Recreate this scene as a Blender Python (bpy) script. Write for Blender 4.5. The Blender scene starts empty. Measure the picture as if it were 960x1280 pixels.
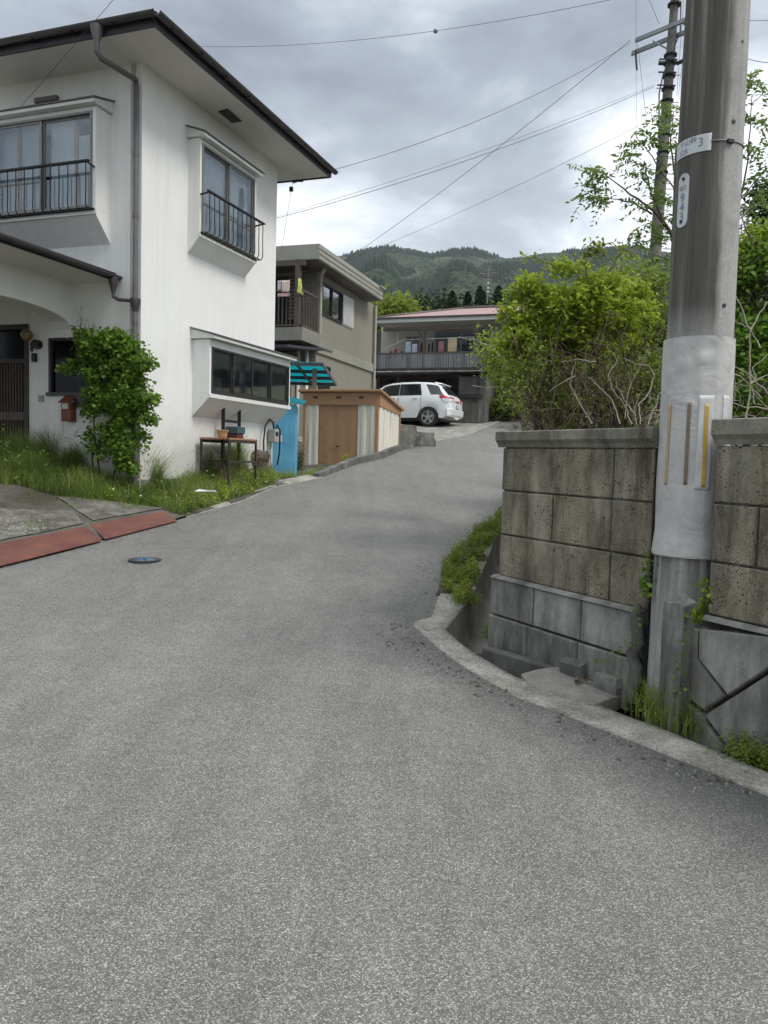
import bpy, math, random
import numpy as np
from mathutils import Vector, Matrix, noise as mnoise

random.seed(7); RNG = np.random.default_rng(11)
R_ = math.radians
scn = bpy.context.scene
COL = scn.collection

# ------------------------------------------------------------------ camera
EYE = Vector((0, 0, 1.5)); FPX = 980.0
_p, _r = R_(3.91), R_(1.56)
_F = Vector((0, math.cos(_p), -math.sin(_p)))
_U0 = Vector((0, math.sin(_p), math.cos(_p))); _R0 = Vector((1, 0, 0))
_R = _R0*math.cos(_r) + _U0*math.sin(_r)
_U = _U0*math.cos(_r) - _R0*math.sin(_r)
cam_d = bpy.data.cameras.new('camera'); cam = bpy.data.objects.new('camera', cam_d); COL.objects.link(cam)
cam_d.sensor_fit = 'VERTICAL'; cam_d.sensor_height = 24; cam_d.sensor_width = 18
cam_d.lens = FPX/1280*24; cam_d.clip_start = 0.05; cam_d.clip_end = 12000
cam.matrix_world = Matrix(((_R.x, _U.x, -_F.x, EYE.x), (_R.y, _U.y, -_F.y, EYE.y), (_R.z, _U.z, -_F.z, EYE.z), (0, 0, 0, 1)))
scn.camera = cam

# ------------------------------------------------------------------ view, world, sun
vs = scn.view_settings
vs.view_transform = 'Standard'; vs.look = 'None'; vs.gamma = 1.0; vs.use_curve_mapping = False
vs.exposure = 0.84
SUN_EL, SUN_AZ = 52.0, 118.0        # azimuth clockwise from +Y
w = bpy.data.worlds.new("World"); scn.world = w; w.use_nodes = True
nt = w.node_tree; N = nt.nodes; L = nt.links; N.clear()
def wn(t, **k):
    n = N.new(t)
    for a, b in k.items(): setattr(n, a, b)
    return n
out = wn('ShaderNodeOutputWorld'); bg = wn('ShaderNodeBackground'); bg.inputs[1].default_value = 0.1
sky = wn('ShaderNodeTexSky', sky_type='NISHITA', sun_disc=False)
sky.sun_elevation = R_(SUN_EL); sky.sun_rotation = R_(SUN_AZ)
tc = wn('ShaderNodeTexCoord'); sep = wn('ShaderNodeSeparateXYZ'); L.new(tc.outputs['Generated'], sep.inputs[0])
def wmath(op, a, b=None, clamp=False):
    n = wn('ShaderNodeMath', operation=op); n.use_clamp = clamp
    for i, v in enumerate((a, b)):
        if v is None: continue
        if isinstance(v, (int, float)): n.inputs[i].default_value = v
        else: L.new(v, n.inputs[i])
    return n.outputs[0]
zc = wmath('MAXIMUM', sep.outputs[2], 0.0)
zz = wmath('ADD', zc, 0.22)
cx = wmath('DIVIDE', sep.outputs[0], zz); cy = wmath('DIVIDE', sep.outputs[1], zz)
cmb = wn('ShaderNodeCombineXYZ'); L.new(cx, cmb.inputs[0]); L.new(cy, cmb.inputs[1]); cmb.inputs[2].default_value = 3.1
def wnoise(scale, detail, rough, dist, off):
    mp = wn('ShaderNodeMapping'); mp.inputs['Location'].default_value = off; L.new(cmb.outputs[0], mp.inputs[0])
    n = wn('ShaderNodeTexNoise'); n.inputs['Scale'].default_value = scale; n.inputs['Detail'].default_value = detail
    n.inputs['Roughness'].default_value = rough; n.inputs['Distortion'].default_value = dist
    L.new(mp.outputs[0], n.inputs['Vector']); return n.outputs[0]
n1 = wnoise(1.05, 8, 0.55, 0.35, (2.35, 0.3, 0.0)); n2 = wnoise(3.2, 6, 0.55, 0.3, (5.0, 2.0, 1.0))
mixn = wmath('ADD', wmath('MULTIPLY', n1, 0.80), wmath('MULTIPLY', n2, 0.20))
rp = wn('ShaderNodeValToRGB'); L.new(mixn, rp.inputs[0])
er = rp.color_ramp; er.elements[0].position = 0.40; er.elements[0].color = (0.225, 0.25, 0.295, 1)
er.elements[1].position = 0.60; er.elements[1].color = (0.92, 0.94, 0.96, 1)
e = er.elements.new(0.475); e.color = (0.33, 0.37, 0.425, 1)
e = er.elements.new(0.535); e.color = (0.54, 0.585, 0.64, 1)
# an overcast sky is brighter overhead than low down
zg = wmath('ADD', 8.3, wmath('MULTIPLY', wmath('MAXIMUM', wmath('SUBTRACT', zc, 0.52), 0.0), 26.0))
hz = wn('ShaderNodeMix', data_type='RGBA'); L.new(rp.outputs[0], hz.inputs[6]); hz.inputs[7].default_value = (0.70, 0.755, 0.80, 1)
mr = wn('ShaderNodeMapRange'); L.new(sep.outputs[2], mr.inputs[0]); mr.inputs[1].default_value = 0.12; mr.inputs[2].default_value = 0.42
mr.inputs[3].default_value = 0.42; mr.inputs[4].default_value = 0.0; L.new(mr.outputs[0], hz.inputs[0])
hi = wn('ShaderNodeMix', data_type='RGBA'); L.new(hz.outputs[2], hi.inputs[6]); hi.inputs[7].default_value = (0.62, 0.65, 0.67, 1)
mh = wn('ShaderNodeMapRange'); L.new(sep.outputs[2], mh.inputs[0]); mh.inputs[1].default_value = 0.55; mh.inputs[2].default_value = 0.8; mh.inputs[3].default_value = 0; mh.inputs[4].default_value = .9; L.new(mh.outputs[0], hi.inputs[0])
vm = wn('ShaderNodeVectorMath', operation='SCALE'); L.new(hi.outputs[2], vm.inputs[0]); L.new(zg, vm.inputs['Scale'])
mx = wn('ShaderNodeMix', data_type='RGBA'); mx.inputs[0].default_value = 0.93
L.new(sky.outputs[0], mx.inputs[6]); L.new(vm.outputs[0], mx.inputs[7]); L.new(mx.outputs[2], bg.inputs[0]); L.new(bg.outputs[0], out.inputs[0])

sd = bpy.data.lights.new('sun', 'SUN'); sd.energy = 1.35; sd.angle = R_(16); sd.color = (1.0, 0.96, 0.90)
sun = bpy.data.objects.new('sun', sd); COL.objects.link(sun)
_e, _a = R_(SUN_EL), R_(SUN_AZ)
sdir = Vector((math.cos(_e)*math.sin(_a), math.cos(_e)*math.cos(_a), math.sin(_e)))
sun.rotation_euler = sdir.to_track_quat('Z', 'Y').to_euler()
sun.location = sdir*30

# ------------------------------------------------------------------ projection helpers (photo pixel -> point at a real depth)
def ray(px, py): return _F + _R*((px-480)/FPX) + _U*((640-py)/FPX)
def at(px, py, Y):
    d = ray(px, py); return EYE + d*(Y/d.y)
_ZP = [(-40, -1.6), (-12, -.5), (-4, -.16), (0, 0), (3, .115), (4.5, .20), (7, .40), (9.5, .66), (13.5, 1.07), (17, 1.45), (22, 2.07), (26, 2.6), (30, 3.07), (35, 3.6), (42, 4.1), (48, 4.5), (60, 8.5), (120, 16), (400, 40)]
_zy = np.array([a for a, b in _ZP]); _zv = np.array([b for a, b in _ZP])
def zr(Y):
    # smoothed road profile
    return float((np.interp(Y-.7, _zy, _zv) + np.interp(Y, _zy, _zv)*2 + np.interp(Y+.7, _zy, _zv))/4)
def gp(px, py, dz=0.0):
    d = ray(px, py); lo, hi = .5, 60.0
    f = lambda Y: EYE.z + d.z*Y/d.y - zr(Y) - dz
    prev = lo
    y = lo
    while y < hi:
        if f(y) <= 0: break
        prev = y; y += .25
    a, b = prev, y
    for _ in range(30):
        m = (a+b)/2
        if f(m) > 0: a = m
        else: b = m
    return EYE + d*(b/d.y)

# ------------------------------------------------------------------ object helpers
def tag(o, label=None, cat=None, group=None, kind=None):
    if label: o['label'] = label
    if cat: o['category'] = cat
    if group: o['group'] = group
    if kind: o['kind'] = kind
    return o
def empty(name, loc, label, cat, group=None):
    o = bpy.data.objects.new(name, None); COL.objects.link(o); o.location = loc; o.empty_display_size = .2
    bpy.context.view_layer.update()
    return tag(o, label, cat, group)
class MB:
    def __init__(s): s.v = []; s.f = []
    def add(s, vs, fs):
        k = len(s.v); s.v += [tuple(v) for v in vs]; s.f += [tuple(i+k for i in f) for f in fs]; return s
    def box(s, x0, x1, y0, y1, z0, z1, T=None):
        if x0 > x1: x0, x1 = x1, x0
        if y0 > y1: y0, y1 = y1, y0
        if z0 > z1: z0, z1 = z1, z0
        v = [(x0,y0,z0),(x1,y0,z0),(x1,y1,z0),(x0,y1,z0),(x0,y0,z1),(x1,y0,z1),(x1,y1,z1),(x0,y1,z1)]
        if T: v = [T(*p) for p in v]
        return s.add(v, [(0,3,2,1),(4,5,6,7),(0,1,5,4),(1,2,6,5),(2,3,7,6),(3,0,4,7)])
    def prism(s, a, b):
        # a, b: two matching rings of points
        n = len(a)
        return s.add(list(a)+list(b), [tuple(range(n-1, -1, -1)), tuple(range(n, 2*n))] + [(i, (i+1) % n, n+(i+1) % n, n+i) for i in range(n)])
    def tube(s, pts, rad, n=8, cap=True):
        pts = [Vector(p) for p in pts]; m = len(pts)
        rs = rad if isinstance(rad, (list, tuple)) else [rad]*m
        vs = []; up = None
        for i in range(m):
            d = (pts[min(i+1, m-1)] - pts[max(i-1, 0)])
            if d.length < 1e-9: d = Vector((0, 0, 1))
            d.normalize()
            if up is None:
                up = Vector((0, 0, 1)) if abs(d.z) < .9 else Vector((1, 0, 0))
            a = d.cross(up)
            if a.length < 1e-4: a = d.cross(Vector((1, 0, 0)))
            a.normalize(); b = d.cross(a).normalized(); up = -b if b.dot(up) < 0 else b
            b2 = a.cross(d)
            for k in range(n):
                t = 2*math.pi*k/n
                vs.append(pts[i] + (a*math.cos(t) + b2*math.sin(t))*rs[i])
        fs = [(i*n+k, i*n+(k+1) % n, (i+1)*n+(k+1) % n, (i+1)*n+k) for i in range(m-1) for k in range(n)]
        if cap: fs += [tuple(range(n-1, -1, -1)), tuple(range((m-1)*n, m*n))]
        return s.add(vs, fs)
    def lathe(s, c, prof, n=16, T=None):
        # prof: (radius, z) list
        c = Vector(c); vs = []
        for r, z in prof:
            for k in range(n):
                t = 2*math.pi*k/n; p = Vector((r*math.cos(t), r*math.sin(t), z))
                if T: p = T(p)
                vs.append(c+p)
        m = len(prof)
        fs = [(i*n+k, i*n+(k+1) % n, (i+1)*n+(k+1) % n, (i+1)*n+k) for i in range(m-1) for k in range(n)]
        fs += [tuple(range(n-1, -1, -1)), tuple(range((m-1)*n, m*n))]
        return s.add(vs, fs)
    def build(s, name, mat, parent=None, smooth=False, bevel=0, label=None, kind=None):
        me = bpy.data.meshes.new(name); me.from_pydata(s.v, [], s.f); me.update()
        import bmesh
        bm = bmesh.new(); bm.from_mesh(me); bmesh.ops.recalc_face_normals(bm, faces=bm.faces); bm.to_mesh(me); bm.free()
        o = bpy.data.objects.new(name, me); COL.objects.link(o)
        mats = mat if isinstance(mat, (list, tuple)) else [mat]
        for m in mats: me.materials.append(m)
        if smooth:
            me.polygons.foreach_set('use_smooth', [True]*len(me.polygons))
        if smooth == 'auto':
            try: me.set_sharp_from_angle(angle=R_(40))
            except Exception: pass
        if bevel:
            b = o.modifiers.new('bevel', 'BEVEL'); b.width = bevel; b.segments = 2; b.limit_method = 'ANGLE'; b.angle_limit = R_(40)
        if parent is not None: hang(o, parent)
        if label: o['label'] = label
        if kind: o['kind'] = kind
        return o
def hang(o, parent):
    o.parent = parent
    m = parent.matrix_world if parent.parent is None else parent.matrix_world
    o.matrix_parent_inverse = Matrix.Translation(world_loc(parent)).inverted()
def world_loc(o):
    v = Vector(o.location); 
    if o.type == 'EMPTY': return v
    return Vector((0, 0, 0)) if o.parent is not None or o.location.length == 0 else v
def copy_tree(o, parent=None):
    c = o.copy(); COL.objects.link(c)
    if parent is not None: c.parent = parent
    for ch in list(o.children): copy_tree(ch, c)
    return c
class Fr:
    """local frame on a facade: u along, n outward, z up"""
    def __init__(s, O, u, n): s.O = Vector(O); s.u = Vector(u).normalized(); s.n = Vector(n).normalized()
    def __call__(s, u, n, z): return s.O + s.u*u + s.n*n + Vector((0, 0, z))
    def hit(s, px, py, off=0.0):
        d = ray(px, py); t = ((s.O + s.n*off - EYE).dot(s.n))/d.dot(s.n); P = EYE + d*t
        return (P - s.O).dot(s.u), P.z
def np_mesh(name, V, Fq, mat, parent=None, col=None, smooth=False):
    V = np.asarray(V, dtype=np.float32).reshape(-1, 3); Fq = np.asarray(Fq, dtype=np.int32)
    me = bpy.data.meshes.new(name); k = Fq.shape[1]
    me.vertices.add(len(V)); me.vertices.foreach_set('co', V.ravel())
    me.loops.add(Fq.size); me.loops.foreach_set('vertex_index', Fq.ravel())
    me.polygons.add(len(Fq)); me.polygons.foreach_set('loop_start', np.arange(0, Fq.size, k, dtype=np.int32))
    me.update(calc_edges=True); me.validate()
    if col is not None:
        a = me.attributes.new('tint', 'FLOAT', 'POINT'); a.data.foreach_set('value', np.asarray(col, dtype=np.float32))
    if smooth: me.polygons.foreach_set('use_smooth', np.ones(len(Fq), dtype=bool))
    me.materials.append(mat)
    o = bpy.data.objects.new(name, me); COL.objects.link(o)
    if parent is not None: hang(o, parent)
    return o

# ------------------------------------------------------------------ materials
class NT:
    def __init__(s, name):
        s.m = bpy.data.materials.new(name); s.m.use_nodes = True; s.t = s.m.node_tree
        s.b = s.t.nodes['Principled BSDF']; s.o = s.t.nodes['Material Output']; s.tc = s.t.nodes.new('ShaderNodeTexCoord')
        s.geo = s.t.nodes.new('ShaderNodeNewGeometry')
    def n(s, t, **k):
        x = s.t.nodes.new(t)
        for a, b in k.items(): setattr(x, a, b)
        return x
    def l(s, a, b): s.t.links.new(a, b)
    def pos(s, sc=(1, 1, 1), rotz=0.0):
        mp = s.n('ShaderNodeMapping'); mp.inputs['Scale'].default_value = sc; mp.inputs['Rotation'].default_value = (0, 0, rotz)
        s.l(s.geo.outputs['Position'], mp.inputs[0]); return mp.outputs[0]
    def noise(s, scale, detail=4, rough=.5, dist=0, sc=(1, 1, 1), rotz=0.0):
        x = s.n('ShaderNodeTexNoise'); s.l(s.pos(sc, rotz), x.inputs['Vector'])
        x.inputs['Scale'].default_value = scale; x.inputs['Detail'].default_value = detail; x.inputs['Roughness'].default_value = rough; x.inputs['Distortion'].default_value = dist
        return x.outputs[0]
    def vor(s, scale, feature='F1', out='Distance', sc=(1, 1, 1), rnd=1.0):
        x = s.n('ShaderNodeTexVoronoi', feature=feature); s.l(s.pos(sc), x.inputs['Vector']); x.inputs['Scale'].default_value = scale
        x.inputs['Randomness'].default_value = rnd
        return x.outputs[out]
    def ramp(s, fac, stops, interp='LINEAR'):
        x = s.n('ShaderNodeValToRGB'); s.l(fac, x.inputs[0]); cr = x.color_ramp; cr.interpolation = interp
        while len(cr.elements) > 1: cr.elements.remove(cr.elements[-1])
        for i, (p, c) in enumerate(stops):
            c = (c, c, c) if isinstance(c, (int, float)) else c
            e = cr.elements[0] if i == 0 else cr.elements.new(p)
            e.position = p; e.color = (c[0], c[1], c[2], 1)
        return x.outputs[0]
    def mix(s, fac, a, b, mode='MIX'):
        x = s.n('ShaderNodeMix', data_type='RGBA', blend_type=mode)
        for i, v in ((0, fac), (6, a), (7, b)):
            if hasattr(v, 'is_output'): s.l(v, x.inputs[i])
            elif isinstance(v, (int, float)): x.inputs[i].default_value = v if i == 0 else (v, v, v, 1)
            else: x.inputs[i].default_value = (v[0], v[1], v[2], 1)
        return x.outputs[2]
    def math(s, op, a, b=None, clamp=False):
        x = s.n('ShaderNodeMath', operation=op); x.use_clamp = clamp
        for i, v in enumerate((a, b)):
            if v is None: continue
            if isinstance(v, (int, float)): x.inputs[i].default_value = v
            else: s.l(v, x.inputs[i])
        return x.outputs[0]
    def bump(s, h, strength=.3, dist=.01):
        x = s.n('ShaderNodeBump'); x.inputs['Strength'].default_value = strength; x.inputs['Distance'].default_value = dist
        s.l(h, x.inputs['Height']); s.l(x.outputs[0], s.b.inputs['Normal']); return x
    def col(s, c): 
        if hasattr(c, 'is_output'): s.l(c, s.b.inputs['Base Color'])
        else: s.b.inputs['Base Color'].default_value = (c[0], c[1], c[2], 1)
    def set(s, rough=None, metal=None, spec=None):
        if rough is not None: s.b.inputs['Roughness'].default_value = rough
        if metal is not None: s.b.inputs['Metallic'].default_value = metal
        if spec is not None: s.b.inputs['Specular IOR Level'].default_value = spec
        return s.m
def simple(name, c, rough=.6, metal=0, var=.15, scale=3.0, bump=0, bscale=60, spec=None):
    m = NT(name); n = m.noise(scale, 5, .6)
    lo = tuple(x*(1-var) for x in c); hi = tuple(min(1, x*(1+var)) for x in c)
    m.col(m.ramp(n, [(.3, lo), (.7, hi)]))
    if bump: m.bump(m.noise(bscale, 4, .6), bump, .004)
    m.set(rough, metal, spec); return m.m
def stucco(name, c, stain=(.42, .43, .40), amt=.35, bscale=90):
    m = NT(name)
    streak = m.noise(1.0, 6, .65, sc=(7, 7, .35)); patch = m.noise(.8, 4, .5)
    k = m.math('MULTIPLY', m.ramp(streak, [(.46, 0.0), (.78, 1.0)]), m.ramp(patch, [(.3, .15), (.7, 1.0)]))
    base = m.mix(m.noise(2.2, 5, .6), tuple(x*.90 for x in c), c)
    base = m.mix(m.ramp(m.noise(.7, 7, .72), [(.52, 0.0), (.72, .35)]), base, tuple(x*.72 for x in c))
    sz = m.n('ShaderNodeSeparateXYZ'); m.l(m.geo.outputs['Position'], sz.inputs[0])
    lo_ = m.n('ShaderNodeMapRange'); m.l(m.math('ADD', sz.outputs[2], m.math('MULTIPLY', m.noise(4, 5, .7), -1.1)), lo_.inputs[0]); lo_.inputs[1].default_value = .5; lo_.inputs[2].default_value = 1.6; lo_.inputs[3].default_value = .55; lo_.inputs[4].default_value = 0
    base = m.mix(lo_.outputs[0], base, (.30, .28, .22))
    m.col(m.mix(m.math('MULTIPLY', k, amt), base, stain))
    m.bump(m.noise(bscale, 5, .7), .35, .006); m.set(.85, 0, .25); return m.m
def leaf_mat(name, dark, light, trans=.3, rough=.55):
    m = NT(name); a = m.n('ShaderNodeAttribute'); a.attribute_name = 'tint'
    c = m.ramp(a.outputs['Fac'], [(0, dark), (1, light)]); m.col(c); m.set(rough, 0, .3)
    tr = m.n('ShaderNodeBsdfTranslucent'); m.l(m.mix(.5, c, light), tr.inputs[0])
    ms = m.n('ShaderNodeMixShader'); ms.inputs[0].default_value = trans
    m.l(m.b.outputs[0], ms.inputs[1]); m.l(tr.outputs[0], ms.inputs[2]); m.l(ms.outputs[0], m.o.inputs[0]); return m.m
def glass_mat(name, tint=(.02, .025, .03), rough=.04):
    m = NT(name); m.col(m.ramp(m.noise(1.5, 3), [(.3, tint), (.7, tuple(x*1.8+.01 for x in tint))])); m.set(rough, 0, .7); return m.m
M = {}
def asphalt():
    m = NT('asphalt')
    cell = m.vor(215, out='Color'); sp = m.n('ShaderNodeSeparateColor'); m.l(cell, sp.inputs[0])
    d = m.vor(215)
    stone = m.ramp(sp.outputs[0], [(0, (.030, .030, .030)), (.25, (.100, .099, .096)), (.6, (.205, .203, .193)), (.84, (.33, .327, .305)), (.97, (.50, .495, .46))])
    hue = m.mix(m.math('MULTIPLY', sp.outputs[1], .35), stone, m.mix(.5, stone, (.22, .17, .14)))
    binder = m.mix(m.ramp(d, [(.0, 0.0), (.42, 0.0), (.75, 1.0)]), hue, (.10, .099, .096))
    mid = m.mix(.18, binder, m.ramp(m.noise(300, 3, .75), [(.35, (.10, .099, .095)), (.65, (.37, .365, .345))]))
    big = m.ramp(m.noise(.55, 5, .62, .4), [(.28, .84), (.5, .98), (.72, 1.08)])
    med = m.ramp(m.noise(5.5, 4, .6), [(.3, .90), (.7, 1.08)])
    c = m.mix(1.0, m.mix(1.0, mid, big, 'MULTIPLY'), med, 'MULTIPLY')
    # damp, dirty band that follows the right-hand kerb, and wheel-worn streaks up the lane
    sx = m.n('ShaderNodeSeparateXYZ'); m.l(m.geo.outputs['Position'], sx.inputs[0])
    e = m.math('ADD', m.math('MULTIPLY', sx.outputs[0], .853), m.math('MULTIPLY', sx.outputs[1], .522))   # distance across the kerb line
    e = m.math('ADD', e, m.math('MULTIPLY', m.math('SUBTRACT', m.noise(1.6, 5, .65), .5), .5))
    band = m.ramp(e, [(0, 0.0), (1, 0.0)])
    mr = m.n('ShaderNodeMapRange'); m.l(e, mr.inputs[0]); mr.inputs[1].default_value = 2.45; mr.inputs[2].default_value = 3.15; mr.inputs[3].default_value = 0; mr.inputs[4].default_value = 1
    m2 = m.n('ShaderNodeMapRange'); m.l(sx.outputs[1], m2.inputs[0]); m2.inputs[1].default_value = 5.2; m2.inputs[2].default_value = 7.2; m2.inputs[3].default_value = 1; m2.inputs[4].default_value = 0
    k = m.math('MULTIPLY', m.math('MULTIPLY', mr.outputs[0], m2.outputs[0]), m.ramp(m.noise(2.3, 4, .6), [(.3, .5), (.6, .9)]))
    c = m.mix(k, c, m.mix(.35, (.045, .046, .048), c))
    st = m.ramp(m.noise(1.0, 5, .6, 0, sc=(1.8, .16, 1), rotz=R_(14)), [(.40, 1.0), (.52, .91), (.60, 1.0)])
    c = m.mix(1.0, c, st, 'MULTIPLY')
    m.col(m.mix(1.0, c, (.965, .968, .955), 'MULTIPLY')); m.set(.86, 0, .3)
    h = m.math('ADD', m.math('MULTIPLY', m.math('SUBTRACT', 1.0, d), .8), m.math('MULTIPLY', m.noise(300, 3, .7), .4))
    m.bump(h, .55, .004); return m.m
M['asphalt'] = asphalt()
def concrete(name, lo, hi, pits=0.0, grain=140, stain=(.10, .10, .09), st=.4, zs=.25, bumps=.5, light=.35):
    m = NT(name)
    c = m.ramp(m.noise(grain, 4, .7), [(.3, lo), (.7, hi)])
    big = m.ramp(m.noise(2.6, 6, .7), [(.30, .42), (.5, .95), (.68, 1.30)])
    c = m.mix(1.0, c, big, 'MULTIPLY')
    k = m.ramp(m.noise(1.0, 6, .68, sc=(5, 5, zs*4)), [(.43, 0.0), (.66, 1.0)])
    c = m.mix(m.math('MULTIPLY', k, st), c, stain)
    lt = m.ramp(m.noise(1.0, 6, .7, sc=(4, 4, 1.2)), [(.52, 0.0), (.68, .8)])
    c = m.mix(m.math('MULTIPLY', lt, light), c, (.43, .415, .37))
    h = m.noise(grain*.8, 5, .75)
    if pits:
        pv = m.vor(38, rnd=1.0); pn = m.ramp(m.noise(9, 3), [(.35, .04), (.65, .27)])
        pit = m.math('LESS_THAN', pv, pn); 
        pv2 = m.vor(95); pit2 = m.math('LESS_THAN', pv2, m.ramp(m.noise(7, 3), [(.4, .12), (.7, .38)]))
        pit = m.math('MAXIMUM', pit, pit2)
        c = m.mix(m.math('MULTIPLY', pit, pits), c, (.035, .033, .03))
        h = m.math('SUBTRACT', h, m.math('MULTIPLY', pit, 1.5))
    m.col(c); m.set(.92, 0, .2); m.bump(h, bumps, .006); return m.m
M['block'] = concrete('porous_block', (.14, .122, .088), (.35, .305, .225), pits=.9, stain=(.052, .048, .037), st=.95)
M['cap'] = concrete('cap_concrete', (.12, .115, .088), (.30, .285, .23), stain=(.05, .05, .042), st=.6)
M['grey_block'] = concrete('grey_block', (.18, .178, .162), (.32, .317, .29), stain=(.065, .065, .055), st=.9)
M['pale_edge'] = concrete('pale_edge', (.28, .275, .25), (.42, .41, .38), stain=(.13, .13, .11), st=.4)
M['gravel_concrete'] = concrete('gravel_concrete', (.15, .144, .125), (.47, .45, .39), grain=60, stain=(.10, .10, .085), st=.35, bumps=.9)
M['slab'] = concrete('slab_concrete', (.19, .185, .165), (.32, .31, .275), grain=90, st=.35, bumps=.8)
M['dark_kerb'] = concrete('dark_kerb', (.09, .09, .082), (.17, .168, .155), st=.6)
M['joint'] = concrete('joint_mortar', (.028, .028, .026), (.05, .05, .045), st=.2)
M['soil'] = concrete('soil', (.045, .036, .026), (.10, .083, .06), grain=50, stain=(.03, .026, .02), bumps=.9)
M['dirty'] = concrete('dirty_paving', (.085, .08, .068), (.21, .20, .175), grain=45, stain=(.05, .048, .038), st=.7, bumps=.8)
M['apron'] = concrete('apron_concrete', (.17, .165, .15), (.36, .35, .32), grain=8, stain=(.11, .11, .09), st=.7)
# ================================================================== SETTING
def lerp_poly(P, Y):
    ys = [p[1] for p in P]; xs = [p[0] for p in P]
    return float(np.interp(Y, ys, xs))
_lk = [gp(*p) for p in ((449, 579.5), (480, 572.2), (500, 563.5), (530, 555))]
LEFT = [(-11, -14), (-6.3, 2.0), (-3.58, 7.28), (-3.04, 8.38), (-2.56, 9.63), (-2.06, 11.16), (-1.77, 12.78), (-1.16, 14.02)] + [(p.x, p.y) for p in _lk] + [(2.6, 23.8), (4.0, 28.5), (6.06, 35.9), (7.2, 40), (9.5, 48)]
_so = [gp(*p) for p in ((514, 779), (540, 803), (562, 821), (600, 845), (644, 869), (744, 907), (840, 944), (960, 993))]
_si = [gp(*p) for p in ((556, 791), (575, 805), (592, 816), (620, 830), (644, 842), (744, 877), (840, 914), (960, 966))]
RIGHT = [(11.8, -14)] + [(p.x, p.y) for p in _so[::-1]] + [ (.38, 5.78), (.44, 6.1), (.48, 6.4), (.55, 6.8), (.66, 7.87), (1.1, 9.15), (1.45, 10.24), (2.4, 14), (4.6, 22), (7.4, 29), (9.8, 35.9), (11.2, 40), (13.5, 48)]
GUT = [(.455, 5.49), (.77, 6.54), (1.24, 8.72), (1.56, 10.24), (2.5, 14), (4.75, 22)]          # inner edge of the side gutter
Lx = lambda Y: lerp_poly(LEFT, Y)
Rx = lambda Y: lerp_poly(RIGHT, Y)
def grid_mesh(name, rows, f, mat, kind='structure', smooth=True):
    # rows: list of lists of (x,y,z), equal lengths
    n = len(rows[0]); V = [p for r in rows for p in r]
    F = [(i*n+j, i*n+j+1, (i+1)*n+j+1, (i+1)*n+j) for i in range(len(rows)-1) for j in range(n-1)]
    o = np_mesh(name, V, F, mat, smooth=smooth); 
    if kind: o['kind'] = kind
    return o
def road_z(X, Y):
    return zr(Y) + .012*mnoise.noise(Vector((X*.5, Y*.5, 0))) - .006
# road: the lane and the wide junction in front of it
rows = []
ys = list(np.arange(-14, 2, 1.0)) + list(np.arange(2, 12, .2)) + list(np.arange(12, 48.1, .5))
for Y in ys + [p[1] for p in RIGHT + LEFT]:
    pass
ys = sorted(set([round(y, 3) for y in ys] + [round(p[1], 3) for p in RIGHT + LEFT]))
for Y in ys:
    a, b = Lx(Y), Rx(Y)
    rows.append([(a+(b-a)*t, Y, road_z(a+(b-a)*t, Y)) for t in np.linspace(0, 1, 33)])
road = grid_mesh('road', rows, None, M['asphalt'])

# the open ground under and around everything, out to the horizon
def ground_mat():
    m = NT('ground_earth'); 
    c = m.ramp(m.noise(.9, 6, .65), [(.3, (.05, .055, .03)), (.5, (.075, .085, .04)), (.7, (.12, .11, .075))])
    m.col(c); m.set(.95, 0, .2); m.bump(m.noise(12, 5, .7), .5, .05); return m.m
M['ground'] = ground_mat()
gy = [-1500, -600, -200, -60, -20] + list(np.arange(-14, 60, 2.0)) + [64, 75, 90, 120, 160, 220, 300, 400, 600, 900, 1500, 3500]
gx = [-3500, -1500, -700, -300, -150, -80, -40] + list(np.arange(-30, 31, 2.5)) + [40, 80, 150, 300, 700, 1500, 3500]
rows = []
for Y in gy:
    r = []
    for X in gx:
        z = (float(np.interp(Y, _zy, _zv)) - .62) + max(0, min(12, (abs(X)-40)*.03))*0.4
        if Y < -40: z = -1.6 - .62
        r.append((X, Y, z))
    rows.append(r)
grid_mesh('ground', rows, None, M['ground'])

# yard side: land left of the lane
def yard_z(d, Y):
    if Y < 13: return .012 + min(.46, .135*max(0, d-.05)) + .02*mnoise.noise(Vector((d*2, Y*2, 4)))
    k = min(1, (Y-13)/2.5)
    a = .012 + min(.46, .135*d)
    b = -.10 - min(.3, .10*d)
    if Y > 19: 
        k2 = min(1, (Y-19)/2.0); b = b*(1-k2) - .10*min(1, d/.8)*k2
        return b

    return a*(1-k) + b*k + .02*mnoise.noise(Vector((d*2, Y*2, 4)))
def yard_mat():
    m = NT('yard_dirt')
    n = m.noise(1.1, 6, .65)
    base = m.ramp(m.noise(60, 5, .75), [(.32, (.07, .066, .055)), (.6, (.15, .143, .125)), (.8, (.34, .33, .30))])
    soil = m.ramp(m.noise(30, 4, .7), [(.3, (.045, .04, .03)), (.7, (.10, .09, .065))])
    m.col(m.mix(m.ramp(n, [(.42, 0.0), (.56, 1.0)]), soil, base)); m.set(.95, 0, .2); m.bump(m.noise(45, 5, .75), .8, .02); return m.m
M['yard'] = yard_mat()
rows = []
ds = [0, .08, .2, .35, .5, .7, .9, 1.2, 1.6, 2, 2.5, 3, 4, 5, 7, 10, 16, 28]
for Y in [y for y in ys if y > -14]:
    rows.append([(Lx(Y)-d, Y, zr(Y)+yard_z(d, Y)) for d in ds])
grid_mesh('yard', rows, None, M['yard'])
def YZ(X, Y): return zr(Y) + yard_z(max(0, Lx(Y)-X), Y)

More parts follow.
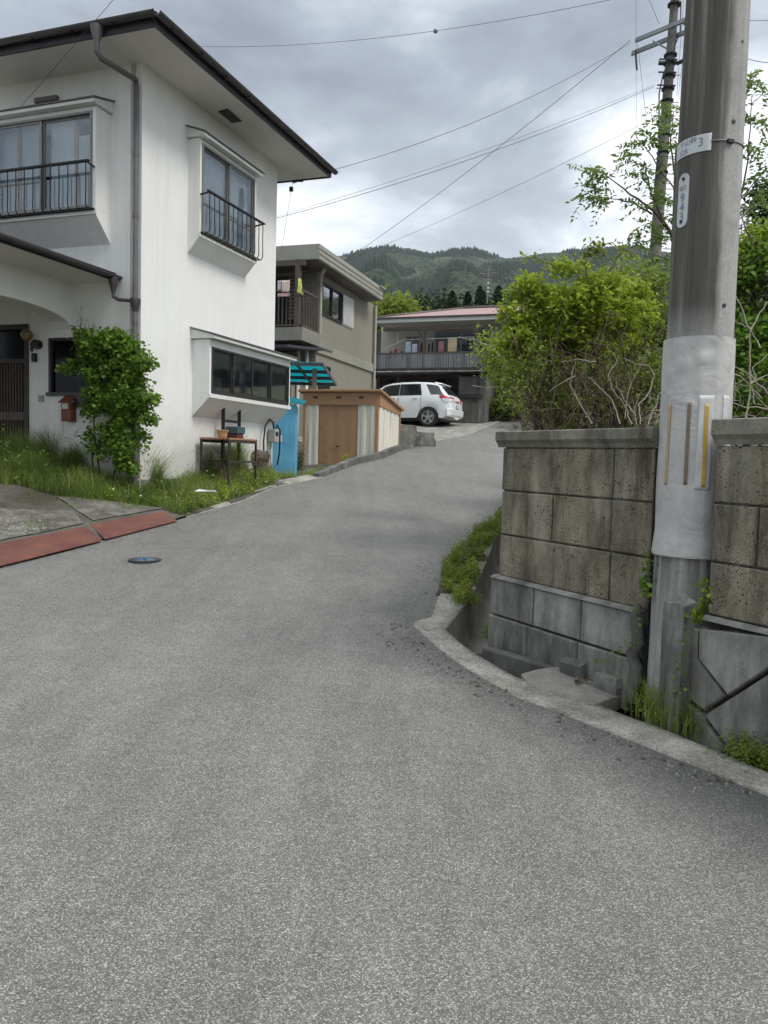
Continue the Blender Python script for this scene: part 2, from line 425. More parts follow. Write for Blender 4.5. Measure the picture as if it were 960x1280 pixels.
# raised bank behind the block walls
WO = at(812, 690, 4.33)
W = Fr((WO.x, WO.y, 0), (-.472, .882, 0), (-.882, -.472, 0))
WL = 1.376                                       # length of the wall left of the pole
CRN = W(WL, 0, 0)                                # outer corner
RET = [(CRN.x, CRN.y), (1.16, 6.54), (1.64, 8.72), (1.98, 10.24), (2.88, 14), (5.1, 22), (8, 29), (10.5, 35.9), (14.2, 48)]
def bank_left(Y):
    if Y < CRN.y: 
        s = (Y - W.O.y)/W.u.y; return W(s, -.14, 0).x + .05
    return lerp_poly(RET, Y) + .12
rows = []
for Y in sorted(set(list(np.arange(-6, 48, .6)) + [CRN.y, 6.54, 8.72, 14])):
    x0 = bank_left(Y)
    zb = max(1.56, zr(Y)+.12)
    if Y > 13: zb = max(zb*(max(0, 16-Y)/3) + (zr(Y)+.12)*(1-max(0, 16-Y)/3), zr(Y)+.05) if Y < 16 else zr(Y)+.12
    rows.append([(x0+d, Y, zb + .05*mnoise.noise(Vector((d, Y, 0))) + (min(1.5, d*.05))) for d in [0, .2, .5, 1, 1.6, 2.4, 3.4, 5, 8, 12, 20, 30]])
grid_mesh('bank', rows, None, M['soil'])

# swept kerbs
def sweep(mb, A, B, zt, zb):
    for i in range(len(A)-1):
        (ax, ay), (bx, by) = A[i], A[i+1]; (cx_, cy_), (dx, dy) = B[i], B[i+1]
        mb.prism([(ax, ay, zb(ay)), (bx, by, zb(by)), (dx, dy, zb(by)), (cx_, cy_, zb(ay))],
                 [(ax, ay, zt(ay)), (bx, by, zt(by)), (dx, dy, zt(by)), (cx_, cy_, zt(ay))])
def densify(P, step=.3):
    o = []
    for (a, b), (c, d) in zip(P[:-1], P[1:]):
        n = max(1, int(math.hypot(c-a, d-b)/step))
        for i in range(n): o.append((a+(c-a)*i/n, b+(d-b)*i/n))
    o.append(P[-1]); return o
def offs(P, d, jit=0):
    out = []
    for i in range(len(P)):
        a = Vector(P[max(0, i-1)]); b = Vector(P[min(len(P)-1, i+1)]); t = (b-a).normalized(); nrm = Vector((t.y, -t.x))
        dd = d + (random.uniform(-jit, jit) if jit else 0)
        out.append((P[i][0]+nrm.x*dd, P[i][1]+nrm.y*dd))
    return out
# strip of coarse concrete along the junction's right edge (drain edge)
def _dn(L_):
    out = []
    for a, b in zip(L_[:-1], L_[1:]):
        for k in range(6): out.append(a.lerp(b, k/6))
    out.append(L_[-1]); e_ = (L_[-1]-L_[-2])
    for k in range(1, 16): out.append(L_[-1]+e_*k*.5)
    return [(p.x+.009*mnoise.noise(p*7), p.y+.009*mnoise.noise(p*7+Vector((4, 0, 0)))) for p in out]
A = _dn(_so); B = _dn(_si)
def rows_strip(name, A, B, zt, drop, mat, lift=.012):
    rows = []
    for k, (a, b) in enumerate(zip(A, B)):
        a = Vector((a[0], a[1])); b = Vector((b[0], b[1])); r = []
        za = zt(a.y)
        r.append((a.x, a.y, za - .05)); r.append((a.x, a.y, za+.004))
        for t in (.25, .5, .75):
            p = a.lerp(b, t); r.append((p.x, p.y, za+lift+.006*mnoise.noise(Vector((p.x*9, p.y*9, 0)))))
        r.append((b.x, b.y, za+lift)); r.append((b.x, b.y, za - drop))
        rows.append(r)
    return grid_mesh(name, rows, None, mat, smooth=False)
# note: offset direction towards the wall is +x here
rows_strip('pavement_edge', A, B, lambda y: road_z(0, y), .45, M['gravel_concrete'])
# gutter floor and walls
gut = densify(GUT, .35)
rows = []
def ret_x(y): return lerp_poly(RET, y)
for (x, y) in gut:
    zb_ = zr(y) - .33
    rows.append([(x-.10, y, zr(y)+.012), (x-.005, y, zr(y)+.022), (x, y, zr(y)+.005), (x+.012, y, zb_+.02), (x+.14, y, zb_), (ret_x(y)-.01, y, zb_+.015), (ret_x(y)+.03, y, zr(y)-.1)])
grid_mesh('gutter', rows, None, M['slab'], smooth=False)
# earth verge between the asphalt and the gutter kerb
rows = []
for (x, y) in densify([(p[0], p[1]) for p in GUT], .2):
    xr = Rx(y)
    if y < 6.35: continue
    rows.append([(xr-.05+.04*mnoise.noise(Vector((y*3, 0, 0))), y, zr(y)+.004), (xr+.05, y, zr(y)+.022), ((xr+x)/2, y, zr(y)+.03), (x-.09, y, zr(y)+.018), (x-.04, y, zr(y)+.006)])
grid_mesh('verge', rows, None, M['soil'])
rows = []
for (x, y) in densify([(p[0], p[1]) for p in GUT[:2]], .12):
    if y > 6.6: break
    xr = Rx(max(y, 5.72)); 
    rows.append([(xr-.03 if y > 5.7 else .24+(5.68-y)*.55, y, zr(y)-.02), (xr-.01 if y > 5.7 else .25+(5.68-y)*.55, y, zr(y)+.012)] + [(xr+(x-xr)*t, y, zr(y)+.016+.008*mnoise.noise(Vector((x*9+t*3, y*9, 0)))) for t in (.3, .6, .9)] + [(x-.02, y, zr(y)+.006)])
grid_mesh('pavement_edge', rows, None, M['gravel_concrete'], smooth=False)
# bottom of the drain along the wall foot
rows = []
for s in np.linspace(WL+.25, -4.5, 40):
    p0 = W(s, .50, 0); 
    r = []
    for k, n_ in enumerate((.50, .34, .2, .1, 0, -.2)):
        p = W(s, n_, 0); r.append((p.x, p.y, zr(p.y) - .24 + (.12 if s < .1 else 0)*(1 if n_ < .3 else .8) + .03*mnoise.noise(p*5)))
    rows.append(r)
grid_mesh('drain_bed', rows, None, M['soil'], smooth=True)

# ------------------------------------------------------------------ retaining walls
def add_island_var(m, amt=.16):
    """vary the tone of whole blocks"""
    t = m.node_tree; b = t.nodes['Principled BSDF']; lk = b.inputs['Base Color'].links[0]; src = lk.from_socket
    g = t.nodes.new('ShaderNodeNewGeometry'); mr = t.nodes.new('ShaderNodeMapRange'); t.links.new(g.outputs['Random Per Island'], mr.inputs[0])
    mr.inputs[3].default_value = 1-amt; mr.inputs[4].default_value = 1+amt
    x = t.nodes.new('ShaderNodeMix'); x.data_type = 'RGBA'; x.blend_type = 'MULTIPLY'; x.inputs[0].default_value = 1
    t.links.new(src, x.inputs[6]); t.links.new(mr.outputs[0], x.inputs[7]); t.links.new(x.outputs[2], b.inputs['Base Color'])
add_island_var(M['block']); add_island_var(M['grey_block'], .2)
def hs(px, py): return W.hit(px, py)[0]
def block_row(mb, F, cuts, z0, z1, n0, n1, gap=.005):
    for a, b in zip(cuts[:-1], cuts[1:]):
        lo, hi = min(a, b)+gap, max(a, b)-gap; j = random.uniform(-.003, .003)
        c = .007
        ring = lambda n, q: [F(lo+q, n, z0+gap+q), F(hi-q, n, z0+gap+q), F(hi-q, n, z1-gap-q), F(lo+q, n, z1-gap-q)]
        mb.prism(ring(n0, 0), ring(n1+j-c, 0)); k = len(mb.v)
        mb.add(ring(n1+j-c, 0)+ring(n1+j, c), [(0, 1, 5, 4), (1, 2, 6, 5), (2, 3, 7, 6), (3, 0, 4, 7), (4, 5, 6, 7)])
def cap_piece(mb, F, s0, s1, z0=1.600, z1=1.711, n_in=-.2, over=.035):
    prof = [(n_in, z0+.03), (0.006, z0), (over*.4, z0+.025), (over, z0+.05), (over, z1-.006), (over-.008, z1), (n_in, z1+.004)]
    mb.prism([F(s0, n, z) for n, z in prof], [F(s1, n, z) for n, z in prof])
bw = empty('retaining_wall', W(.7, 0, .2), 'brown porous concrete block wall with weathered coping, left of the wrapped utility pole', 'wall')
m = MB(); m.box(.0, WL-.01, -.16, -.012, -.2, 1.60, W); 
m.build('mortar_core', M['joint'], bw)
m = MB()
block_row(m, W, [WL, hs(766, 590), 0.0], 1.297, 1.600, -.10, 0)
block_row(m, W, [WL, .835, .31, 0.0], 0.988, 1.297, -.10, 0)
block_row(m, W, [WL, .302, 0.0], 0.691, 0.988, -.10, 0)
m.build('face_block', M['block'], bw)
m = MB()
block_row(m, W, [WL+.045, hs(672, 750), hs(732, 760), .02], 0.415, 0.675, -.10, .040)
block_row(m, W, [WL+.05, hs(665, 790), hs(729, 800), .05], .10, 0.412, -.10, .052)
m.build('base_block', M['grey_block'], bw)
m = MB(); m.prism([W(s, n, z) for s, n, z in ((WL+.045, -.1, 0.680), (WL+.045, .052, 0.676), (WL+.045, .012, 0.695), (WL+.045, -.1, 0.695))],
                  [W(s, n, z) for s, n, z in ((.02, -.1, 0.680), (.02, .052, 0.676), (.02, .012, 0.695), (.02, -.1, 0.695))])
m.build('base_ledge', M['grey_block'], bw)
m = MB(); cap_piece(m, W, WL+.055, .42); cap_piece(m, W, .416, -.005); m.build('coping', M['cap'], bw)
# return leg up the lane
rt = densify(RET[:5], .45)
m = MB()
for i, (a, b) in enumerate(zip(rt[:-1], rt[1:])):
    d = Vector((b[0]-a[0], b[1]-a[1], 0)); Ff = Fr((a[0], a[1], 0), d, (-d.y, d.x, 0)); l = d.length
    zg = zr(a[1])-.5
    for z0, z1 in ((1.297, 1.600), (0.988, 1.297), (.70, 0.988), (.40, .70), (.1, .40)):
        if z1 > zg: block_row(m, Ff, [0.0, l], z0, z1, -.15, 0)
m.build('side_block', M['block'], bw)
m = MB(); 
for a, b in zip(rt[:-1], rt[1:]):
    d = Vector((b[0]-a[0], b[1]-a[1], 0)); Ff = Fr((a[0], a[1], 0), d, (-d.y, d.x, 0)); cap_piece(m, Ff, .004 if a != rt[0] else .12, d.length-.002)
m.build('side_coping', M['cap'], bw)

rw = empty('retaining_wall', W(-1.2, 0, .1), 'taller looking run of porous block wall with big diagonal stone base, right of the wrapped utility pole', 'wall')
s_e = -.397
m = MB(); m.box(s_e, -5, -.16, -.012, -.3, 1.60, W); m.build('mortar_core', M['joint'], rw)
m = MB()
block_row(m, W, [s_e, -.98, -1.6, -2.2, -2.8, -3.4, -4, -5], 1.320, 1.613, -.10, 0)
block_row(m, W, [s_e, hs(946, 665), -1.2, -1.8, -2.4, -3.0, -3.6, -5], 1.021, 1.320, -.10, 0)
block_row(m, W, [s_e, -.98, -1.6, -2.2, -2.8, -3.4, -4, -5], 0.747, 1.021, -.10, 0)
m.build('face_block', M['block'], rw)
m = MB()
def stone(poly, n0=-.1, n1=.05, g=.0):
    P = [W.hit(*p) for p in poly]; cx_ = sum(p[0] for p in P)/len(P); cz_ = sum(p[1] for p in P)/len(P)
    sh = lambda q: [(cx_+(s-cx_)*(1-q/.25), cz_+(z-cz_)*(1-q/.25)) for s, z in P]
    a = [W(s, n0, z) for s, z in P]; b = [W(s, n1-.012, z) for s, z in P]; c = [W(s, n1, z) for s, z in sh(.012)]
    m.prism(a, b); k = len(P); m.add(b+c, [(i, (i+1) % k, k+(i+1) % k, k+i) for i in range(k)] + [tuple(range(k, 2*k))])
stone([(881, 785), (1010, 800), (1010, 806), (917, 868), (880, 822)])
stone([(888, 893), (1005, 818), (1050, 870), (960, 945), (925, 940), (916, 931)])
stone([(846, 775), (878, 787), (877, 822), (911, 869), (884, 888), (850, 860)], n1=.03)
stone([(850, 866), (882, 893), (912, 934), (905, 960), (850, 915)], n1=.045)
stone([(1014, 801), (1180, 815), (1180, 900), (1056, 868), (1012, 812)])
stone([(970, 946), (1054, 874), (1180, 905), (1180, 1080), (1060, 1060)])
m.build('base_stone', M['grey_block'], rw)
m = MB(); m.prism([W(s_e, n, z) for n, z in ((-.1, 0.729), (.045, 0.725), (.01, 0.745), (-.1, 0.745))], [W(-5, n, z) for n, z in ((-.1, 0.729), (.045, 0.725), (.01, 0.745), (-.1, 0.745))])
m.build('base_ledge', M['grey_block'], rw)
m = MB(); 
for a, b in ((s_e+.005, -.95), (-.954, -1.6), (-1.604, -2.3), (-2.304, -3.2), (-3.204, -5)): cap_piece(m, W, a, b, 1.615, 1.742)
m.build('coping', M['cap'], rw)

# loose slabs and stones over the drain
def slab_poly(name, poly, dz, th, mat, label, cat, group=None, jag=0):
    P = [gp(px, py, dz) for px, py in poly]
    Q = []
    for a, b in zip(P, P[1:]+P[:1]):
        for k in range(5): q = a.lerp(b, k/5); Q.append(q+Vector((.012*mnoise.noise(q*22), .012*mnoise.noise(q*22+Vector((5, 0, 0))), 0)))
    P = Q
    m = MB(); m.prism([p - Vector((0, 0, th)) for p in P], [p for p in P])
    o = m.build(name, mat, bevel=.008); return tag(o, label, cat, group)
slab_poly('drain_slab', [(651, 842), (672, 836), (698, 833), (736, 838), (780, 866), (745, 880), (700, 872), (662, 858)], -.008, .09, M['slab'], 'weathered concrete slab bridging the drain below the block wall, with dead leaves on it', 'slab')
def rough_stone(name, base, size, rot, mat, label, cat, seed=0, parent=None, group=None, tilt=0.0, amp=.12, sub=3):
    import bmesh
    bm = bmesh.new(); bmesh.ops.create_cube(bm, size=1.0)
    bmesh.ops.subdivide_edges(bm, edges=bm.edges, cuts=sub, use_grid_fill=True)
    me = bpy.data.meshes.new(name)
    for v in bm.verts:
        n = mnoise.noise(v.co*2.2 + Vector((seed*3.1, seed, 0))); n2 = mnoise.noise(v.co*6 + Vector((seed, 5, seed)))
        r = v.co.length; sph = v.co.normalized()*.62
        v.co = v.co.lerp(sph, .25) * (1 + amp*n*2 + amp*.5*n2)
    M_ = Matrix.Rotation(rot, 4, 'Z') @ Matrix.Rotation(tilt, 4, 'X') @ Matrix.Diagonal((*size, 1))
    for v in bm.verts: v.co = Vector(base) + (M_ @ v.co) + Vector((0, 0, size[2]*.45))
    bm.to_mesh(me); bm.free(); me.materials.append(mat)
    o = bpy.data.objects.new(name, me); COL.objects.link(o)
    return tag(o, label, cat, group)
# long kerb stone lying across the gutter mouth
a = gp(606, 812, -.06); b = gp(694, 838, -.05)
d = (b-a); KF = Fr(((a+b)/2), d, (d.y, -d.x, 0)); KF.u = d.normalized()
m = MB(); m.box(-d.length/2, d.length/2, -.05, .035, -.12, .02, KF); tag(m.build('kerb_stone', M['dark_kerb'], bevel=.01), 'long dark kerb stone lying across the mouth of the gutter at the wall foot', 'kerb stone')
p = gp(719, 828, .07); rough_stone('loose_stone', p-Vector((0, 0, .11)), (.17, .09, .13), R_(-52), M['dark_kerb'], 'upright broken concrete lump leaning on the wall base behind the slab', 'stone', 1, tilt=.25, amp=.05)
p = gp(762, 840, .10); rough_stone('loose_stone', p-Vector((0, 0, .12)), (.17, .08, .11), R_(-55), M['grey_block'], 'flat topped grey stone beside the wall base nearest the pole', 'stone', 2, amp=.05)
# weathered stump of concrete between wall end and pole
m = MB(); q = [W(.03+.02*math.sin(k*2), .04+.01*math.cos(k*3), z) for k, z in enumerate(np.linspace(.16, .72, 9))]
m.tube(q, [.042, .036, .034, .036, .034, .037, .033, .03, .02], 9)
tag(m.build('old_post', M['dark_kerb'], smooth=True), 'short rough grey stump squeezed between the block wall end and the pole', 'stump')
# dead leaves on slab
lm = simple('dead_leaf', (.09, .055, .035), .8, var=.4, scale=40)
m = MB(); c = gp(722, 852, .004)
for i in range(16):
    a = random.uniform(0, 6.28); r = random.uniform(0, .05); x, y = c.x+math.cos(a)*r*1.3, c.y+math.sin(a)*r; t = random.uniform(0, 6.28); l = random.uniform(.02, .045); wv = l*.3
    u = Vector((math.cos(t), math.sin(t), random.uniform(-.1, .5))); v = Vector((-math.sin(t), math.cos(t), random.uniform(-.3, .3)))
    p = Vector((x, y, c.z+.006)); m.add([p, p+u*l*.5+v*wv, p+u*l, p+u*l*.5-v*wv], [(0, 1, 2, 3)])
tag(m.build('dead_leaves', lm), 'small heap of dry brown leaves on the drain slab', 'dead leaves', kind='stuff')

# ------------------------------------------------------------------ the near utility pole
PC = at(866, 583, 4.26)
PX, PY = PC.x, PC.y
def prad(z): return .1815 - .0062*z
def pole_mat():
    m = NT('pole_concrete')
    c = m.ramp(m.noise(70, 4, .7), [(.3, (.29, .29, .28)), (.7, (.41, .41, .39))])
    c = m.mix(m.ramp(m.noise(5, 6, .7), [(.5, 0.0), (.7, .5)]), c, (.17, .165, .15))
    streak = m.noise(1.0, 6, .6, sc=(16, 16, .5)); c = m.mix(m.ramp(streak, [(.45, 0.0), (.7, .55)]), c, (.20, .185, .16))
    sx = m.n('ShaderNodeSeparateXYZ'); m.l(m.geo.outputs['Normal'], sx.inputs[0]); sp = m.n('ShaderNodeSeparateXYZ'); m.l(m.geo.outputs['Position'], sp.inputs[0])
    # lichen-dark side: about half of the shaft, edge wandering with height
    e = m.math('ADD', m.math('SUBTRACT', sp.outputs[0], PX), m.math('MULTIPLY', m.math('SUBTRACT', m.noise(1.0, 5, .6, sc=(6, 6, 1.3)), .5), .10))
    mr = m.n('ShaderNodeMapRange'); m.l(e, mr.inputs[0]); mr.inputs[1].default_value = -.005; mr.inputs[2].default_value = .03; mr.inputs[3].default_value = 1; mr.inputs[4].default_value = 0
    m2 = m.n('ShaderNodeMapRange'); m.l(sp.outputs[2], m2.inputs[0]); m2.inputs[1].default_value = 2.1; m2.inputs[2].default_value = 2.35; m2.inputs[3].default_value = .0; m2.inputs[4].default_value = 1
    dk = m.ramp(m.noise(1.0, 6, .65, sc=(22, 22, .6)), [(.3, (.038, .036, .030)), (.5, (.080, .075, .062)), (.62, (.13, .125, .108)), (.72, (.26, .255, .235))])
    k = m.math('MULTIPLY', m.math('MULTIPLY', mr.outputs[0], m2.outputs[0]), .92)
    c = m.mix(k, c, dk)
    # foot: dark drip stains below the sleeve
    m3 = m.n('ShaderNodeMapRange'); m.l(sp.outputs[2], m3.inputs[0]); m3.inputs[1].default_value = .55; m3.inputs[2].default_value = 1.0; m3.inputs[3].default_value = .0; m3.inputs[4].default_value = 1
    m4 = m.n('ShaderNodeMapRange'); m.l(sp.outputs[2], m4.inputs[0]); m4.inputs[1].default_value = 1.5; m4.inputs[2].default_value = 1.3; m4.inputs[3].default_value = 0; m4.inputs[4].default_value = 1
    st = m.ramp(m.noise(1.0, 5, .6, sc=(20, 20, 1.0)), [(.38, 0.0), (.55, .8)])
    c = m.mix(m.math('MULTIPLY', m.math('MULTIPLY', m3.outputs[0], m4.outputs[0]), st), c, (.11, .105, .09))
    m.col(c); m.set(.88, 0, .2); m.bump(m.noise(120, 4, .7), .3, .004); return m.m
M['pole'] = pole_mat()
up = empty('utility_pole', (PX, PY, .1), 'thick near concrete utility pole with a pale rubber sleeve, orange stripes and a number plate', 'utility pole')
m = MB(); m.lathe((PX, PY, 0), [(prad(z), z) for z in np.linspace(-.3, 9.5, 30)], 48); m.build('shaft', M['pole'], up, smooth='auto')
zw0, zw1 = EYE.z-(697-583)*4.09/980, EYE.z+(583-421)*4.09/980
sl = NT('sleeve_rubber'); c = sl.ramp(sl.noise(3, 5, .6), [(.3, (.36, .355, .34)), (.7, (.54, .535, .515))])
c = sl.mix(sl.ramp(sl.noise(1, 5, .6, sc=(12, 12, .8)), [(.5, 0.0), (.75, .3)]), c, (.25, .24, .21)); sl.col(c); sl.set(.6, 0, .4); sl.bump(sl.noise(4.5, 4, .55, 1.2), .6, .03)
def sleeve_r(t, z):
    nn = mnoise.noise(Vector((math.cos(t)*2.2, math.sin(t)*2.2, z*3.0)))+.8*mnoise.noise(Vector((math.cos(t)*4, math.sin(t)*4, z*1.2+9)))
    return prad(z)+.009+.0055*nn + .010*max(0, 1-(z-zw0)/(zw1-zw0)*9)
rws = []
for z in np.linspace(zw0, zw1, 40):
    r = []
    for k in range(97):
        t = 2*math.pi*k/96; nn = mnoise.noise(Vector((math.cos(t)*2.2, math.sin(t)*2.2, z*3.0)))+.8*mnoise.noise(Vector((math.cos(t)*4, math.sin(t)*4, z*1.2+9)))
        f = (z-zw0)/(zw1-zw0); rr = prad(z)+.009+.0055*nn + (.010*max(0, 1-f*9)) 
        # a slack fold running across the top of the sheet
        fold = math.exp(-((z - (zw1-.14+.05*math.sin(t*1.0+2.2)))/.012)**2) * (1 if math.pi*1.05 < t < math.pi*1.55 else 0)
        r.append((PX+math.cos(t)*(rr+.010*fold), PY+math.sin(t)*(rr+.010*fold), z+(.012*mnoise.noise(Vector((math.cos(t)*2, math.sin(t)*2, 0))))*(1-f)))
    rws.append(r)
o = grid_mesh('sleeve', rws, None, sl.m, kind=None); hang(o, up)
m = MB(); m.lathe((PX, PY, 0), [(prad(zw0)+.002, zw0-.004), (prad(zw0)+.017, zw0-.004), (prad(zw0)+.017, zw0+.006), (prad(zw0)+.002, zw0+.006)], 48); m.build('sleeve_hem', sl.m, up, smooth='auto')
def pole_hit(px, py, extra=0.0):
    d = ray(px, py); r = prad(1.5)+extra
    for _ in range(3):
        ox, oy = EYE.x-PX, EYE.y-PY; A_ = d.x**2+d.y**2; B_ = 2*(ox*d.x+oy*d.y); C_ = ox*ox+oy*oy-r*r; D_ = B_*B_-4*A_*C_
        t = (-B_-math.sqrt(max(0, D_)))/(2*A_); P = EYE+d*t; r = prad(P.z)+extra
    a_ = math.atan2(P.y-PY, P.x-PX); return (a_-2*math.pi if a_ > 0.5 else a_), P.z
def cyl_patch(name, t0, t1, z0, z1, mat, off, th=.0015, parent=up, nseg=10, label=None, on=None):
    rows = []
    R2 = on if on else (lambda t, z: prad(z))
    for z in np.linspace(z0, z1, 26):
        rows.append([(PX+math.cos(t0+(t1-t0)*k/nseg)*(R2(t0+(t1-t0)*k/nseg, z)+off), PY+math.sin(t0+(t1-t0)*k/nseg)*(R2(t0+(t1-t0)*k/nseg, z)+off), z) for k in range(nseg+1)])
    o = grid_mesh(name, rows, None, mat, kind=None); hang(o, parent)
    so = o.modifiers.new('thick', 'SOLIDIFY'); so.thickness = th; so.offset = 0
    if label: o['label'] = label
    return o
for (xa, xb, y0, y1, c_, nm) in ((874, 893, 494, 613, (.50, .505, .50), 'tape'), (905, 912, 494, 600, (.50, .505, .50), 'tape'), (836, 839.5, 505, 606, (.42, .31, .17), 'stripe'), (860, 864.5, 503, 606, (.17, .13, .09), 'stripe'), (881.5, 886.5, 505, 609, (.46, .29, .04), 'stripe')):
    ta, z1 = pole_hit(xa, y0, .01); tb, z0 = pole_hit(xb, y1, .01); ta2, _ = pole_hit(xa, y1, .01)
    tb = pole_hit(xb-(y1-y0)*0, y0, .01)[0]
    cyl_patch(nm, ta, tb, z0, z1, simple(nm+str(xa), c_, .6, var=.15, scale=30), .0015 if nm == 'tape' else .0035, on=sleeve_r, label={836: 'faded orange stripe', 860: 'brown stripe', 881.5: 'yellow stripe with white edges'}.get(xa))
def pole_text(txt, size, t0, z0, mat, off, name, parent, dirn=1):
    cu = bpy.data.curves.new('t', 'FONT'); cu.body = txt; cu.size = size; cu.align_x = 'CENTER'; cu.align_y = 'CENTER'
    to = bpy.data.objects.new('t', cu); COL.objects.link(to); bpy.context.view_layer.update()
    me = bpy.data.meshes.new_from_object(to.evaluated_get(bpy.context.evaluated_depsgraph_get())); bpy.data.objects.remove(to)
    for v in me.vertices:
        x, y = v.co.x, v.co.y; z = z0+y; t = t0 + x/prad(z); v.co = (PX+math.cos(t)*(prad(z)+off), PY+math.sin(t)*(prad(z)+off), z)
    me.materials.clear(); me.materials.append(mat)
    o = bpy.data.objects.new(name, me); COL.objects.link(o); hang(o, parent); return o
plate_m = simple('sign_plate', (.52, .55, .57), .45, var=.06, scale=8); ink = simple('sign_ink', (.16, .18, .22), .6, var=.1); blk = simple('black_plastic', (.012, .012, .014), .5)
# band sign: slightly turned up round the pole
t0 = pole_hit(849, 185)[0]; t1 = pole_hit(889, 185)[0]; zA = pole_hit(888, 188)[1]; zB = pole_hit(888, 166.5)[1]
band = cyl_patch('number_band', t0-.15, t1, zA, zB, plate_m, .003)
pole_text('十山幹', .036, (t0*.62+t1*.38), (zA+zB)/2+.022, ink, .0045, 'band_text', band)
pole_text('E2R', .036, (t0*.72+t1*.28), (zA+zB)/2-.022, ink, .0045, 'band_text', band)
pole_text('3', .06, (t0*.25+t1*.75), (zA+zB)/2+.003, ink, .0045, 'band_text', band)
# oval number plate
tp, zc_ = pole_hit(854, 251); ztop = pole_hit(854, 218)[1]; zbot = pole_hit(854, 284)[1]; hw = .034
P = []
nn = 12
for k in range(nn+1): a = math.pi*k/nn; P.append((math.cos(a)*hw, ztop-hw+math.sin(a)*hw))
for k in range(nn+1): a = math.pi+math.pi*k/nn; P.append((math.cos(a)*hw, zbot+hw+math.sin(a)*hw))
m = MB(); f = lambda x, z, o_: (PX+math.cos(tp+x/.16)*(prad(z)+o_), PY+math.sin(tp+x/.16)*(prad(z)+o_), z)
m.prism([f(x, z, .001) for x, z in P], [f(x, z, .006) for x, z in P]); pl = m.build('number_plate', plate_m, up)
for i, ch in enumerate('943'): pole_text(ch, .060, tp, zc_+.012-i*.048, ink, .0085, 'plate_text', pl)
pole_text('832', .032, tp, zc_+.062, ink, .0085, 'plate_text', pl)
for z in (ztop-.028, zbot+.028):
    m = MB(); T = f(0, z, .008); dn = Vector((math.cos(tp), math.sin(tp), 0)); m.tube([Vector(T)-dn*.004, Vector(T)+dn*.003], .008, 10); m.build('bolt', blk, pl)
# strap and black clip, inspection holes
ta, za = pole_hit(889, 176); tb, zb_ = pole_hit(934, 181)
m = MB(); m.tube([(PX+math.cos(ta+(tb-ta)*k/10)*(prad(za)+.003), PY+math.sin(ta+(tb-ta)*k/10)*(prad(za)+.003), za) for k in range(11)], .003, 6); m.build('strap', simple('strap_steel', (.2, .2, .2), .5, .6), up)
tc_, zc2 = pole_hit(912, 177); m = MB(); CF = Fr((PX, PY, 0), (-math.sin(tc_), math.cos(tc_), 0), (math.cos(tc_), math.sin(tc_), 0)); m.box(-.018, .018, prad(zc2), prad(zc2)+.016, zc2-.011, zc2+.011, CF); m.build('clip', blk, up, bevel=.003)
for hx, hy in ((917, 152), (905, 382), (928, 52)):
    th, zh = pole_hit(hx, hy); dn = Vector((math.cos(th), math.sin(th), 0)); c = Vector((PX, PY, zh))+dn*(prad(zh)-.004); m = MB(); m.tube([c, c+dn*.007], .011 if hy > 60 else .006, 12); m.build('plug', blk, up)
# patch of cement beside the foot of the pole
p = W(-.27, .02, 0); rough_stone('cement_patch', Vector((p.x, p.y, .12)), (.16, .14, .72), R_(28), M['grey_block'], 'lumpy cement fill between the pole foot and the diagonal base stones', 'cement patch', 5, amp=.04)
# ================================================================== WHITE HOUSE
M['stucco'] = stucco('white_stucco', (.80, .80, .775), stain=(.46, .46, .42), amt=.38)
M['soffit'] = stucco('soffit_board', (.70, .685, .64), amt=.15, bscale=30)
M['brown_metal'] = simple('dark_brown_metal', (.028, .028, .033), .45, .1, var=.25, scale=6)
M['gutter'] = simple('brown_gutter', (.050, .044, .046), .42, 0, var=.25, scale=5)
M['pipe'] = simple('drain_pipe', (.115, .105, .115), .5, 0, var=.15, scale=5)
M['roof_metal'] = simple('roof_metal', (.05, .055, .062), .5, .2, var=.2)
M['alu'] = simple('aluminium_sash', (.20, .195, .185), .4, .5, var=.12)
M['bronze'] = simple('bronze_sash', (.045, .042, .040), .4, .4, var=.15)
M['iron'] = simple('black_iron', (.014, .015, .017), .45, .3, var=.3, scale=20)
M['trim'] = simple('pale_trim', (.62, .64, .60), .6, 0, var=.08, scale=6)
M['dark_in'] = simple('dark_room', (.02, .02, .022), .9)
M['curtain'] = simple('pale_curtain', (.42, .43, .44), .9, var=.2, scale=2.0)
M['shoji'] = simple('shoji_paper', (.50, .51, .53), .9, var=.1, scale=1.5)
M['wood'] = simple('brown_wood', (.16, .085, .05), .7, var=.3, scale=8)
M['dark_wood'] = simple('dark_wood', (.030, .020, .016), .6, var=.35, scale=12)
def clear_glass(name, mixk=.5, tint=(.75, .78, .8), rough=.02):
    m = NT(name); t = m.t; g = m.n('ShaderNodeBsdfGlossy'); g.inputs['Roughness'].default_value = rough; g.inputs[0].default_value = (.8, .82, .85, 1)
    tr = m.n('ShaderNodeBsdfTransparent'); tr.inputs[0].default_value = (*tint, 1)
    fr = m.n('ShaderNodeLayerWeight')
    k = m.math('ADD', m.math('MULTIPLY', m.math('POWER', fr.outputs['Facing'], 4.0), .6), max(mixk, .02), clamp=True)
    ms = m.n('ShaderNodeMixShader'); m.l(k, ms.inputs[0]); m.l(tr.outputs[0], ms.inputs[1]); m.l(g.outputs[0], ms.inputs[2]); m.l(ms.outputs[0], m.o.inputs[0])
    bn = m.n('ShaderNodeBump'); bn.inputs['Strength'].default_value = .05; bn.inputs['Distance'].default_value = .02; m.l(m.noise(2.0, 2), bn.inputs['Height']); m.l(bn.outputs[0], g.inputs['Normal'])
    return m.m
M['glass'] = clear_glass('window_glass', .10, (.82, .86, .88))
M['dark_glass'] = clear_glass('dark_window_glass', .28, (.62, .66, .68), .04)
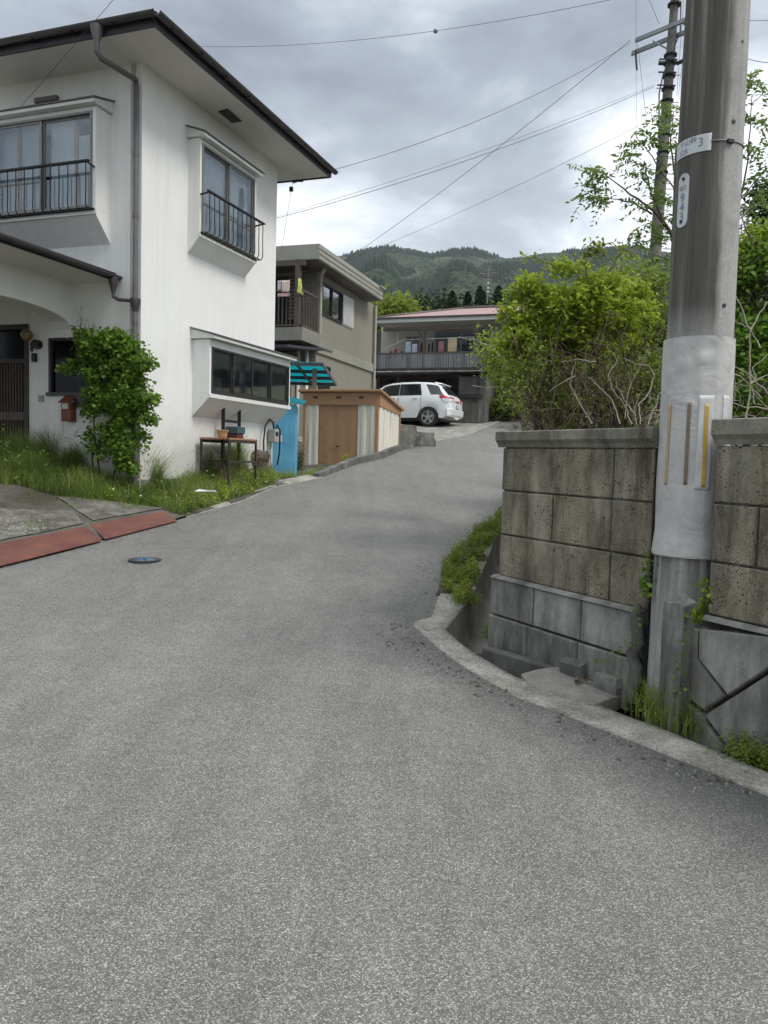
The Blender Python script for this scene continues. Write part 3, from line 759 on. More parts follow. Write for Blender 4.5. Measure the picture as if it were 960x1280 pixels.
M['shaded_glass'] = clear_glass('shaded_window_glass', -.02, (.10, .10, .11), .1)  # near-black tint, little reflection: porch shade put into the glass colour

H0 = at(178, 79, 10.7); HG = 1.0
us = Vector((1.2868, 3.6, 0)).normalized(); ns = Vector((us.y, -us.x, 0)); uf = -ns; nf = -us
S = Fr((H0.x, H0.y, 0), us, ns); FR = Fr((H0.x, H0.y, 0), uf, nf)
SL = 3.82; ZS = H0.z + .01; WT = .18
wh = empty('white_house', (H0.x, H0.y, .95), 'two storey white stucco house with dark eaves and barred bay windows', 'house')
def wall_holes(mb, F, u0, u1, z0, z1, holes, th=WT):
    us_ = sorted(set([u0, u1] + [h[0] for h in holes] + [h[1] for h in holes])); zs_ = sorted(set([z0, z1] + [h[2] for h in holes] + [h[3] for h in holes]))
    for a, b in zip(us_[:-1], us_[1:]):
        run = None
        for c, d in zip(zs_[:-1], zs_[1:]):
            inside = any(h[0] < (a+b)/2 < h[1] and h[2] < (c+d)/2 < h[3] for h in holes)
            if inside:
                if run: mb.box(a, b, -th, 0, run[0], run[1], F); run = None
            else: run = (run[0], d) if run else (c, d)
        if run: mb.box(a, b, -th, 0, run[0], run[1], F)
# openings measured on the facades
u_sb0, u_sb1 = 1.07, 2.72
lb0, lb1 = S.hit(240, 470)[0], S.hit(362, 505, .3)[0]
fb0, fb1 = .50, 2.30
zb0, zb1 = 4.62, 6.0
dw0, dz1 = FR.hit(36, 405); 
ww0, wz1 = FR.hit(62, 423); ww1 = .10; wz0 = FR.hit(62, 493)[1]; wz0b = FR.hit(100, 509)[1]; wwm = FR.hit(96, 500)[0]
m = MB()
wall_holes(m, S, 0, SL, .3, ZS, [(u_sb0+.06, u_sb1-.06, zb0+.12, zb1-.06), (lb0+.08, lb1-.08, 2.38, 3.05)])
wall_holes(m, FR, WT, 6.5, .3, ZS, [(fb0+.08, fb1-.06, zb0+.1, zb1-.06), (dw0, dw0+1.75, .3, dz1), (ww1, ww0, wz0, wz1)])
FAR = Fr(S(SL, 0, 0), uf, us); m.box(WT, 6.5, -WT, 0, .3, ZS, FAR)
m.build('wall', M['stucco'], wh)
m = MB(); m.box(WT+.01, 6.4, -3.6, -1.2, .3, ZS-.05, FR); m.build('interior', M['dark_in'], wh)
# roof
ov = .70
c00 = S(-ov, ov, 0); c10 = S(SL+ov, ov, 0)
def HP(u, f, z): return S(u, 0, 0) + uf*f + Vector((0, 0, z))     # u along the side, f leftwards
m = MB(); m.box(-ov+.01, SL+ov-.01, -7.5, ov-.01, ZS, ZS+.03, S); sof = m.build('soffit', M['soffit'], wh)
m = MB(); vx = [S.hit(*p) for p in ()]
def plane_z(px, py, z):
    d = ray(px, py); t = (z-EYE.z)/d.z; return EYE+d*t
q = [plane_z(px, py, ZS-.004) for px, py in ((273, 139), (285, 136), (302, 151), (290, 153))]
m.prism([p for p in q], [p+Vector((0, 0, -.012)) for p in q]); m.build('attic_vent', blk, sof)
# fascia boards and roof skin
fz0, fz1 = ZS-.02, ZS+.13
m = MB(); m.box(-ov-.02, SL+ov+.02, ov, ov+.03, fz0, fz1, S); m.box(-ov+.0, 7.4, ov, ov+.03, fz0, fz1, FR); m.box(-ov, 7.4, SL+ov, SL+ov+.03, fz0, fz1, Fr(S(0, 0, 0), uf, us)); m.build('fascia', M['brown_metal'], wh)
rz = ZS+.14; e = ov+.05; ap = 1.05
A_ = [HP(-e, -e, rz), HP(SL+e, -e, rz), HP(SL+e, 9, rz), HP(-e, 9, rz)]
r0 = HP(SL/2, SL/2-e+.2, rz+ap); r1 = HP(SL/2, 9, rz+ap)
m = MB(); m.add(A_+[r0, r1], [(0, 1, 4), (1, 2, 5, 4), (3, 0, 4, 5), (0, 3, 2, 1), (2, 3, 5)]); m.build('roof', M['roof_metal'], wh)
m = MB()
def half_gutter(mb, a, b, r=.055):
    a = Vector(a); b = Vector(b); d = (b-a).normalized(); o = Vector((d.y, -d.x, 0))
    ring = lambda p: [p+o*math.cos(t)*r + Vector((0, 0, math.sin(t)*r)) for t in [math.pi+math.pi*k/8 for k in range(9)]] + [p+o*math.cos(t)*r*.86 + Vector((0, 0, math.sin(t)*r*.86)) for t in [2*math.pi-math.pi*k/8 for k in range(9)]]
    mb.prism(ring(a), ring(b))
g1 = ov+.095
half_gutter(m, S(-g1, g1, fz1-.02), S(SL+ov+.05, g1, fz1-.04)); half_gutter(m, FR(-g1, g1, fz1-.02), FR(7.4, g1, fz1-.01))
gt = m.build('gutter', M['gutter'], wh, smooth='auto')
for k in range(9):
    m = MB(); m.box(-.5+k*.62, -.48+k*.62, ov+.028, g1+.06, fz1-.086, fz1-.074, S); m.build('gutter_bracket', M['iron'], gt)
for k in range(10): m = MB(); m.box(-.2+k*.62, -.18+k*.62, ov+.028, g1+.06, fz1-.086, fz1-.074, FR); m.build('gutter_bracket', M['iron'], gt)
# downpipe with hopper
dpu = FR.hit(173, 300)[0]; hpu = FR.hit(121, 40, g1)[0]
m = MB(); m.lathe(FR(hpu, g1, fz1-.26), [(.035, 0), (.04, .03), (.075, .14), (.08, .2)], 12)
ptop = [FR(hpu, g1, fz1-.25), FR(hpu, g1, fz1-.36), FR(hpu-.02, g1-.06, fz1-.42)]
e1 = FR(dpu, .07, FR.hit(168, 103, .07)[1])
m.tube(ptop+[e1+Vector((0, 0, .03)), FR(dpu, .06, e1.z-.05), FR(dpu, .06, 1.0)], .036, 10)
for z in (5.4, 4.6, 3.2, 2.2): m.lathe(FR(dpu, .06, z), [(.041, 0), (.041, .05)], 10)
m.build('downpipe', M['pipe'], wh, smooth='auto')
# bays -------------------------------------------------------------
def bay(F, u0, u1, p, zw, zf, zt, nwin, rail, awn=.10, curtain=None, glass=None, sash=None, head=.05):
    m = MB()
    # sloping under-box, cheeks, head
    def prof(a, b, pr): m.prism([F(a, n, z) for n, z in pr], [F(b, n, z) for n, z in pr])
    prof(u0, u1, [(.0, zw), (p, zf), (p, zf+.06), (.0, zf+.06)])
    prof(u0, u0+.05, [(.0, zf+.062), (p, zf+.062), (p, zt), (.0, zt)]); prof(u1-.05, u1, [(.0, zf+.062), (p, zf+.062), (p, zt), (.0, zt)])
    prof(u0+.052, u1-.052, [(.0, zt-head), (p, zt-head), (p, zt), (0, zt)])
    b = m.build('bay_box', M['stucco'], wh)
    m = MB(); m.prism([F(u0-.05, n, z) for n, z in ((0, zt+.16), (0, zt+.01), (p+awn, zt+.01), (p+awn, zt+.055))], [F(u1+.06, n, z) for n, z in ((0, zt+.16), (0, zt+.01), (p+awn, zt+.01), (p+awn, zt+.055))])
    a = m.build('bay_hood', M['trim'], wh)
    m = MB(); m.prism([F(u0-.07, n, z) for n, z in ((0, zt+.163), (p+awn+.02, zt+.058), (p+awn+.02, zt+.075), (0, zt+.182))], [F(u1+.08, n, z) for n, z in ((0, zt+.163), (p+awn+.02, zt+.058), (p+awn+.02, zt+.075), (0, zt+.182))]); m.build('flashing', M['pipe'], a)
    m = MB(); m.box(u0-.02, u1+.02, p, p+.02, zf-.005, zf+.05, F); m.build('sill', M['trim'], b)
    # window
    sash = sash or M['alu']; a0, a1, z0, z1 = u0+.055, u1-.055, zf+.066, zt-head-.004
    m = MB(); f = .03
    m.box(a0, a1, p-.07, p+.012, z0, z0+f, F); m.box(a0, a1, p-.07, p+.012, z1-f, z1, F); m.box(a0, a0+f, p-.07, p+.012, z0+f, z1-f, F); m.box(a1-f, a1, p-.07, p+.012, z0+f, z1-f, F)
    wf = m.build('window', sash, wh)
    wpan = (a1-a0-2*f)/nwin
    for i in range(nwin):
        x0 = a0+f+i*wpan; x1 = x0+wpan; nn = p-.02 if i % 2 else p-.048; g = .028
        m = MB(); m.box(x0, x0+g, nn-.012, nn+.012, z0+f, z1-f, F); m.box(x1-g, x1, nn-.012, nn+.012, z0+f, z1-f, F); m.box(x0+g, x1-g, nn-.012, nn+.012, z0+f, z0+f+.045, F); m.box(x0+g, x1-g, nn-.012, nn+.012, z1-f-.03, z1-f, F)
        if rail and i == 1: m.box(x0+g, x1-g, nn-.01, nn+.01, z0+.42, z0+.445, F)
        m.build('sash', sash, wf)
        m = MB(); m.box(x0+g-.005, x1-g+.005, nn-.003, nn+.003, z0+f+.04, z1-f-.025, F); m.build('pane', glass or M['glass'], wf)
    if curtain: curtain(F, a0, a1, z0, z1, p, wf)
    if rail:
        m = MB(); rt_, n_out = zf+.62, p+.15
        m.tube([F(u0+.02, p+.0, rt_-.02), F(u0+.02, n_out, rt_), F(u1-.02, n_out, rt_), F(u1-.02, p, rt_-.02)], .014, 6)
        m.box(u0-.02, u1+.02, n_out-.02, n_out+.02, rt_, rt_+.022, F)
        m.tube([F(u0+.0, p+.03, zf+.055), F(u1-.0, p+.03, zf+.055)], .014, 6); m.tube([F(u0+.0, p+.10, zf+.05), F(u1, p+.10, zf+.05)], .010, 6)
        nb = 13
        for i in range(nb):
            u = u0+.03+(u1-u0-.06)*i/(nb-1)
            m.tube([F(u, n_out, rt_), F(u, n_out, zf+.28), F(u, n_out+.006, zf+.17), F(u, n_out+.002, zf+.08), F(u, n_out-.03, zf+.045), F(u, p+.03, zf+.05)], .0075, 6)
        m.build('window_railing', M['iron'], wh, smooth='auto')
    return b
def cur_front(F, a0, a1, z0, z1, p, wf):
    for (x0, x1, zt_) in ((a0+.05, a0+.32, z1-.25), (a0+.38, a0+.78, z1-.02), (a1-.70, a1-.40, z1-.02), (a1-.34, a1-.02, z1-.02)): m = MB(); m.box(x0, x1, p-.13, p-.12, z0, zt_, F); m.build('shoji_screen', M['shoji'], wf)
    for x0 in (a0+.32, a1-.40): m = MB(); m.box(x0, x0+.06, p-.14, p-.10, z0, z1, F); m.build('shoji_post', simple('shoji_wood', (.30, .2, .15), .7), wf)
def cur_side(F, a0, a1, z0, z1, p, wf):
    m = MB()
    n = 60; top = []; bot = []
    for i in range(n+1):
        u = a0+.02+(a1-a0-.04)*i/n; nn = p-.11+.015*math.sin(i*1.3)+.01*math.sin(i*.5); top.append(F(u, nn, z1-.02)); bot.append(F(u, nn, z0+.02))
    m.add(top+bot, [(i, i+1, n+2+i, n+1+i) for i in range(n)]); m.build('curtain', M['curtain'], wf, smooth=True)
def cur_low(F, a0, a1, z0, z1, p, wf):
    m = MB(); m.box(a0, a1, .012, .02, z0, z0+.02, F)
    shelf = simple('shelf_clutter', (.32, .32, .31), .8, var=.5, scale=5)
    m.box(a0+.1, a0+.45, .12, .2, z0+.03, z0+.26, F); m.box(a0+1.30, a0+1.75, .12, .2, z0+.03, z0+.16, F); m.box(a0+.75, a0+.9, .12, .2, z0+.30, z0+.5, F); m.box(a0+1.0, a0+1.12, .12, .2, z0+.26, z0+.42, F); m.box(a0+1.3, a0+1.38, .12, .2, z0+.3, z0+.46, F)
    m.build('stored_goods', shelf, wf)
    m = MB(); m.box(a0+.70, a0+1.15, .125, .15, z0+.04, z0+.17, F); m.build('pink_cloth', simple('pink_cloth', (.35, .10, .16), .9), wf)
bay(FR, fb0, fb1, .30, 4.30, zb0, zb1, 2, True, curtain=cur_front)
bay(S, u_sb0, u_sb1, .20, 4.42, zb0+.03, zb1+.04, 2, True, curtain=cur_side)
bay(S, lb0, lb1, .30, S.hit(242, 521)[1], S.hit(259.6, 496, .3)[1], S.hit(259.6, 423, .3)[1], 4, False, curtain=cur_low, sash=M['bronze'], glass=M['dark_glass'], head=.10)
# little vent plate over the front window
m = MB(); a = FR.hit(46, 130); b = FR.hit(74, 122); m.box(a[0], b[0], 0, .06, a[1]-.01, b[1]+.02, FR); m.build('cable_bracket', M['pipe'], wh, bevel=.01)
# ground floor front window, its frame and a small box below it
m = MB(); f = .04
m.box(ww1+.0, ww0, -.05, .025, wz1-f, wz1, FR); m.box(ww1, ww0+.03, -.05, .05, wz0-.02, wz0+.025, FR); m.box(ww0-f, ww0, -.05, .025, wz0, wz1-f, FR); m.box(ww1, ww1+f, -.05, .025, wz0, wz1-f, FR); m.box((ww0+ww1)/2-.02, (ww0+ww1)/2+.02, -.045, .015, wz0, wz1-f, FR)
m.box(ww1+.3, wwm, .0, .06, wz0b, wz0-.022, FR)
wf = m.build('window', M['bronze'], wh); m = MB(); m.box(ww1+f, ww0-f, -.03, -.024, wz0+.02, wz1-f, FR); m.build('pane', M['shaded_glass'], wf)
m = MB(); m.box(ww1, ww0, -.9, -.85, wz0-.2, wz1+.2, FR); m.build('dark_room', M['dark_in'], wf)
# door
m = MB(); d1 = dw0+1.75
m.box(dw0, dw0+.07, -.12, .02, .3, dz1, FR); m.box(d1-.07, d1, -.12, .02, .3, dz1, FR); m.box(dw0+.07, d1-.07, -.12, .02, dz1-.07, dz1, FR); m.box(dw0+.07, d1-.07, -.10, .0, dz1-.55, dz1-.49, FR)
dr = m.build('door', M['dark_wood'], wh)
m = MB(); m.box(dw0+.07, d1-.07, -.075, -.07, .3, dz1-.07, FR); m.build('door_glass', M['shaded_glass'], dr)
m = MB(); zm = FR.hit(20, 520)[1]
for i in range(30): u = dw0+.11+i*.053; m.box(u, u+.020, -.065, -.035, .3, dz1-.55, FR)
m.box(dw0+.07, d1-.07, -.066, -.03, zm-.06, zm+.06, FR); m.build('door_lattice', simple('lattice_wood', (.07, .045, .035), .6, var=.3, scale=10), dr)
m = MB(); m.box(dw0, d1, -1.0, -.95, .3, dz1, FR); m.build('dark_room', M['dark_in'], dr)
# porch: arched beam, roof, post
pb = FR.hit(90, 390)[0]; zpt = FR.hit(90, 355)[1]
m = MB(); Q = 2.4; bt = .30
q_s = np.linspace(0, Q-.35, 25); za = lambda q: 3.18 + .22*math.sqrt(max(0, 1-((q-(Q-.35)/2)/((Q-.35)/2))**2))**.9
# the beam runs forward from the facade; its left part carries the arch
PB = Fr(FR(pb, 0, 0), nf, -uf)      # u = forward distance, n = to the right
for a, b in zip(q_s[:-1], q_s[1:]):
    m.prism([PB(a, 0, za(a)), PB(b, 0, za(b)), PB(b, 0, zpt), PB(a, 0, zpt)], [PB(a, -bt, za(a)), PB(b, -bt, za(b)), PB(b, -bt, zpt), PB(a, -bt, zpt)])
m.box(Q-.35, Q, -bt, 0, .3, zpt, PB); m.box(Q-.35, Q-.05, -3.4, -bt, 3.1, zpt, PB)
m.box(.002, Q-.06, -3.4, -bt-.002, zpt-.10, zpt-.02, PB)
m.build('porch_arch', M['stucco'], wh)
po = FR.hit(143, 345)[0]
m = MB(); m.prism([PB(.002, po_, z) for po_, z in ((pb-po, zpt), (pb-po, zpt+.03), (-3.5, zpt+.03), (-3.5, zpt))], [PB(Q+.5, po_, z) for po_, z in ((pb-po, zpt), (pb-po, zpt+.03), (-3.5, zpt+.03), (-3.5, zpt))]); m.build('porch_soffit', M['soffit'], wh)
m = MB(); x = pb-po; m.prism([PB(.002, a, z) for a, z in ((x+.03, zpt+.0), (x+.03, zpt+.11), (x-2.4, zpt+.66), (x-2.4, zpt+.5), (x, zpt+.035))], [PB(Q+.55, a, z) for a, z in ((x+.03, zpt+.0), (x+.03, zpt+.11), (x-2.4, zpt+.66), (x-2.4, zpt+.5), (x, zpt+.035))])
pr = m.build('porch_roof', M['brown_metal'], wh)
m = MB(); half_gutter(m, PB(Q+.6, x+.085, zpt+.075), PB(-.0, x+.085, zpt+.055), .05)
hz_ = zpt; hop = FR(po-.02-.06, .12, hz_-.06)
m.lathe(hop - Vector((0, 0, .10)), [(.032, 0), (.035, .03), (.062, .11), (.065, .19)], 10)
j = FR.hit(172, 376, .06); m.tube([hop-Vector((0, 0, .08)), hop-Vector((0, 0, .17)), FR(po-.15, .10, hz_-.27), FR(dpu, .065, j[1])], .026, 8); m.lathe(FR(dpu, .06, j[1]-.14), [(.04, 0), (.05, .06), (.072, .12), (.072, .17)], 10)
m.build('porch_gutter', M['gutter'], pr, smooth='auto')
# ---- things fixed to the front wall
a = FR.hit(86, 527); b = FR.hit(86, 497); u1_ = FR.hit(79.5, 515, .08)[0]; u0_ = FR.hit(91, 515, .08)[0]
mb_ = empty('mailbox', FR((u0_+u1_)/2, 0, a[1]), 'rusty red mailbox with pitched lid hanging on the white wall', 'mailbox')
rr = simple('mailbox_rust', (.16, .045, .025), .65, var=.45, scale=14); 
m = MB(); m.box(u0_, u1_, .01, .13, a[1], b[1]-.08, FR); bx = m.build('box', rr, mb_, bevel=.004)
m = MB(); m.prism([FR(u0_-.02, n, z) for n, z in ((.0, b[1]+.02), (.165, b[1]-.085), (.165, b[1]-.07), (.0, b[1]+.04))], [FR(u1_+.02, n, z) for n, z in ((.0, b[1]+.02), (.165, b[1]-.085), (.165, b[1]-.07), (.0, b[1]+.04))]); m.build('lid', rr, mb_)
m = MB(); m.box(u0_+.04, u1_-.02, .131, .134, a[1]+.17, a[1]+.25, FR); m.build('paper', simple('paper', (.5, .52, .48), .8), mb_)
a = FR.hit(49, 502); b = FR.hit(55, 494); m = MB(); m.box(a[0], b[0], 0, .02, a[1], b[1], FR); tag(m.build('doorbell', simple('doorbell', (.30, .27, .22), .5), bevel=.003), 'small beige doorbell plate on the white wall right of the door', 'doorbell')
lu, lz = FR.hit(34, 419, .12)
lamp = empty('porch_lamp', FR(lu, 0, lz), 'round amber globe lamp on a dark bracket beside the lattice door', 'wall lamp')
m = MB(); m.lathe(FR(lu, .13, lz), [(.01, -.085), (.05, -.072), (.078, -.035), (.085, 0), (.078, .035), (.05, .072), (.01, .085)], 14); m.build('globe', simple('amber_glass', (.17, .115, .045), .25, var=.3, scale=20), lamp, smooth=True)
m = MB(); m.tube([FR(lu-.10, .0, lz-.12), FR(lu-.10, .09, lz-.12)], .065, 14); m.tube([FR(lu-.02, .06, lz-.08), FR(lu-.02, .06, lz-.22)], .02, 8); m.build('bracket', M['iron'], lamp, smooth='auto')
m = MB(); m.box(lu-.07, lu-.0, 0, .05, lz-.36, lz-.24, FR); tag(m.build('intercom', M['iron'], bevel=.006), 'black intercom box on the wall just under the porch lamp', 'intercom')

# ---- below the lower bay: table, pots, pipes, meter
def SG(u, n): p = S(u, n, 0); return YZ(p.x, p.y)
def ground_pt(px, py, off):  # point on facade-parallel plane
    return S.hit(px, py, off)
tb = empty('work_table', S(1.9, .45, 1.0), 'old table with rust brown board top and thin black legs against the white wall', 'table')
ta0, tz = S.hit(247, 546, .50); ta1 = S.hit(322, 552, .50)[0]
tz = S.hit(290, 549, .4)[1]
tw = simple('rust_board', (.33, .16, .085), .8, var=.35, scale=14); tm = simple('rusty_steel', (.035, .025, .022), .7, var=.4, scale=20)
n0 = .08
tA = S.hit(250, 570, n0)[0]-.02
def proj_x(P): d = P-EYE; return 480+FPX*d.dot(_R)/d.dot(_F)
n1_ = next(v for v in np.arange(.1, 1.2, .01) if proj_x(S(tA+.02, v, 1.5)) >= 287)
tB = S.hit(321, 570, n1_)[0]+.03
m = MB(); m.box(tA, tB, n0, n1_, tz-.012, tz+.012, S); m.build('tabletop', tw, tb)
m = MB(); m.box(tA+.01, tB-.02, n1_-.03, n1_-.008, tz-.06, tz-.014, S); m.box(tA+.01, tB-.02, n0+.01, n0+.03, tz-.06, tz-.014, S); m.build('apron', tm, tb)
for u, n in ((tA+.02, n1_-.02), (tB-.03, n1_-.02), (tA+.02, n0+.02), (tB-.03, n0+.02)):
    m = MB(); m.box(u-.014, u+.014, n-.014, n+.014, SG(u, n)-.05, tz-.014, S); m.build('leg', tm, tb)
m = MB(); m.box(tA+.035, tB-.045, n1_-.03, n1_-.012, tz-.36, tz-.335, S); m.box(tA+.035, tB-.045, n0+.012, n0+.03, tz-.36, tz-.335, S); m.build('stretcher', tm, tb)
pp_ = S.hit(278, 546, .35)[0]
m = MB(); m.lathe(S(pp_, .35, tz+.013), [(.06, 0), (.085, .10), (.095, .10), (.095, .12), (.085, .12), (.07, .02)], 14); tag(m.build('plant_pot', simple('tan_pot', (.34, .21, .10), .8, var=.2), smooth='auto'), 'small empty tan pot on the left of the rusty table', 'pot')
pp_ = S.hit(294, 546, .35)[0]
pt = empty('planter', S(pp_, .35, tz+.013), 'square planter, dark teal above and brick red below, on the rusty table', 'planter')
m = MB(); m.box(pp_-.10, pp_+.10, .26, .44, tz+.013, tz+.09, S); m.build('lower_pot', simple('brick_pot', (.10, .035, .03), .8), pt, bevel=.006)
m = MB(); m.box(pp_-.12, pp_+.12, .24, .46, tz+.091, tz+.20, S); m.build('upper_pot', simple('teal_pot', (.035, .075, .09), .6), pt, bevel=.008)
# black pipe bracket under the bay
st_ = empty('bay_prop', S(1.9, .12, 1.2), 'black steel H shaped prop standing under the lower bay window', 'prop')
ua = S.hit(279, 530, .16)[0]; ub = S.hit(299, 530, .16)[0]; ztp = 2.30
for u in (ua, ub):
    m = MB(); m.box(u-.022, u+.022, .14, .18, SG(u, .16)-.05, ztp-(.16-.0)*0-.08, S); m.build('post', M['iron'], st_)
m = MB(); zz_ = S.hit(290, 527, .16)[1]; m.box(ua+.023, ub-.023, .145, .175, zz_-.02, zz_+.02, S); m.build('crossbar', M['iron'], st_)
# meters and pipes near the far corner
um = S.hit(342, 545, .1)[0]; zm = S.hit(345, 545, .12)[1]
gm = empty('gas_meter', S(um, .1, zm-.2), 'grey gas meter with looping black hoses on the white wall near the corner', 'meter')
mg = simple('meter_grey', (.30, .30, .29), .5, var=.2, scale=12)
m = MB(); m.box(um-.09, um+.09, .03, .17, zm-.12, zm+.12, S); mbx = m.build('meter_box', mg, gm, bevel=.02); m = MB(); m.box(um-.06, um+.04, .171, .176, zm+.0, zm+.07, S); m.build('dial', blk, mbx)
m = MB(); m.box(um+.16, um+.30, .02, .12, zm-.10, zm+.02, S); m.build('valve_box', simple('pale_box', (.5, .5, .48), .5), gm, bevel=.01)
m = MB(); m.tube([S(um, .1, zm+.11), S(um-.02, .1, zm+.24), S(um-.16, .1, zm+.28), S(um-.30, .09, zm+.16), S(um-.33, .08, zm-.1), S(um-.31, .08, zm-.42), S(um-.26, .08, zm-.52)], .016, 7)
m.build('hose', M['iron'], gm, smooth=True); m = MB(); m.tube([S(um+.05, .1, zm+.11), S(um+.10, .12, zm+.2), S(um+.17, .14, zm+.1), S(um+.16, .14, zm-.3), S(um+.12, .12, zm-.52)], .015, 7); m.build('hose', M['iron'], gm, smooth=True)
m = MB(); m.tube([S(um-.02, .06, zm-.121), S(um-.02, .06, .9)], .016, 7); m.build('pipe', mg, gm, smooth=True)
m = MB(); m.tube([S(um-.22, .05, zm-.34), S(um-.2, .05, zm-.5), S(um-.12, .05, .95)], .012, 7); m.build('pipe', mg, gm, smooth=True)
# wall bottom plinth board
m = MB(); m.box(.02, SL, .0, .012, .3, 1.12, S); m.build('plinth', M['grey_block'], wh)

# ================================================================== GREY HOUSE
M['grey_wall'] = stucco('grey_render', (.245, .225, .185), stain=(.15, .14, .115), amt=.5, bscale=40)
M['grey_trim'] = simple('grey_fascia', (.27, .265, .22), .5, var=.1, scale=3)
M['brown_post'] = simple('brown_post', (.075, .058, .048), .6, var=.2)
a = R_(17.5); ug = Vector((math.sin(a), math.cos(a), 0)); ng = Vector((ug.y, -ug.x, 0))
G0 = at(392, 575, 23.0); G = Fr((G0.x, G0.y, 0), ug, ng); GF = Fr((G0.x, G0.y, 0), -ng, -ug)
GL = G.hit(466, 450)[0]
gh = empty('grey_house', (G0.x, G0.y, 1.3), 'grey rendered two storey house with a flat roof edge and corner balcony', 'house')
zsf = at(400, 325, 21.8).z
gw = [G.hit(402, 352), G.hit(402, 393), G.hit(429, 365), G.hit(429, 406), G.hit(440, 409)]
m = MB(); wall_holes(m, G, 0, GL, .5, zsf, [(gw[0][0], G.hit(427, 385)[0], gw[1][1], gw[0][1])], th=.2)
wall_holes(m, GF, .2, 7, .5, zsf, [(.6, 3.6, G.hit(400, 432)[1]-.0, G.hit(400, 432)[1]+2.0)], th=.2); m.build('wall', M['grey_wall'], gh)
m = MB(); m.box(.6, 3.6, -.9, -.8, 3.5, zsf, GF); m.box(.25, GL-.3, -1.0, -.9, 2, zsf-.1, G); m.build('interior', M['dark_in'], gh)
# window with dark frame and white louvred shutter
u0, u1 = gw[0][0], G.hit(427, 385)[0]; z0, z1 = gw[1][1], gw[0][1]
m = MB(); f = .05
m.box(u0, u1, -.06, .05, z0, z0+f, G); m.box(u0, u1, -.06, .05, z1-f, z1, G); m.box(u0, u0+f, -.06, .05, z0+f, z1-f, G); m.box(u1-f, u1, -.06, .05, z0+f, z1-f, G); m.box((u0+u1)/2-.03, (u0+u1)/2+.03, -.05, .03, z0+f, z1-f, G)
dn_ = simple('black_sash', (.012, .013, .015), .4); w1 = m.build('window', dn_, gh); m = MB(); m.box(u0+f, u1-f, -.03, -.02, z0+f, z1-f, G); m.build('pane', M['dark_glass'], w1)
m = MB(); m.box(u0+.15, u0+.75, -.4, -.38, z0+.1, z1-.1, G); m.build('curtain', M['curtain'], w1)
sw = (G.hit(440, 400)[0]-u1)
m = MB(); 
for i in range(22): z = z0+.03+i*(z1-z0-.04)/22; m.prism([G(u1+.03, n, zz) for n, zz in ((.02, z+.012), (.06, z), (.065, z+.012), (.025, z+.04))], [G(u1+sw, n, zz) for n, zz in ((.02, z+.012), (.06, z), (.065, z+.012), (.025, z+.04))])
m.box(u1+.02, u1+sw+.02, .0, .018, z0, z1, G); m.build('shutter', simple('white_shutter', (.85, .85, .83), .5, var=.05), gh)
m = MB(); zband = G.hit(400, 430)[1]; m.box(.0, GL+.03, .002, .06, zband-.28, zband, G); m.build('band', M['grey_trim'], gh)
# roof slab with deep fascia
rn = .55; ru0 = -1.2; ru1 = G.hit(479, 362, rn)[0]
m = MB(); m.box(ru0, ru1, -7, rn, zsf+.002, zsf+.42, G); rf = m.build('roof', M['grey_trim'], gh, bevel=.02)
m = MB(); m.box(ru0-.01, ru1+.01, rn+.001, rn+.012, zsf+.13, zsf+.142, G); m.box(ru0-.01, ru1+.01, rn+.001, rn+.012, zsf+.27, zsf+.282, G); m.box(ru0+.1, ru1-.1, -7, rn-.1, zsf-.03, zsf, G); m.build('roof_seam', M['brown_post'], rf)
m = MB(); m.box(ru1-.4, ru1+.1, rn, rn+.06, zsf+.38, zsf+.43, G); m.build('flashing', M['grey_trim'], rf)
# pipe
m = MB(); m.tube([G(-.3, rn-.2, zsf-.02), G(-.1, .15, zsf-.18), G(.08, .08, zsf-.32), G(.08, .08, zband-.1)], .05, 8); m.build('drain_pipe', simple('beige_pipe', (.34, .33, .28), .5), gh, smooth='auto'); m = MB(); m.tube([G(GL-.05, .08, zsf-.02), G(GL-.05, .08, 2)], .05, 8); m.build('drain_pipe', simple('beige_pipe', (.34, .33, .28), .5), gh, smooth='auto')
# balcony
bz1 = at(378, 408, 21.6).z; bz0 = at(378, 424, 21.6).z
bu0 = -1.35; bn = G.hit(378, 415, 0.0)[1]
# outer right face lies so that its near corner projects at x=378
def solve_n(px, u):
    lo, hi = -3, 3
    for _ in range(40):
        mid = (lo+hi)/2; P = G(u, mid, 4.5); d = P-EYE; x = 480+FPX*d.dot(_R)/d.dot(_F)
        if x < px: lo = mid
        else: hi = mid
    return (lo+hi)/2
bn = solve_n(378, bu0)
m = MB(); m.prism([G(u, n, bz1) for u, n in ((bu0, bn), (bu0, -6), (1.1, -6), (1.1, bn))], [G(u, n, bz0) for u, n in ((bu0+.05, bn-.06), (bu0+.05, -6), (1.1, -6), (1.1, bn-.06))])
m.build('balcony_slab', M['grey_trim'], gh)
m = MB(); zr_ = bz1+1.05; 
m.box(bu0+.08, bu0+.13, -6, bn-.08, zr_-.06, zr_, G); m.box(bu0+.08, -.1, bn-.13, bn-.08, zr_-.06, zr_, G); m.box(bu0+.08, bu0+.13, -6, bn-.08, bz1+.05, bz1+.09, G); m.box(bu0+.08, -.1, bn-.13, bn-.08, bz1+.05, bz1+.09, G)
for i in range(44): n = bn-.2-i*.12; m.box(bu0+.095, bu0+.12, n, n+.03, bz1+.09, zr_-.06, G)
for i in range(10): u = bu0+.2+i*.115; m.box(u, u+.03, bn-.12, bn-.095, bz1+.09, zr_-.06, G)
m.build('balcony_railing', M['brown_post'], gh)
m = MB(); m.box(bu0+.05, bu0+.18, bn-.28, bn-.15, bz1, zsf, G); m.box(bu0+.05, bu0+.15, -6, bn+.0, zsf-.16, zsf-.03, G); m.build('balcony_post', M['brown_post'], gh)
m = MB()
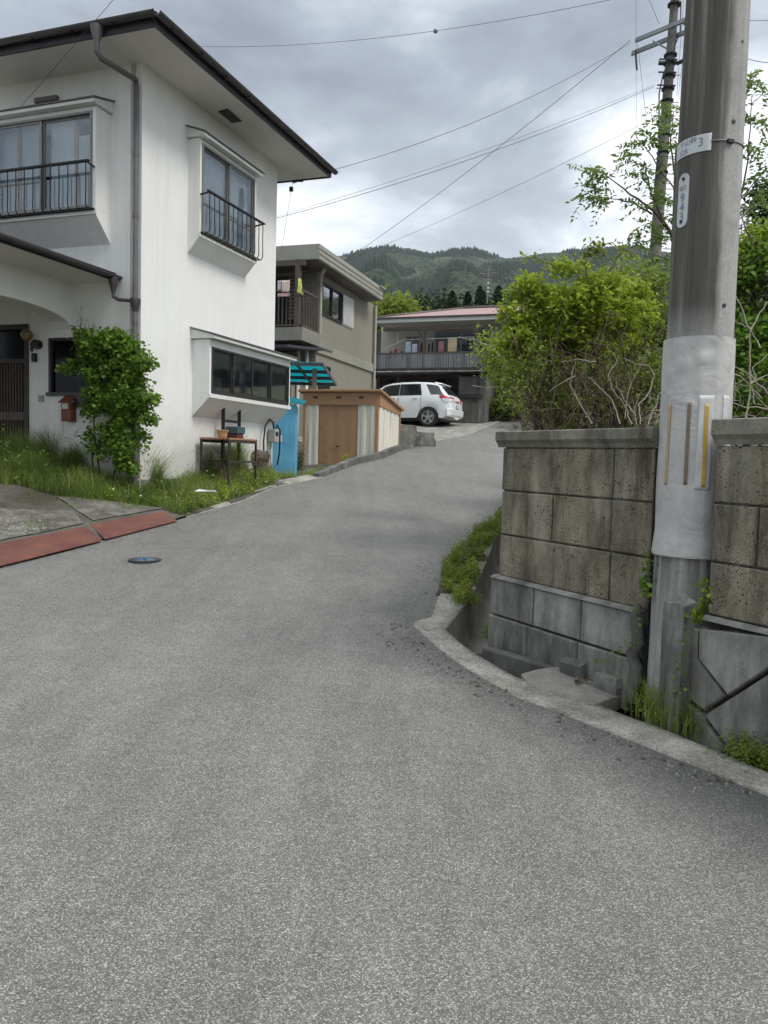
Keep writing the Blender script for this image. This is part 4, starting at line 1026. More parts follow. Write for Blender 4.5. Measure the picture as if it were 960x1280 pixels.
for i in range(16): z = bz1+.4+i*.1; m.box(-.35, -.32, bn-.9, bn-.15, z, z+.06, G)
m.build('louvre_screen', simple('louvre_brown', (.13, .115, .095), .6), gh)
# things hung on the balcony
def cloth(name, F, u0, u1, n, z0, z1, mat, label, cat, amp=.015, nn=10, parent=None, group=None, taper=0.0):
    top = []; bot = []; rows = []
    zs_ = np.linspace(z1, z0, 7)
    for k, z in enumerate(zs_):
        r = []
        for i in range(nn+1):
            t = i/nn; cu = (u0+u1)/2; u = cu+(u0+(u1-u0)*t-cu)*(1-taper*(1-k/6))
            p = F(u, n+amp*math.sin(i*1.7+k*.5)*(k+1)/6, z + .01*math.sin(i*2.1)); r.append(tuple(p))
        rows.append(r)
    o = grid_mesh(name, rows, None, mat, kind=None)
    so = o.modifiers.new('t', 'SOLIDIFY'); so.thickness = .006
    if parent: hang(o, parent)
    return tag(o, label, cat, group)
GB = Fr(G(bu0+.0, 0, 0), ng, -ug)
pink = NT('floral_cloth'); cc = pink.ramp(pink.vor(9), [(0, (.55, .16, .16)), (.25, (.60, .36, .30)), (.5, (.62, .55, .48))]); pink.col(cc); pink.set(.9)
zc3 = at(362, 350, 21.7).z
uA = GB.hit(353, 360)[0]; uB = GB.hit(363, 360)[0]
zA_ = GB.hit(358, 351)[1]; zB_ = GB.hit(358, 366)[1]
cloth('towel', GB, uA, uB, .05, zB_, zA_, pink.m, 'pink floral towel hanging over the grey house balcony rail', 'towel')
uA = GB.hit(348, 360)[0]; uB = GB.hit(352, 360)[0]; cloth('garment', GB, uA, uB, .05, zB_+.05, zA_, simple('pale_shirt', (.45, .42, .42), .9, var=.4, scale=8), 'pale shirt hanging left of the floral towel on the grey house balcony', 'garment')
uA = GB.hit(348, 360)[0]; uB = GB.hit(363, 360)[0]; zA_ = GB.hit(358, 367)[1]; zB_ = GB.hit(358, 371)[1]
m = MB(); m.box(uA, uB, .0, .06, zB_, zA_, GB); tag(m.build('rail_planter', simple('pink_box', (.55, .33, .33), .7, var=.3, scale=9), bevel=.01), 'long narrow pink box hung on the balcony rail below the floral towel', 'planter box')
yl = NT('yellow_cloth'); yl.col(yl.ramp(yl.noise(14, 3), [(.4, (.22, .26, .05)), (.6, (.55, .58, .16))])); yl.set(.9)
SB = Fr(G(0, bn-.12, 0), ug, ng); ua = SB.hit(370, 355)[0]; ub = SB.hit(378, 355)[0]; z1_ = SB.hit(373, 348)[1]; z0_ = SB.hit(373, 367)[1]
cloth('yellow_cloth', SB, ua, ub, .02, z0_, z1_, yl.m, 'yellow green cloth hung on the side of the grey house balcony', 'cloth', taper=.5)
# dark lean-to roof below the balcony
m = MB(); q0 = at(347, 430, 21.0); 
LT = Fr((q0.x, q0.y, 0), ug, ng); n2 = LT.hit(384, 444)[0]
pa = [at(347, 424, 20.2), at(385, 441, 21.6), at(347, 441, 21.6)]
u_a, u_b = -2.4, -.1
m.prism([G(u, n, z) for u, n, z in ((u_a, -5, bz0-.35), (u_a, bn+.05, bz0-.35), (u_b, bn+.15, bz0-.14), (u_b, -5, bz0-.14))], [G(u, n, z+.07) for u, n, z in ((u_a, -5, bz0-.35), (u_a, bn+.05, bz0-.35), (u_b, bn+.15, bz0-.14), (u_b, -5, bz0-.14))])
m.build('lower_roof', simple('lower_roof', (.035, .033, .05), .5), gh)
m = MB(); m.tube([G(-.6, -.02, bz0-.2), G(-.6, -.02, 1)], .05, 8); m.build('vent_pipe', M['trim'], gh, smooth=True); m = MB(); m.tube([G(-.6, -.28, bz0-.2), G(-.6, -.28, 1)], .05, 8); m.build('vent_pipe', M['trim'], gh, smooth=True)
m = MB(); m.box(-.9, -.001+0, -6, -.35, .8, bz0-.45, G); m.build('ground_floor', M['grey_wall'], gh)
m = MB(); u0, zz1 = G.hit(398, 455); u1, _ = G.hit(412, 460); m.box(u0, u1, -.02, .04, zz1-.9, zz1, G); w2 = m.build('window', dn_, gh); m = MB(); m.box(u0+.06, u1-.06, .041, .046, zz1-.84, zz1-.06, G); m.build('pane', M['dark_glass'], w2)

# ================================================================== TURQUOISE CANOPY, BLUE SHEET, BROWN SHED
teal = clear_glass('teal_plastic', .10, (.02, .50, .50), .25)
teal_s = NT('teal_sheet'); teal_s.col(teal_s.ramp(teal_s.noise(2, 4), [(.3, (.012, .22, .25)), (.7, (.03, .38, .42))])); teal_s.set(.35)
_tr = teal_s.n('ShaderNodeBsdfTranslucent'); _tr.inputs[0].default_value = (.03, .64, .70, 1); _ms = teal_s.n('ShaderNodeMixShader'); _ms.inputs[0].default_value = .6
teal_s.l(teal_s.b.outputs[0], _ms.inputs[1]); teal_s.l(_tr.outputs[0], _ms.inputs[2]); teal_s.l(_ms.outputs[0], teal_s.o.inputs[0])
zn = at(400, 455.5, 18.0).z; zf_ = at(400, 480, 19.7).z
xl = -3.4
can = empty('canopy', tuple(at(385, 470, 18.8)), 'turquoise plastic lean to canopy on a dark frame between the houses', 'canopy')
NR = at(404, 455, 18.0); FRt = at(421, 480, 19.7)
edge = FRt-NR
def cpn(x, t, dz=0): 
    p = NR+edge*t; return Vector((p.x-x, p.y, p.z+dz))
m = MB()
for k in range(8):
    a, b = k*.30+.004, (k+1)*.30-.004
    m.prism([cpn(a, 0, .03), cpn(b, 0, .03), cpn(b, 1, .03), cpn(a, 1, .03)], [cpn(a, 0, .036), cpn(b, 0, .036), cpn(b, 1, .036), cpn(a, 1, .036)])
m.build('sheet', teal_s.m, can)
fd = simple('canopy_frame', (.045, .042, .045), .6)
for t in (0, .36, .68, 1.0):
    m = MB(); m.prism([cpn(0, t, -.05), cpn(2.5, t, -.05), cpn(2.5, t, .026), cpn(0, t, .026)], [p+Vector((0, .05, 0)) for p in (cpn(0, t, -.05), cpn(2.5, t, -.05), cpn(2.5, t, .026), cpn(0, t, .026))]); m.build('purlin', fd, can)
for x in (0, .6, 1.2, 1.8, 2.4):
    m = MB(); m.prism([cpn(x, .03, -.04), cpn(x+.035, .03, -.04), cpn(x+.035, .03, .02), cpn(x, .03, .02)], [cpn(x, 1, -.04), cpn(x+.035, 1, -.04), cpn(x+.035, 1, .02), cpn(x, 1, .02)]); m.build('rafter', M['pipe'] if x == 0 else fd, can)
p = at(393, 480, 18.35); m = MB(); m.box(p.x-.05, p.x+.05, p.y-.03, p.y+.04, .8, zn-.06); m.build('post', simple('grey_post', (.17, .15, .13), .7), can)
p = at(352, 480, 18.35); m = MB(); m.box(p.x-.05, p.x+.05, p.y-.03, p.y+.04, .8, zn-.06); m.build('post', M['brown_post'], can)
# blue painted sheet wall
YB = 15.3; b0 = at(350, 500, YB); BF = Fr((b0.x, b0.y, 0), (1, 0.05, 0), (0.05, -1, 0))
ba, bb = BF.hit(345, 560)[0], BF.hit(368.5, 560)[0]; bt_ = BF.hit(360, 506)[1]
bl = empty('blue_shed', BF(bb*.5, -.3, 1.0), 'narrow lean to of sky blue painted sheet with a small turquoise roof', 'shed')
blue = NT('blue_paint'); blue.col(blue.ramp(blue.noise(3, 5, .65), [(.3, (.07, .27, .42)), (.5, (.10, .36, .55)), (.7, (.16, .44, .60))])); blue.bump(blue.noise(1, 3, .5, 0, sc=(9, 9, .2)), .5, .03); blue.set(.5)
m = MB(); m.box(-.4, bb, -.9, 0, .7, bt_, BF); m.build('wall', blue.m, bl)
m = MB(); m.prism([BF(-.4, .05, bt_+.12), BF(bb+.15, .08, bt_+.0), BF(bb+.15, .08, bt_+.02), BF(-.4, .05, bt_+.15)], [BF(-.4, -1.0, bt_+.32), BF(bb+.15, -1.0, bt_+.14), BF(bb+.15, -1.0, bt_+.16), BF(-.4, -1.0, bt_+.35)]); m.build('roof', teal_s.m, bl)
# shed
sh_m = NT('shed_cream'); sh_m.col(sh_m.mix(sh_m.math('MULTIPLY', sh_m.ramp(sh_m.noise(1, 5, .65, sc=(14, 14, .7)), [(.52, 0.0), (.7, 1.0)]), .6), (.66, .63, .54), (.27, .235, .17))); sh_m.set(.5)
sh_b = NT('shed_brown'); sh_b.col(sh_b.mix(sh_b.ramp(sh_b.noise(5, 6, .7), [(.55, 0.0), (.72, .55)]), (.36, .205, .105), (.15, .075, .045))); sh_b.set(.5)
hs0 = at(472, 560, 17.7); sa = R_(17); u_f = Vector((-math.cos(sa), math.sin(sa), 0)); u_s = Vector((math.sin(sa), math.cos(sa), 0))
SFf = Fr((hs0.x, hs0.y, 0), u_f, -u_s); SSd = Fr((hs0.x, hs0.y, 0), u_s, -u_f)
sw_ = SFf.hit(379, 540)[0]; sdp = SSd.hit(499, 540)[0]
zt0 = SFf.hit(473, 490)[1]; zbk = SSd.hit(499, 512)[1]
shd = empty('storage_shed', (hs0.x, hs0.y, 1.2), 'brown and cream steel storage shed with a slanting roof beside the lane', 'shed')
def corr(F, u0, u1, z0, zf, mat, name, nrib=6, n=0.0, d=.02, parent=shd):
    m = MB(); N_ = nrib*4; pts = []
    for i in range(N_+1):
        u = u0+(u1-u0)*i/N_; pts.append((u, n + (0 if i % 4 in (0, 3) else d)))
    top = [F(u, nn, zf(u)) for u, nn in pts]; bot = [F(u, nn, z0) for u, nn in pts]; k = len(pts)
    topb = [F(u, n-.03, zf(u)) for u, nn in pts]; botb = [F(u, n-.03, z0) for u, nn in pts]
    m.add(top+bot+topb+botb, [(i, i+1, k+i+1, k+i) for i in range(k-1)] + [(2*k+i+1, 2*k+i, 3*k+i, 3*k+i+1) for i in range(k-1)] + [(i+1, i, 2*k+i, 2*k+i+1) for i in range(k-1)])
    return m.build(name, mat, parent)
zhead = SFf.hit(430, 506)[1]; cut1 = SFf.hit(398, 540)[0]; cut2 = SFf.hit(447, 540)[0]
corr(SFf, .06, cut2, .75, lambda u: zhead, sh_m.m, 'panel', 2); corr(SFf, cut1, sw_-.05, .75, lambda u: zhead, sh_m.m, 'panel', 2)
dr_ = corr(SFf, cut2+.005, cut1-.005, .78, lambda u: zhead-.01, sh_b.m, 'door', 3, n=-.02, d=.008)
m = MB(); hx = SFf.hit(422, 558); m.box(hx[0]-.03, hx[0]+.03, .0, .012, hx[1]-.015, hx[1]+.015, SFf); m.build('handle', blk, dr_)
corr(SSd, .06, sdp-.05, .75, lambda u: zhead-.02-(u/sdp)*(zhead-.02-(zbk-.14)), sh_m.m, 'panel', 5)
corr(Fr(SFf(sw_, 0, 0), u_s, u_f), .02, sdp, .75, lambda u: zhead-.1-(u/sdp)*.3, sh_b.m, 'side_wall', 7)
for bx_ in ((0, .06, -.06, .03, .75, zt0-.02, SFf), (sw_-.05, sw_, -.06, .03, .75, zt0-.03, SFf), (sdp-.04, sdp, -.05, .03, .75, zbk-.06, SSd)): m = MB(); m.box(*bx_); m.build('corner_post', sh_b.m, shd)
m = MB(); m.box(.061, sw_-.051, -.03, .028, zhead+.0, zt0-.02, SFf); m.box(.061, sw_-.051, .028, .04, zhead, zhead+.03, SFf)
fr_ = m.build('header', sh_b.m, shd); m = MB()
for px_ in (395, 424, 452): u = SFf.hit(px_, 497)[0]; m.box(u-.06, u+.06, .029, .033, (zhead+zt0)/2-.01, (zhead+zt0)/2+.045, SFf)
m.build('vent', simple('rust_vent', (.10, .035, .02), .8), fr_)
m = MB(); m.prism([SSd(.0, .034, zhead-.02), SSd(sdp, .034, zbk-.14), SSd(sdp, .034, zbk-.03), SSd(.0, .034, zt0-.02)], [SSd(.0, .0, zhead-.02), SSd(sdp, .0, zbk-.14), SSd(sdp, .0, zbk-.03), SSd(.0, .0, zt0-.02)]); m.build('side_header', sh_b.m, shd)
m = MB(); e_ = .10; P0 = lambda u, n, z: SFf(u, n, z)
RO = lambda u, n: SFf(u, n, 0)
def rp_(u, n): z = zt0 + (zbk-zt0)*(-n/sdp); return z
m.prism([SFf(u, n, rp_(u, n)-.02) for u, n in ((-e_, .12), (sw_+e_, .12), (sw_+e_, -sdp-.08), (-e_, -sdp-.08))], [SFf(u, n, rp_(u, n)+.035) for u, n in ((-e_, .12), (sw_+e_, .12), (sw_+e_, -sdp-.08), (-e_, -sdp-.08))]); m.build('roof', sh_b.m, shd, bevel=.008)
# ================================================================== PINK ROOFED HOUSE
M['cream_wall'] = stucco('cream_wall', (.50, .48, .43), amt=.4)
M['pink_roof'] = NT('pink_roof'); _m = M['pink_roof']; _w = _m.n('ShaderNodeTexWave'); 
_m.l(_m.pos((1, 1, 1), R_(20)), _w.inputs['Vector']); _w.inputs['Scale'].default_value = 1.1
_m.col(_m.mix(_m.ramp(_m.noise(1.2, 5, .6), [(.3, .1), (.7, .5)]), (.33, .185, .17), (.25, .19, .17))); _m.set(.6); _m.bump(_w.outputs[0], .4, .04); M['pink_roof'] = _m.m
ur = Vector((math.cos(R_(19)), -math.sin(R_(19)), 0)); nr = Vector((-math.sin(R_(19)), -math.cos(R_(19)), 0))
P0_ = at(530, 500, 35.0); PHF = Fr((P0_.x, P0_.y, 0), ur, nr)
ph = empty('pink_roof_house', (P0_.x, P0_.y, 3.2), 'cream house with a faded pink hipped roof and a balcony of laundry up the lane', 'house')
EN, BN = 1.5, 1.25
pl_, zev = PHF.hit(469, 404, EN); zev2 = PHF.hit(614, 393, EN)[1]; zev = (zev+zev2)/2
wl = PHF.hit(476, 430)[0]; wr = 7.0
m = MB(); m.box(wl, wr, -8, 0, 2.6, zev+.02, PHF); m.build('wall', M['cream_wall'], ph)
rdg = 2.6; zr1 = at(560, 386.5, 38.5).z
m = MB()
c = [PHF(pl_, EN, zev+.12), PHF(wr+1, EN, zev+.12), PHF(wr+1, -9, zev+.12), PHF(pl_, -9, zev+.12)]
ra = PHF(pl_+rdg, -3.7, zr1); rb = PHF(wr-3, -3.7, zr1)
m.add(c+[ra, rb], [(0, 1, 5, 4), (1, 2, 5), (2, 3, 4, 5), (3, 0, 4), (3, 2, 1, 0)]); prf = m.build('roof', M['pink_roof'], ph)
m = MB(); m.tube([ra, rb], .12, 6); m.tube([c[0], ra], .09, 6); m.build('ridge_tile', M['brown_post'], prf, smooth=True)
m = MB(); m.box(pl_, wr+1, EN-.03, EN+.03, zev-.10, zev+.13, PHF); m.box(pl_-.03, pl_+.03, -9, EN, zev-.10, zev+.13, PHF); m.build('fascia', M['trim'], ph)
m = MB(); half_gutter(m, PHF(pl_, EN+.10, zev+.10), PHF(wr+1, EN+.10, zev+.10), .07); m.build('gutter', M['pipe'], ph)
m = MB(); m.box(pl_+.05, wr+.9, -.02, EN-.04, zev-.06, zev-.03, PHF); m.build('soffit', M['soffit'], ph)
# hood beam below the eave
zb2 = PHF.hit(540, 404, BN)[1]; zb1_ = PHF.hit(540, 411, BN)[1]
m = MB(); m.box(pl_+.3, wr, BN-.05, BN+.05, zev-.42, zev-.30, PHF); m.build('balcony_beam', M['brown_post'], ph)
zrl = PHF.hit(530, 441, BN)[1]; zfl = PHF.hit(530, 460, BN)[1]
for px_ in (474, 530, 597):
    u = PHF.hit(px_, 430, BN)[0]; m = MB(); m.box(u-.05, u+.05, BN-.05, BN+.05, zfl, zev-.42, PHF)
    m.tube([PHF(u, BN, zev-.85), PHF(u-.28, BN, zev-.42)], .03, 5); m.build('balcony_post', M['brown_post'], ph)
bl0 = PHF.hit(467, 445, BN)[0]; bl1 = PHF.hit(608, 445, BN)[0]
m = MB(); m.box(bl0, bl1, BN+.051, BN+.09, zrl-.05, zrl+.02, PHF)
br_ = m.build('balcony_rail', M['brown_post'], ph)
gp_m = NT('grey_panel'); _v = gp_m.noise(1, 2, .5, 0, sc=(3, 3, .01)); gp_m.col(gp_m.ramp(_v, [(.35, (.11, .115, .12)), (.5, (.19, .20, .21)), (.65, (.13, .14, .15))])); gp_m.set(.6)
m = MB(); k = 44
for i in range(k):
    a = bl0+(bl1-bl0)*i/k; b = bl0+(bl1-bl0)*(i+.82)/k; m.box(a, b, BN+.055, BN+.07+.01*(i % 2), zfl, zrl-.051, PHF)
m.build('balcony_panel', gp_m.m, ph); m = MB(); m.box(bl0, bl1, -.0+.01, BN+.05, zfl-.15, zfl-.002, PHF); m.build('balcony_floor', M['brown_post'], ph)
def pwin(a, b, c_, d):
    u0, z1 = PHF.hit(a, b); u1, z0 = PHF.hit(c_, d); m = MB(); m.box(u0, u1, .003, .06, z0, z1, PHF); w_ = m.build('window', M['alu'], ph); n_ = 2
    for i in range(n_):
        m = MB(); s = (u1-u0)/n_; m.box(u0+i*s+.05, u0+(i+1)*s-.05, .061, .066, z0+.06, z1-.06, PHF); m.build('pane', simple('far_pane', (.06, .075, .08), .15, var=.3), w_)
pwin(508, 421, 523, 458); pwin(544, 414, 610, 458)
lau = [(487, 491, 446, 439, (.02, .02, .03), 'dark short garment', .6), (492.5, 497, 446, 436, (.40, .03, .05), 'bright red shirt', .3), (501, 504, 446, 439, (.02, .02, .025), 'small black sock pair', .3), (507, 514, 444, 427, (.45, .52, .58), 'pale blue shirt', .1), (515, 522, 444, 430, (.50, .55, .60), 'white shirt', .15), (525, 531, 444, 428, (.012, .013, .02), 'long black dress shaped garment', .5), (535, 537.5, 444, 430, (.03, .03, .05), 'narrow navy trouser leg', .2), (539.5, 542, 444, 428, (.02, .02, .03), 'narrow black trouser leg', .2), (548, 555, 440, 427, (.38, .16, .19), 'dusty pink towel', 0), (560, 571, 440, 422, (.58, .46, .30), 'tall peach patterned sheet', 0), (583, 590, 438, 423, (.015, .03, .06), 'navy jacket', .2), (592, 597, 440, 426, (.3, .3, .32), 'grey shirt', .2)]
for a, b, y1_, y0_, c_, nm, tp_ in lau:
    u0 = PHF.hit(a, 430, BN-.25)[0]; u1 = PHF.hit(b, 430, BN-.25)[0]; z0 = PHF.hit(a, y1_, BN-.25)[1]-.1; z1 = PHF.hit(a, y0_, BN-.25)[1]
    cloth('laundry', PHF, u0, u1, BN-.25, z0, z1, simple('cloth_'+str(int(a)), c_, .9, var=.2, scale=5), nm+' on the line of the pink roofed house balcony', 'laundry', amp=.03, group='laundry on the far balcony', taper=tp_)
m = MB(); zl = PHF.hit(540, 424, BN-.25)[1]; m.tube([PHF(bl0+.4, BN-.25, PHF.hit(487, 436, BN-.25)[1]), PHF(PHF.hit(505, 430, BN-.25)[0], BN-.25, zl), PHF(bl1-.2, BN-.25, zl+.06)], .015, 5); m.tube([PHF(bl0+1.0, BN-.2, zev-.4), PHF(bl0+1.0, BN-.2, zl-.1)], .012, 5)
m.build('drying_pole', M['trim'], ph)
# antenna
an = at(609, 372, 41); an2 = at(611, 334, 41)
at_ = empty('tv_antenna', an, 'thin television antenna mast with cross elements above the pink roof', 'antenna')
m = MB(); m.tube([an-Vector((0, 0, .3)), an2], .032, 6); m.build('mast', M['alu'], at_)
m = MB()
for k, (dz, l) in enumerate(((.15, .5), (.32, .9), (.42, .55), (.62, .4))):
    p = an2-Vector((0, 0, dz)); m.tube([p-ur*l*.5, p+ur*l*.5], .024, 5)
m.build('element', M['alu'], at_)
for dz in (.8, 1.05, 1.25):
    m = MB(); m.lathe(an2-Vector((0, 0, dz)), [(.02, -.04), (.06, -.02), (.06, .02), (.02, .04)], 8); m.build('insulator', M['trim'], at_, smooth=True)

# ================================================================== CARPORT
C0 = at(590, 500, 28.8); CP = Fr((C0.x, C0.y, 0), ur, nr)
cpt = empty('carport', (C0.x-1.5, C0.y, 2.8), 'dark open carport with a corrugated roof and grey block side wall behind the white car', 'carport')
cu0 = CP.hit(440, 470)[0]; cu1 = CP.hit(613, 460)[0]; zcf = CP.hit(540, 467)[1]; zcb = zcf+.0
cor = NT('corrugated'); cor.col(cor.ramp(cor.noise(2, 5, .6), [(.35, (.28, .28, .27)), (.65, (.55, .55, .53))])); cor.set(.5)
m = MB(); nn = 150
def cz(i): return .02*math.sin(i*1.9)
top = []; bk = []
for i in range(nn+1):
    u = cu0+(cu1-cu0)*i/nn; top.append(CP(u, .5, zcf+.03+cz(i))); bk.append(CP(u, -3.6, zcf+.20+cz(i)))
m.add(top+bk+[p+Vector((0, 0, .012)) for p in top]+[p+Vector((0, 0, .012)) for p in bk], [(i, i+1, nn+2+i, nn+1+i) for i in range(nn)]+[(2*nn+2+i+1, 2*nn+2+i, 3*nn+3+i, 3*nn+3+i+1) for i in range(nn)]+[(i+1, i, 2*nn+2+i, 2*nn+3+i) for i in range(nn)])
m.build('roof_sheet', cor.m, cpt)
m = MB(); m.box(cu0, cu1, -.75, -.65, zcf-.12, zcf+.02, CP); m.box(cu0, cu1, -3.6, -3.5, zcf+.0, zcf+.16, CP); m.box(cu0, cu1, .50, .52, zcf+.055, zcf+.11, CP); m.build('beam', M['dark_wood'], cpt)
wu0 = CP.hit(573, 500)[0]; wu1 = CP.hit(599, 500)[0]; wu2 = CP.hit(607, 500)[0]
m = MB(); m.box(wu0, wu1, -.15, .0, 2.2, zcf-.12, CP); m.box(wu1+.002, wu2, -3.4, .06, 2.2, zcf-.03, CP); 
m.build('side_wall', M['dark_kerb'], cpt)
m = MB(); m.box(wu0+.5, wu0+.95, .002, .02, 2.7, 3.6, CP); m.build('patch_board', simple('patch_brown', (.13, .11, .09), .8), cpt)
m = MB(); m.box(cu0, wu1, -3.7, -3.5, 2.0, zcf+.3, CP); m.build('back_wall', simple('dark_boards', (.045, .04, .038), .85, var=.5, scale=2), cpt)
for px_ in (476, 500): u = CP.hit(px_, 480)[0]; m = MB(); m.box(u-.05, u+.05, .2, .29, 2.3, zcf-.05, CP); m.build('post', M['dark_wood'], cpt)
m = MB(); u0, z1 = CP.hit(548, 497, -1.2); u1, z0 = CP.hit(592, 502, -.2); m.box(u0, wu0+.9, -1.0, .12, z1-.12, z1+.02, CP); m.build('shelf', M['dark_wood'], cpt)
for (a, b, c_, d, off, colr, lab) in ((556, 474, 582, 492, -1.6, (.06, .055, .045), 'dull board leaning at the back of the carport'), (500, 470, 545, 480, -2.2, (.10, .085, .06), 'long tan bundle under the carport roof'), (565, 466, 574, 487, -1.5, (.16, .15, .12), 'pale small board hanging inside the carport'), (470, 474, 486, 500, -2.8, (.05, .02, .04), 'dull purple crate at the back of the carport')):
    u0, z1 = CP.hit(a, b, off); u1, z0 = CP.hit(c_, d, off); m = MB(); m.box(u0, u1, off-.3, off, z0, z1, CP)
    tag(m.build('stored_board' if 'board' in lab else 'crate' if 'crate' in lab else 'bundle', simple('clutter'+str(a), colr, .9, var=.4, scale=3), bevel=.03), lab, 'storage')

# ================================================================== CAR
cw = at(535, 533.5, 26.7); a_f = Vector((-math.cos(R_(21)), math.sin(R_(21)), 0)); a_l = Vector((-a_f.y, a_f.x, 0))   # forward, left(visible) side
zc0 = cw.z
carO = Vector((cw.x, cw.y, 0)) - a_f*.78 - a_l*.78 + Vector((0, 0, zc0))
CT = lambda x, y, z: carO + a_f*x + a_l*y + Vector((0, 0, z))
car = empty('parked_car', tuple(CT(2, 0, 0)), 'small white five door hatchback parked nose in, rear corner towards the lane', 'car')
paint = NT('white_paint'); paint.col((.74, .77, .79)); paint.set(.22, 0, .5); paint.b.inputs['Coat Weight'].default_value = .5; paint = paint.m
XS = [0, .03, .08, .16, .28, .42, .55, .9, 1.3, 1.8, 2.2, 2.45, 2.75, 3.05, 3.2, 3.5, 3.85, 4.02, 4.1]
TOP = [.82, .98, 1.05, 1.13, 1.26, 1.41, 1.50, 1.545, 1.56, 1.55, 1.515, 1.46, 1.29, 1.13, 1.06, 1.0, .90, .78, .6]
HW = [.66, .76, .80, .83, .85, .86, .865, .87, .87, .87, .87, .865, .86, .85, .845, .83, .78, .70, .58]
BELT = [.72, .90, 1.0, 1.04, 1.055, 1.06, 1.06, 1.05, 1.04, 1.03, 1.015, 1.0, .99, .985, .98, .95, .87, .74, .55]
RW = [.55, .66, .68, .68, .66, .645, .64, .645, .65, .65, .645, .63, .66, .70, .72, .70, .64, .58, .5]
ip = lambda A, x: float(np.interp(x, XS, A))
WR, AX = .325, (.78, 3.28)
def ring(x):
    top, hw, belt, rw_ = ip(TOP, x), ip(HW, x), ip(BELT, x), ip(RW, x)
    sill = .30 if .2 < x < 3.95 else .36
    for xw in AX:
        if abs(x-xw) < .38: sill = max(sill, .30+math.sqrt(.38**2-(x-xw)**2))
    mid = max(.56, sill+.05); b2 = max(belt, mid+.05)
    rail = (rw_, max(b2+.01, top-.07)); 
    pts = [(0, .26), (hw-.20, min(sill, .5) if sill < .5 else sill-.02), (hw-.03, sill), (hw, mid), (hw+.0, (mid+b2)/2), (hw-.035, b2), rail, (rw_-.12, max(rail[1]+.005, top-.025)), (rw_-.36, top-.005), (0, top)]
    return pts
xs_ = sorted(set([round(v, 3) for v in np.arange(0, 4.1, .05)] + XS + [4.1]))
V = []; F4 = []; k = len(ring(1))
for x in xs_:
    r = ring(x); V += [tuple(CT(x, y, z)) for y, z in r] + [tuple(CT(x, -y, z)) for y, z in r]
for i in range(len(xs_)-1):
    for s in (0, 1):
        for j in range(k-1):
            a = i*2*k+s*k+j; b = a+2*k; F4.append((a, a+1, b+1, b) if s == 0 else (a+1, a, b, b+1))
m = MB(); m.v = V; m.f = F4 + [tuple(range(0, k))+tuple(range(2*k-2, k, -1)), ]
m.f.append(tuple(i+(len(xs_)-1)*2*k for i in m.f[-1][::-1]))
body = m.build('body', paint, car, smooth='auto')
gl_c = NT('car_glass'); gl_c.col((.012, .015, .018)); gl_c.set(.05, 0, .6); gl_c = gl_c.m
def side_pt(x, v, y_s, off=.006):
    r = ring(x); (y0, z0), (y1, z1) = r[5], r[6]; n = Vector((0, z1-z0, y0-y1)).normalized()
    return CT(x, (y0+(y1-y0)*v+n.y*off)*y_s, z0+(z1-z0)*v+n.z*off)
def side_glass(poly, name, s):
    # poly: bottom-left x,v ... given as (xa_bottom, xa_top, xb_bottom, xb_top, v0, v1)
    xa0, xa1, xb0, xb1, v0, v1 = poly; m = MB(); n = 8; vs = []
    for j in range(5):
        t = j/4; v = v0+(v1-v0)*t; xa = xa0+(xa1-xa0)*t; xb = xb0+(xb1-xb0)*t
        for i in range(n+1): vs.append(side_pt(xa+(xb-xa)*i/n, v, s))
    m.add(vs, [(j*(n+1)+i, j*(n+1)+i+1, (j+1)*(n+1)+i+1, (j+1)*(n+1)+i) for j in range(4) for i in range(n)]); m.build(name, gl_c, car, smooth=True)
for s in (1, -1):
    side_glass((1.85, 1.85, 2.92, 2.42, .04, .92), 'side_window', s); side_glass((1.02, 1.12, 1.835, 1.835, .04, .92), 'side_window', s); side_glass((.62, .50, .80, .92, .18, .90) if False else (.20, .46, .70, .92, .06, .93), 'rear_quarter_window', s)
# back window wrapping between the pillars
m = MB(); vs = []
for j in range(6):
    t = j/5; x = .13+.27*t; z = ip(TOP, x)
    for i in range(9): y = (-1+2*i/8)*(.62-.06*t); vs.append(CT(x-.018+.02*(abs(y)/.6)**2, y, z+.012-.03*(abs(y)/.62)**2))
m.add(vs, [(j*9+i, j*9+i+1, (j+1)*9+i+1, (j+1)*9+i) for j in range(5) for i in range(8)]); m.build('rear_window', gl_c, car, smooth=True)
m = MB(); m.prism([CT(.40, y, z) for y, z in ((-.56, 1.45), (.56, 1.45), (.52, 1.485), (-.52, 1.485))], [CT(.66, y, z) for y, z in ((-.58, 1.48), (.58, 1.48), (.54, 1.53), (-.54, 1.53))]); m.build('spoiler', paint, car, bevel=.01)
m = MB(); vs = []
for j in range(5):
    t = j/4; x = 2.48+.52*t
    for i in range(9): y = (-1+2*i/8)*(.60+.08*t); vs.append(CT(x+.02, y, ip(TOP, x)+.012-.02*(abs(y)/.65)**2))
m.add(vs, [(j*9+i, j*9+i+1, (j+1)*9+i+1, (j+1)*9+i) for j in range(4) for i in range(8)]); m.build('windscreen', gl_c, car, smooth=True)
red = simple('tail_red', (.45, .02, .03), .2, var=.1); clr = simple('tail_clear', (.62, .60, .60), .2, var=.1)
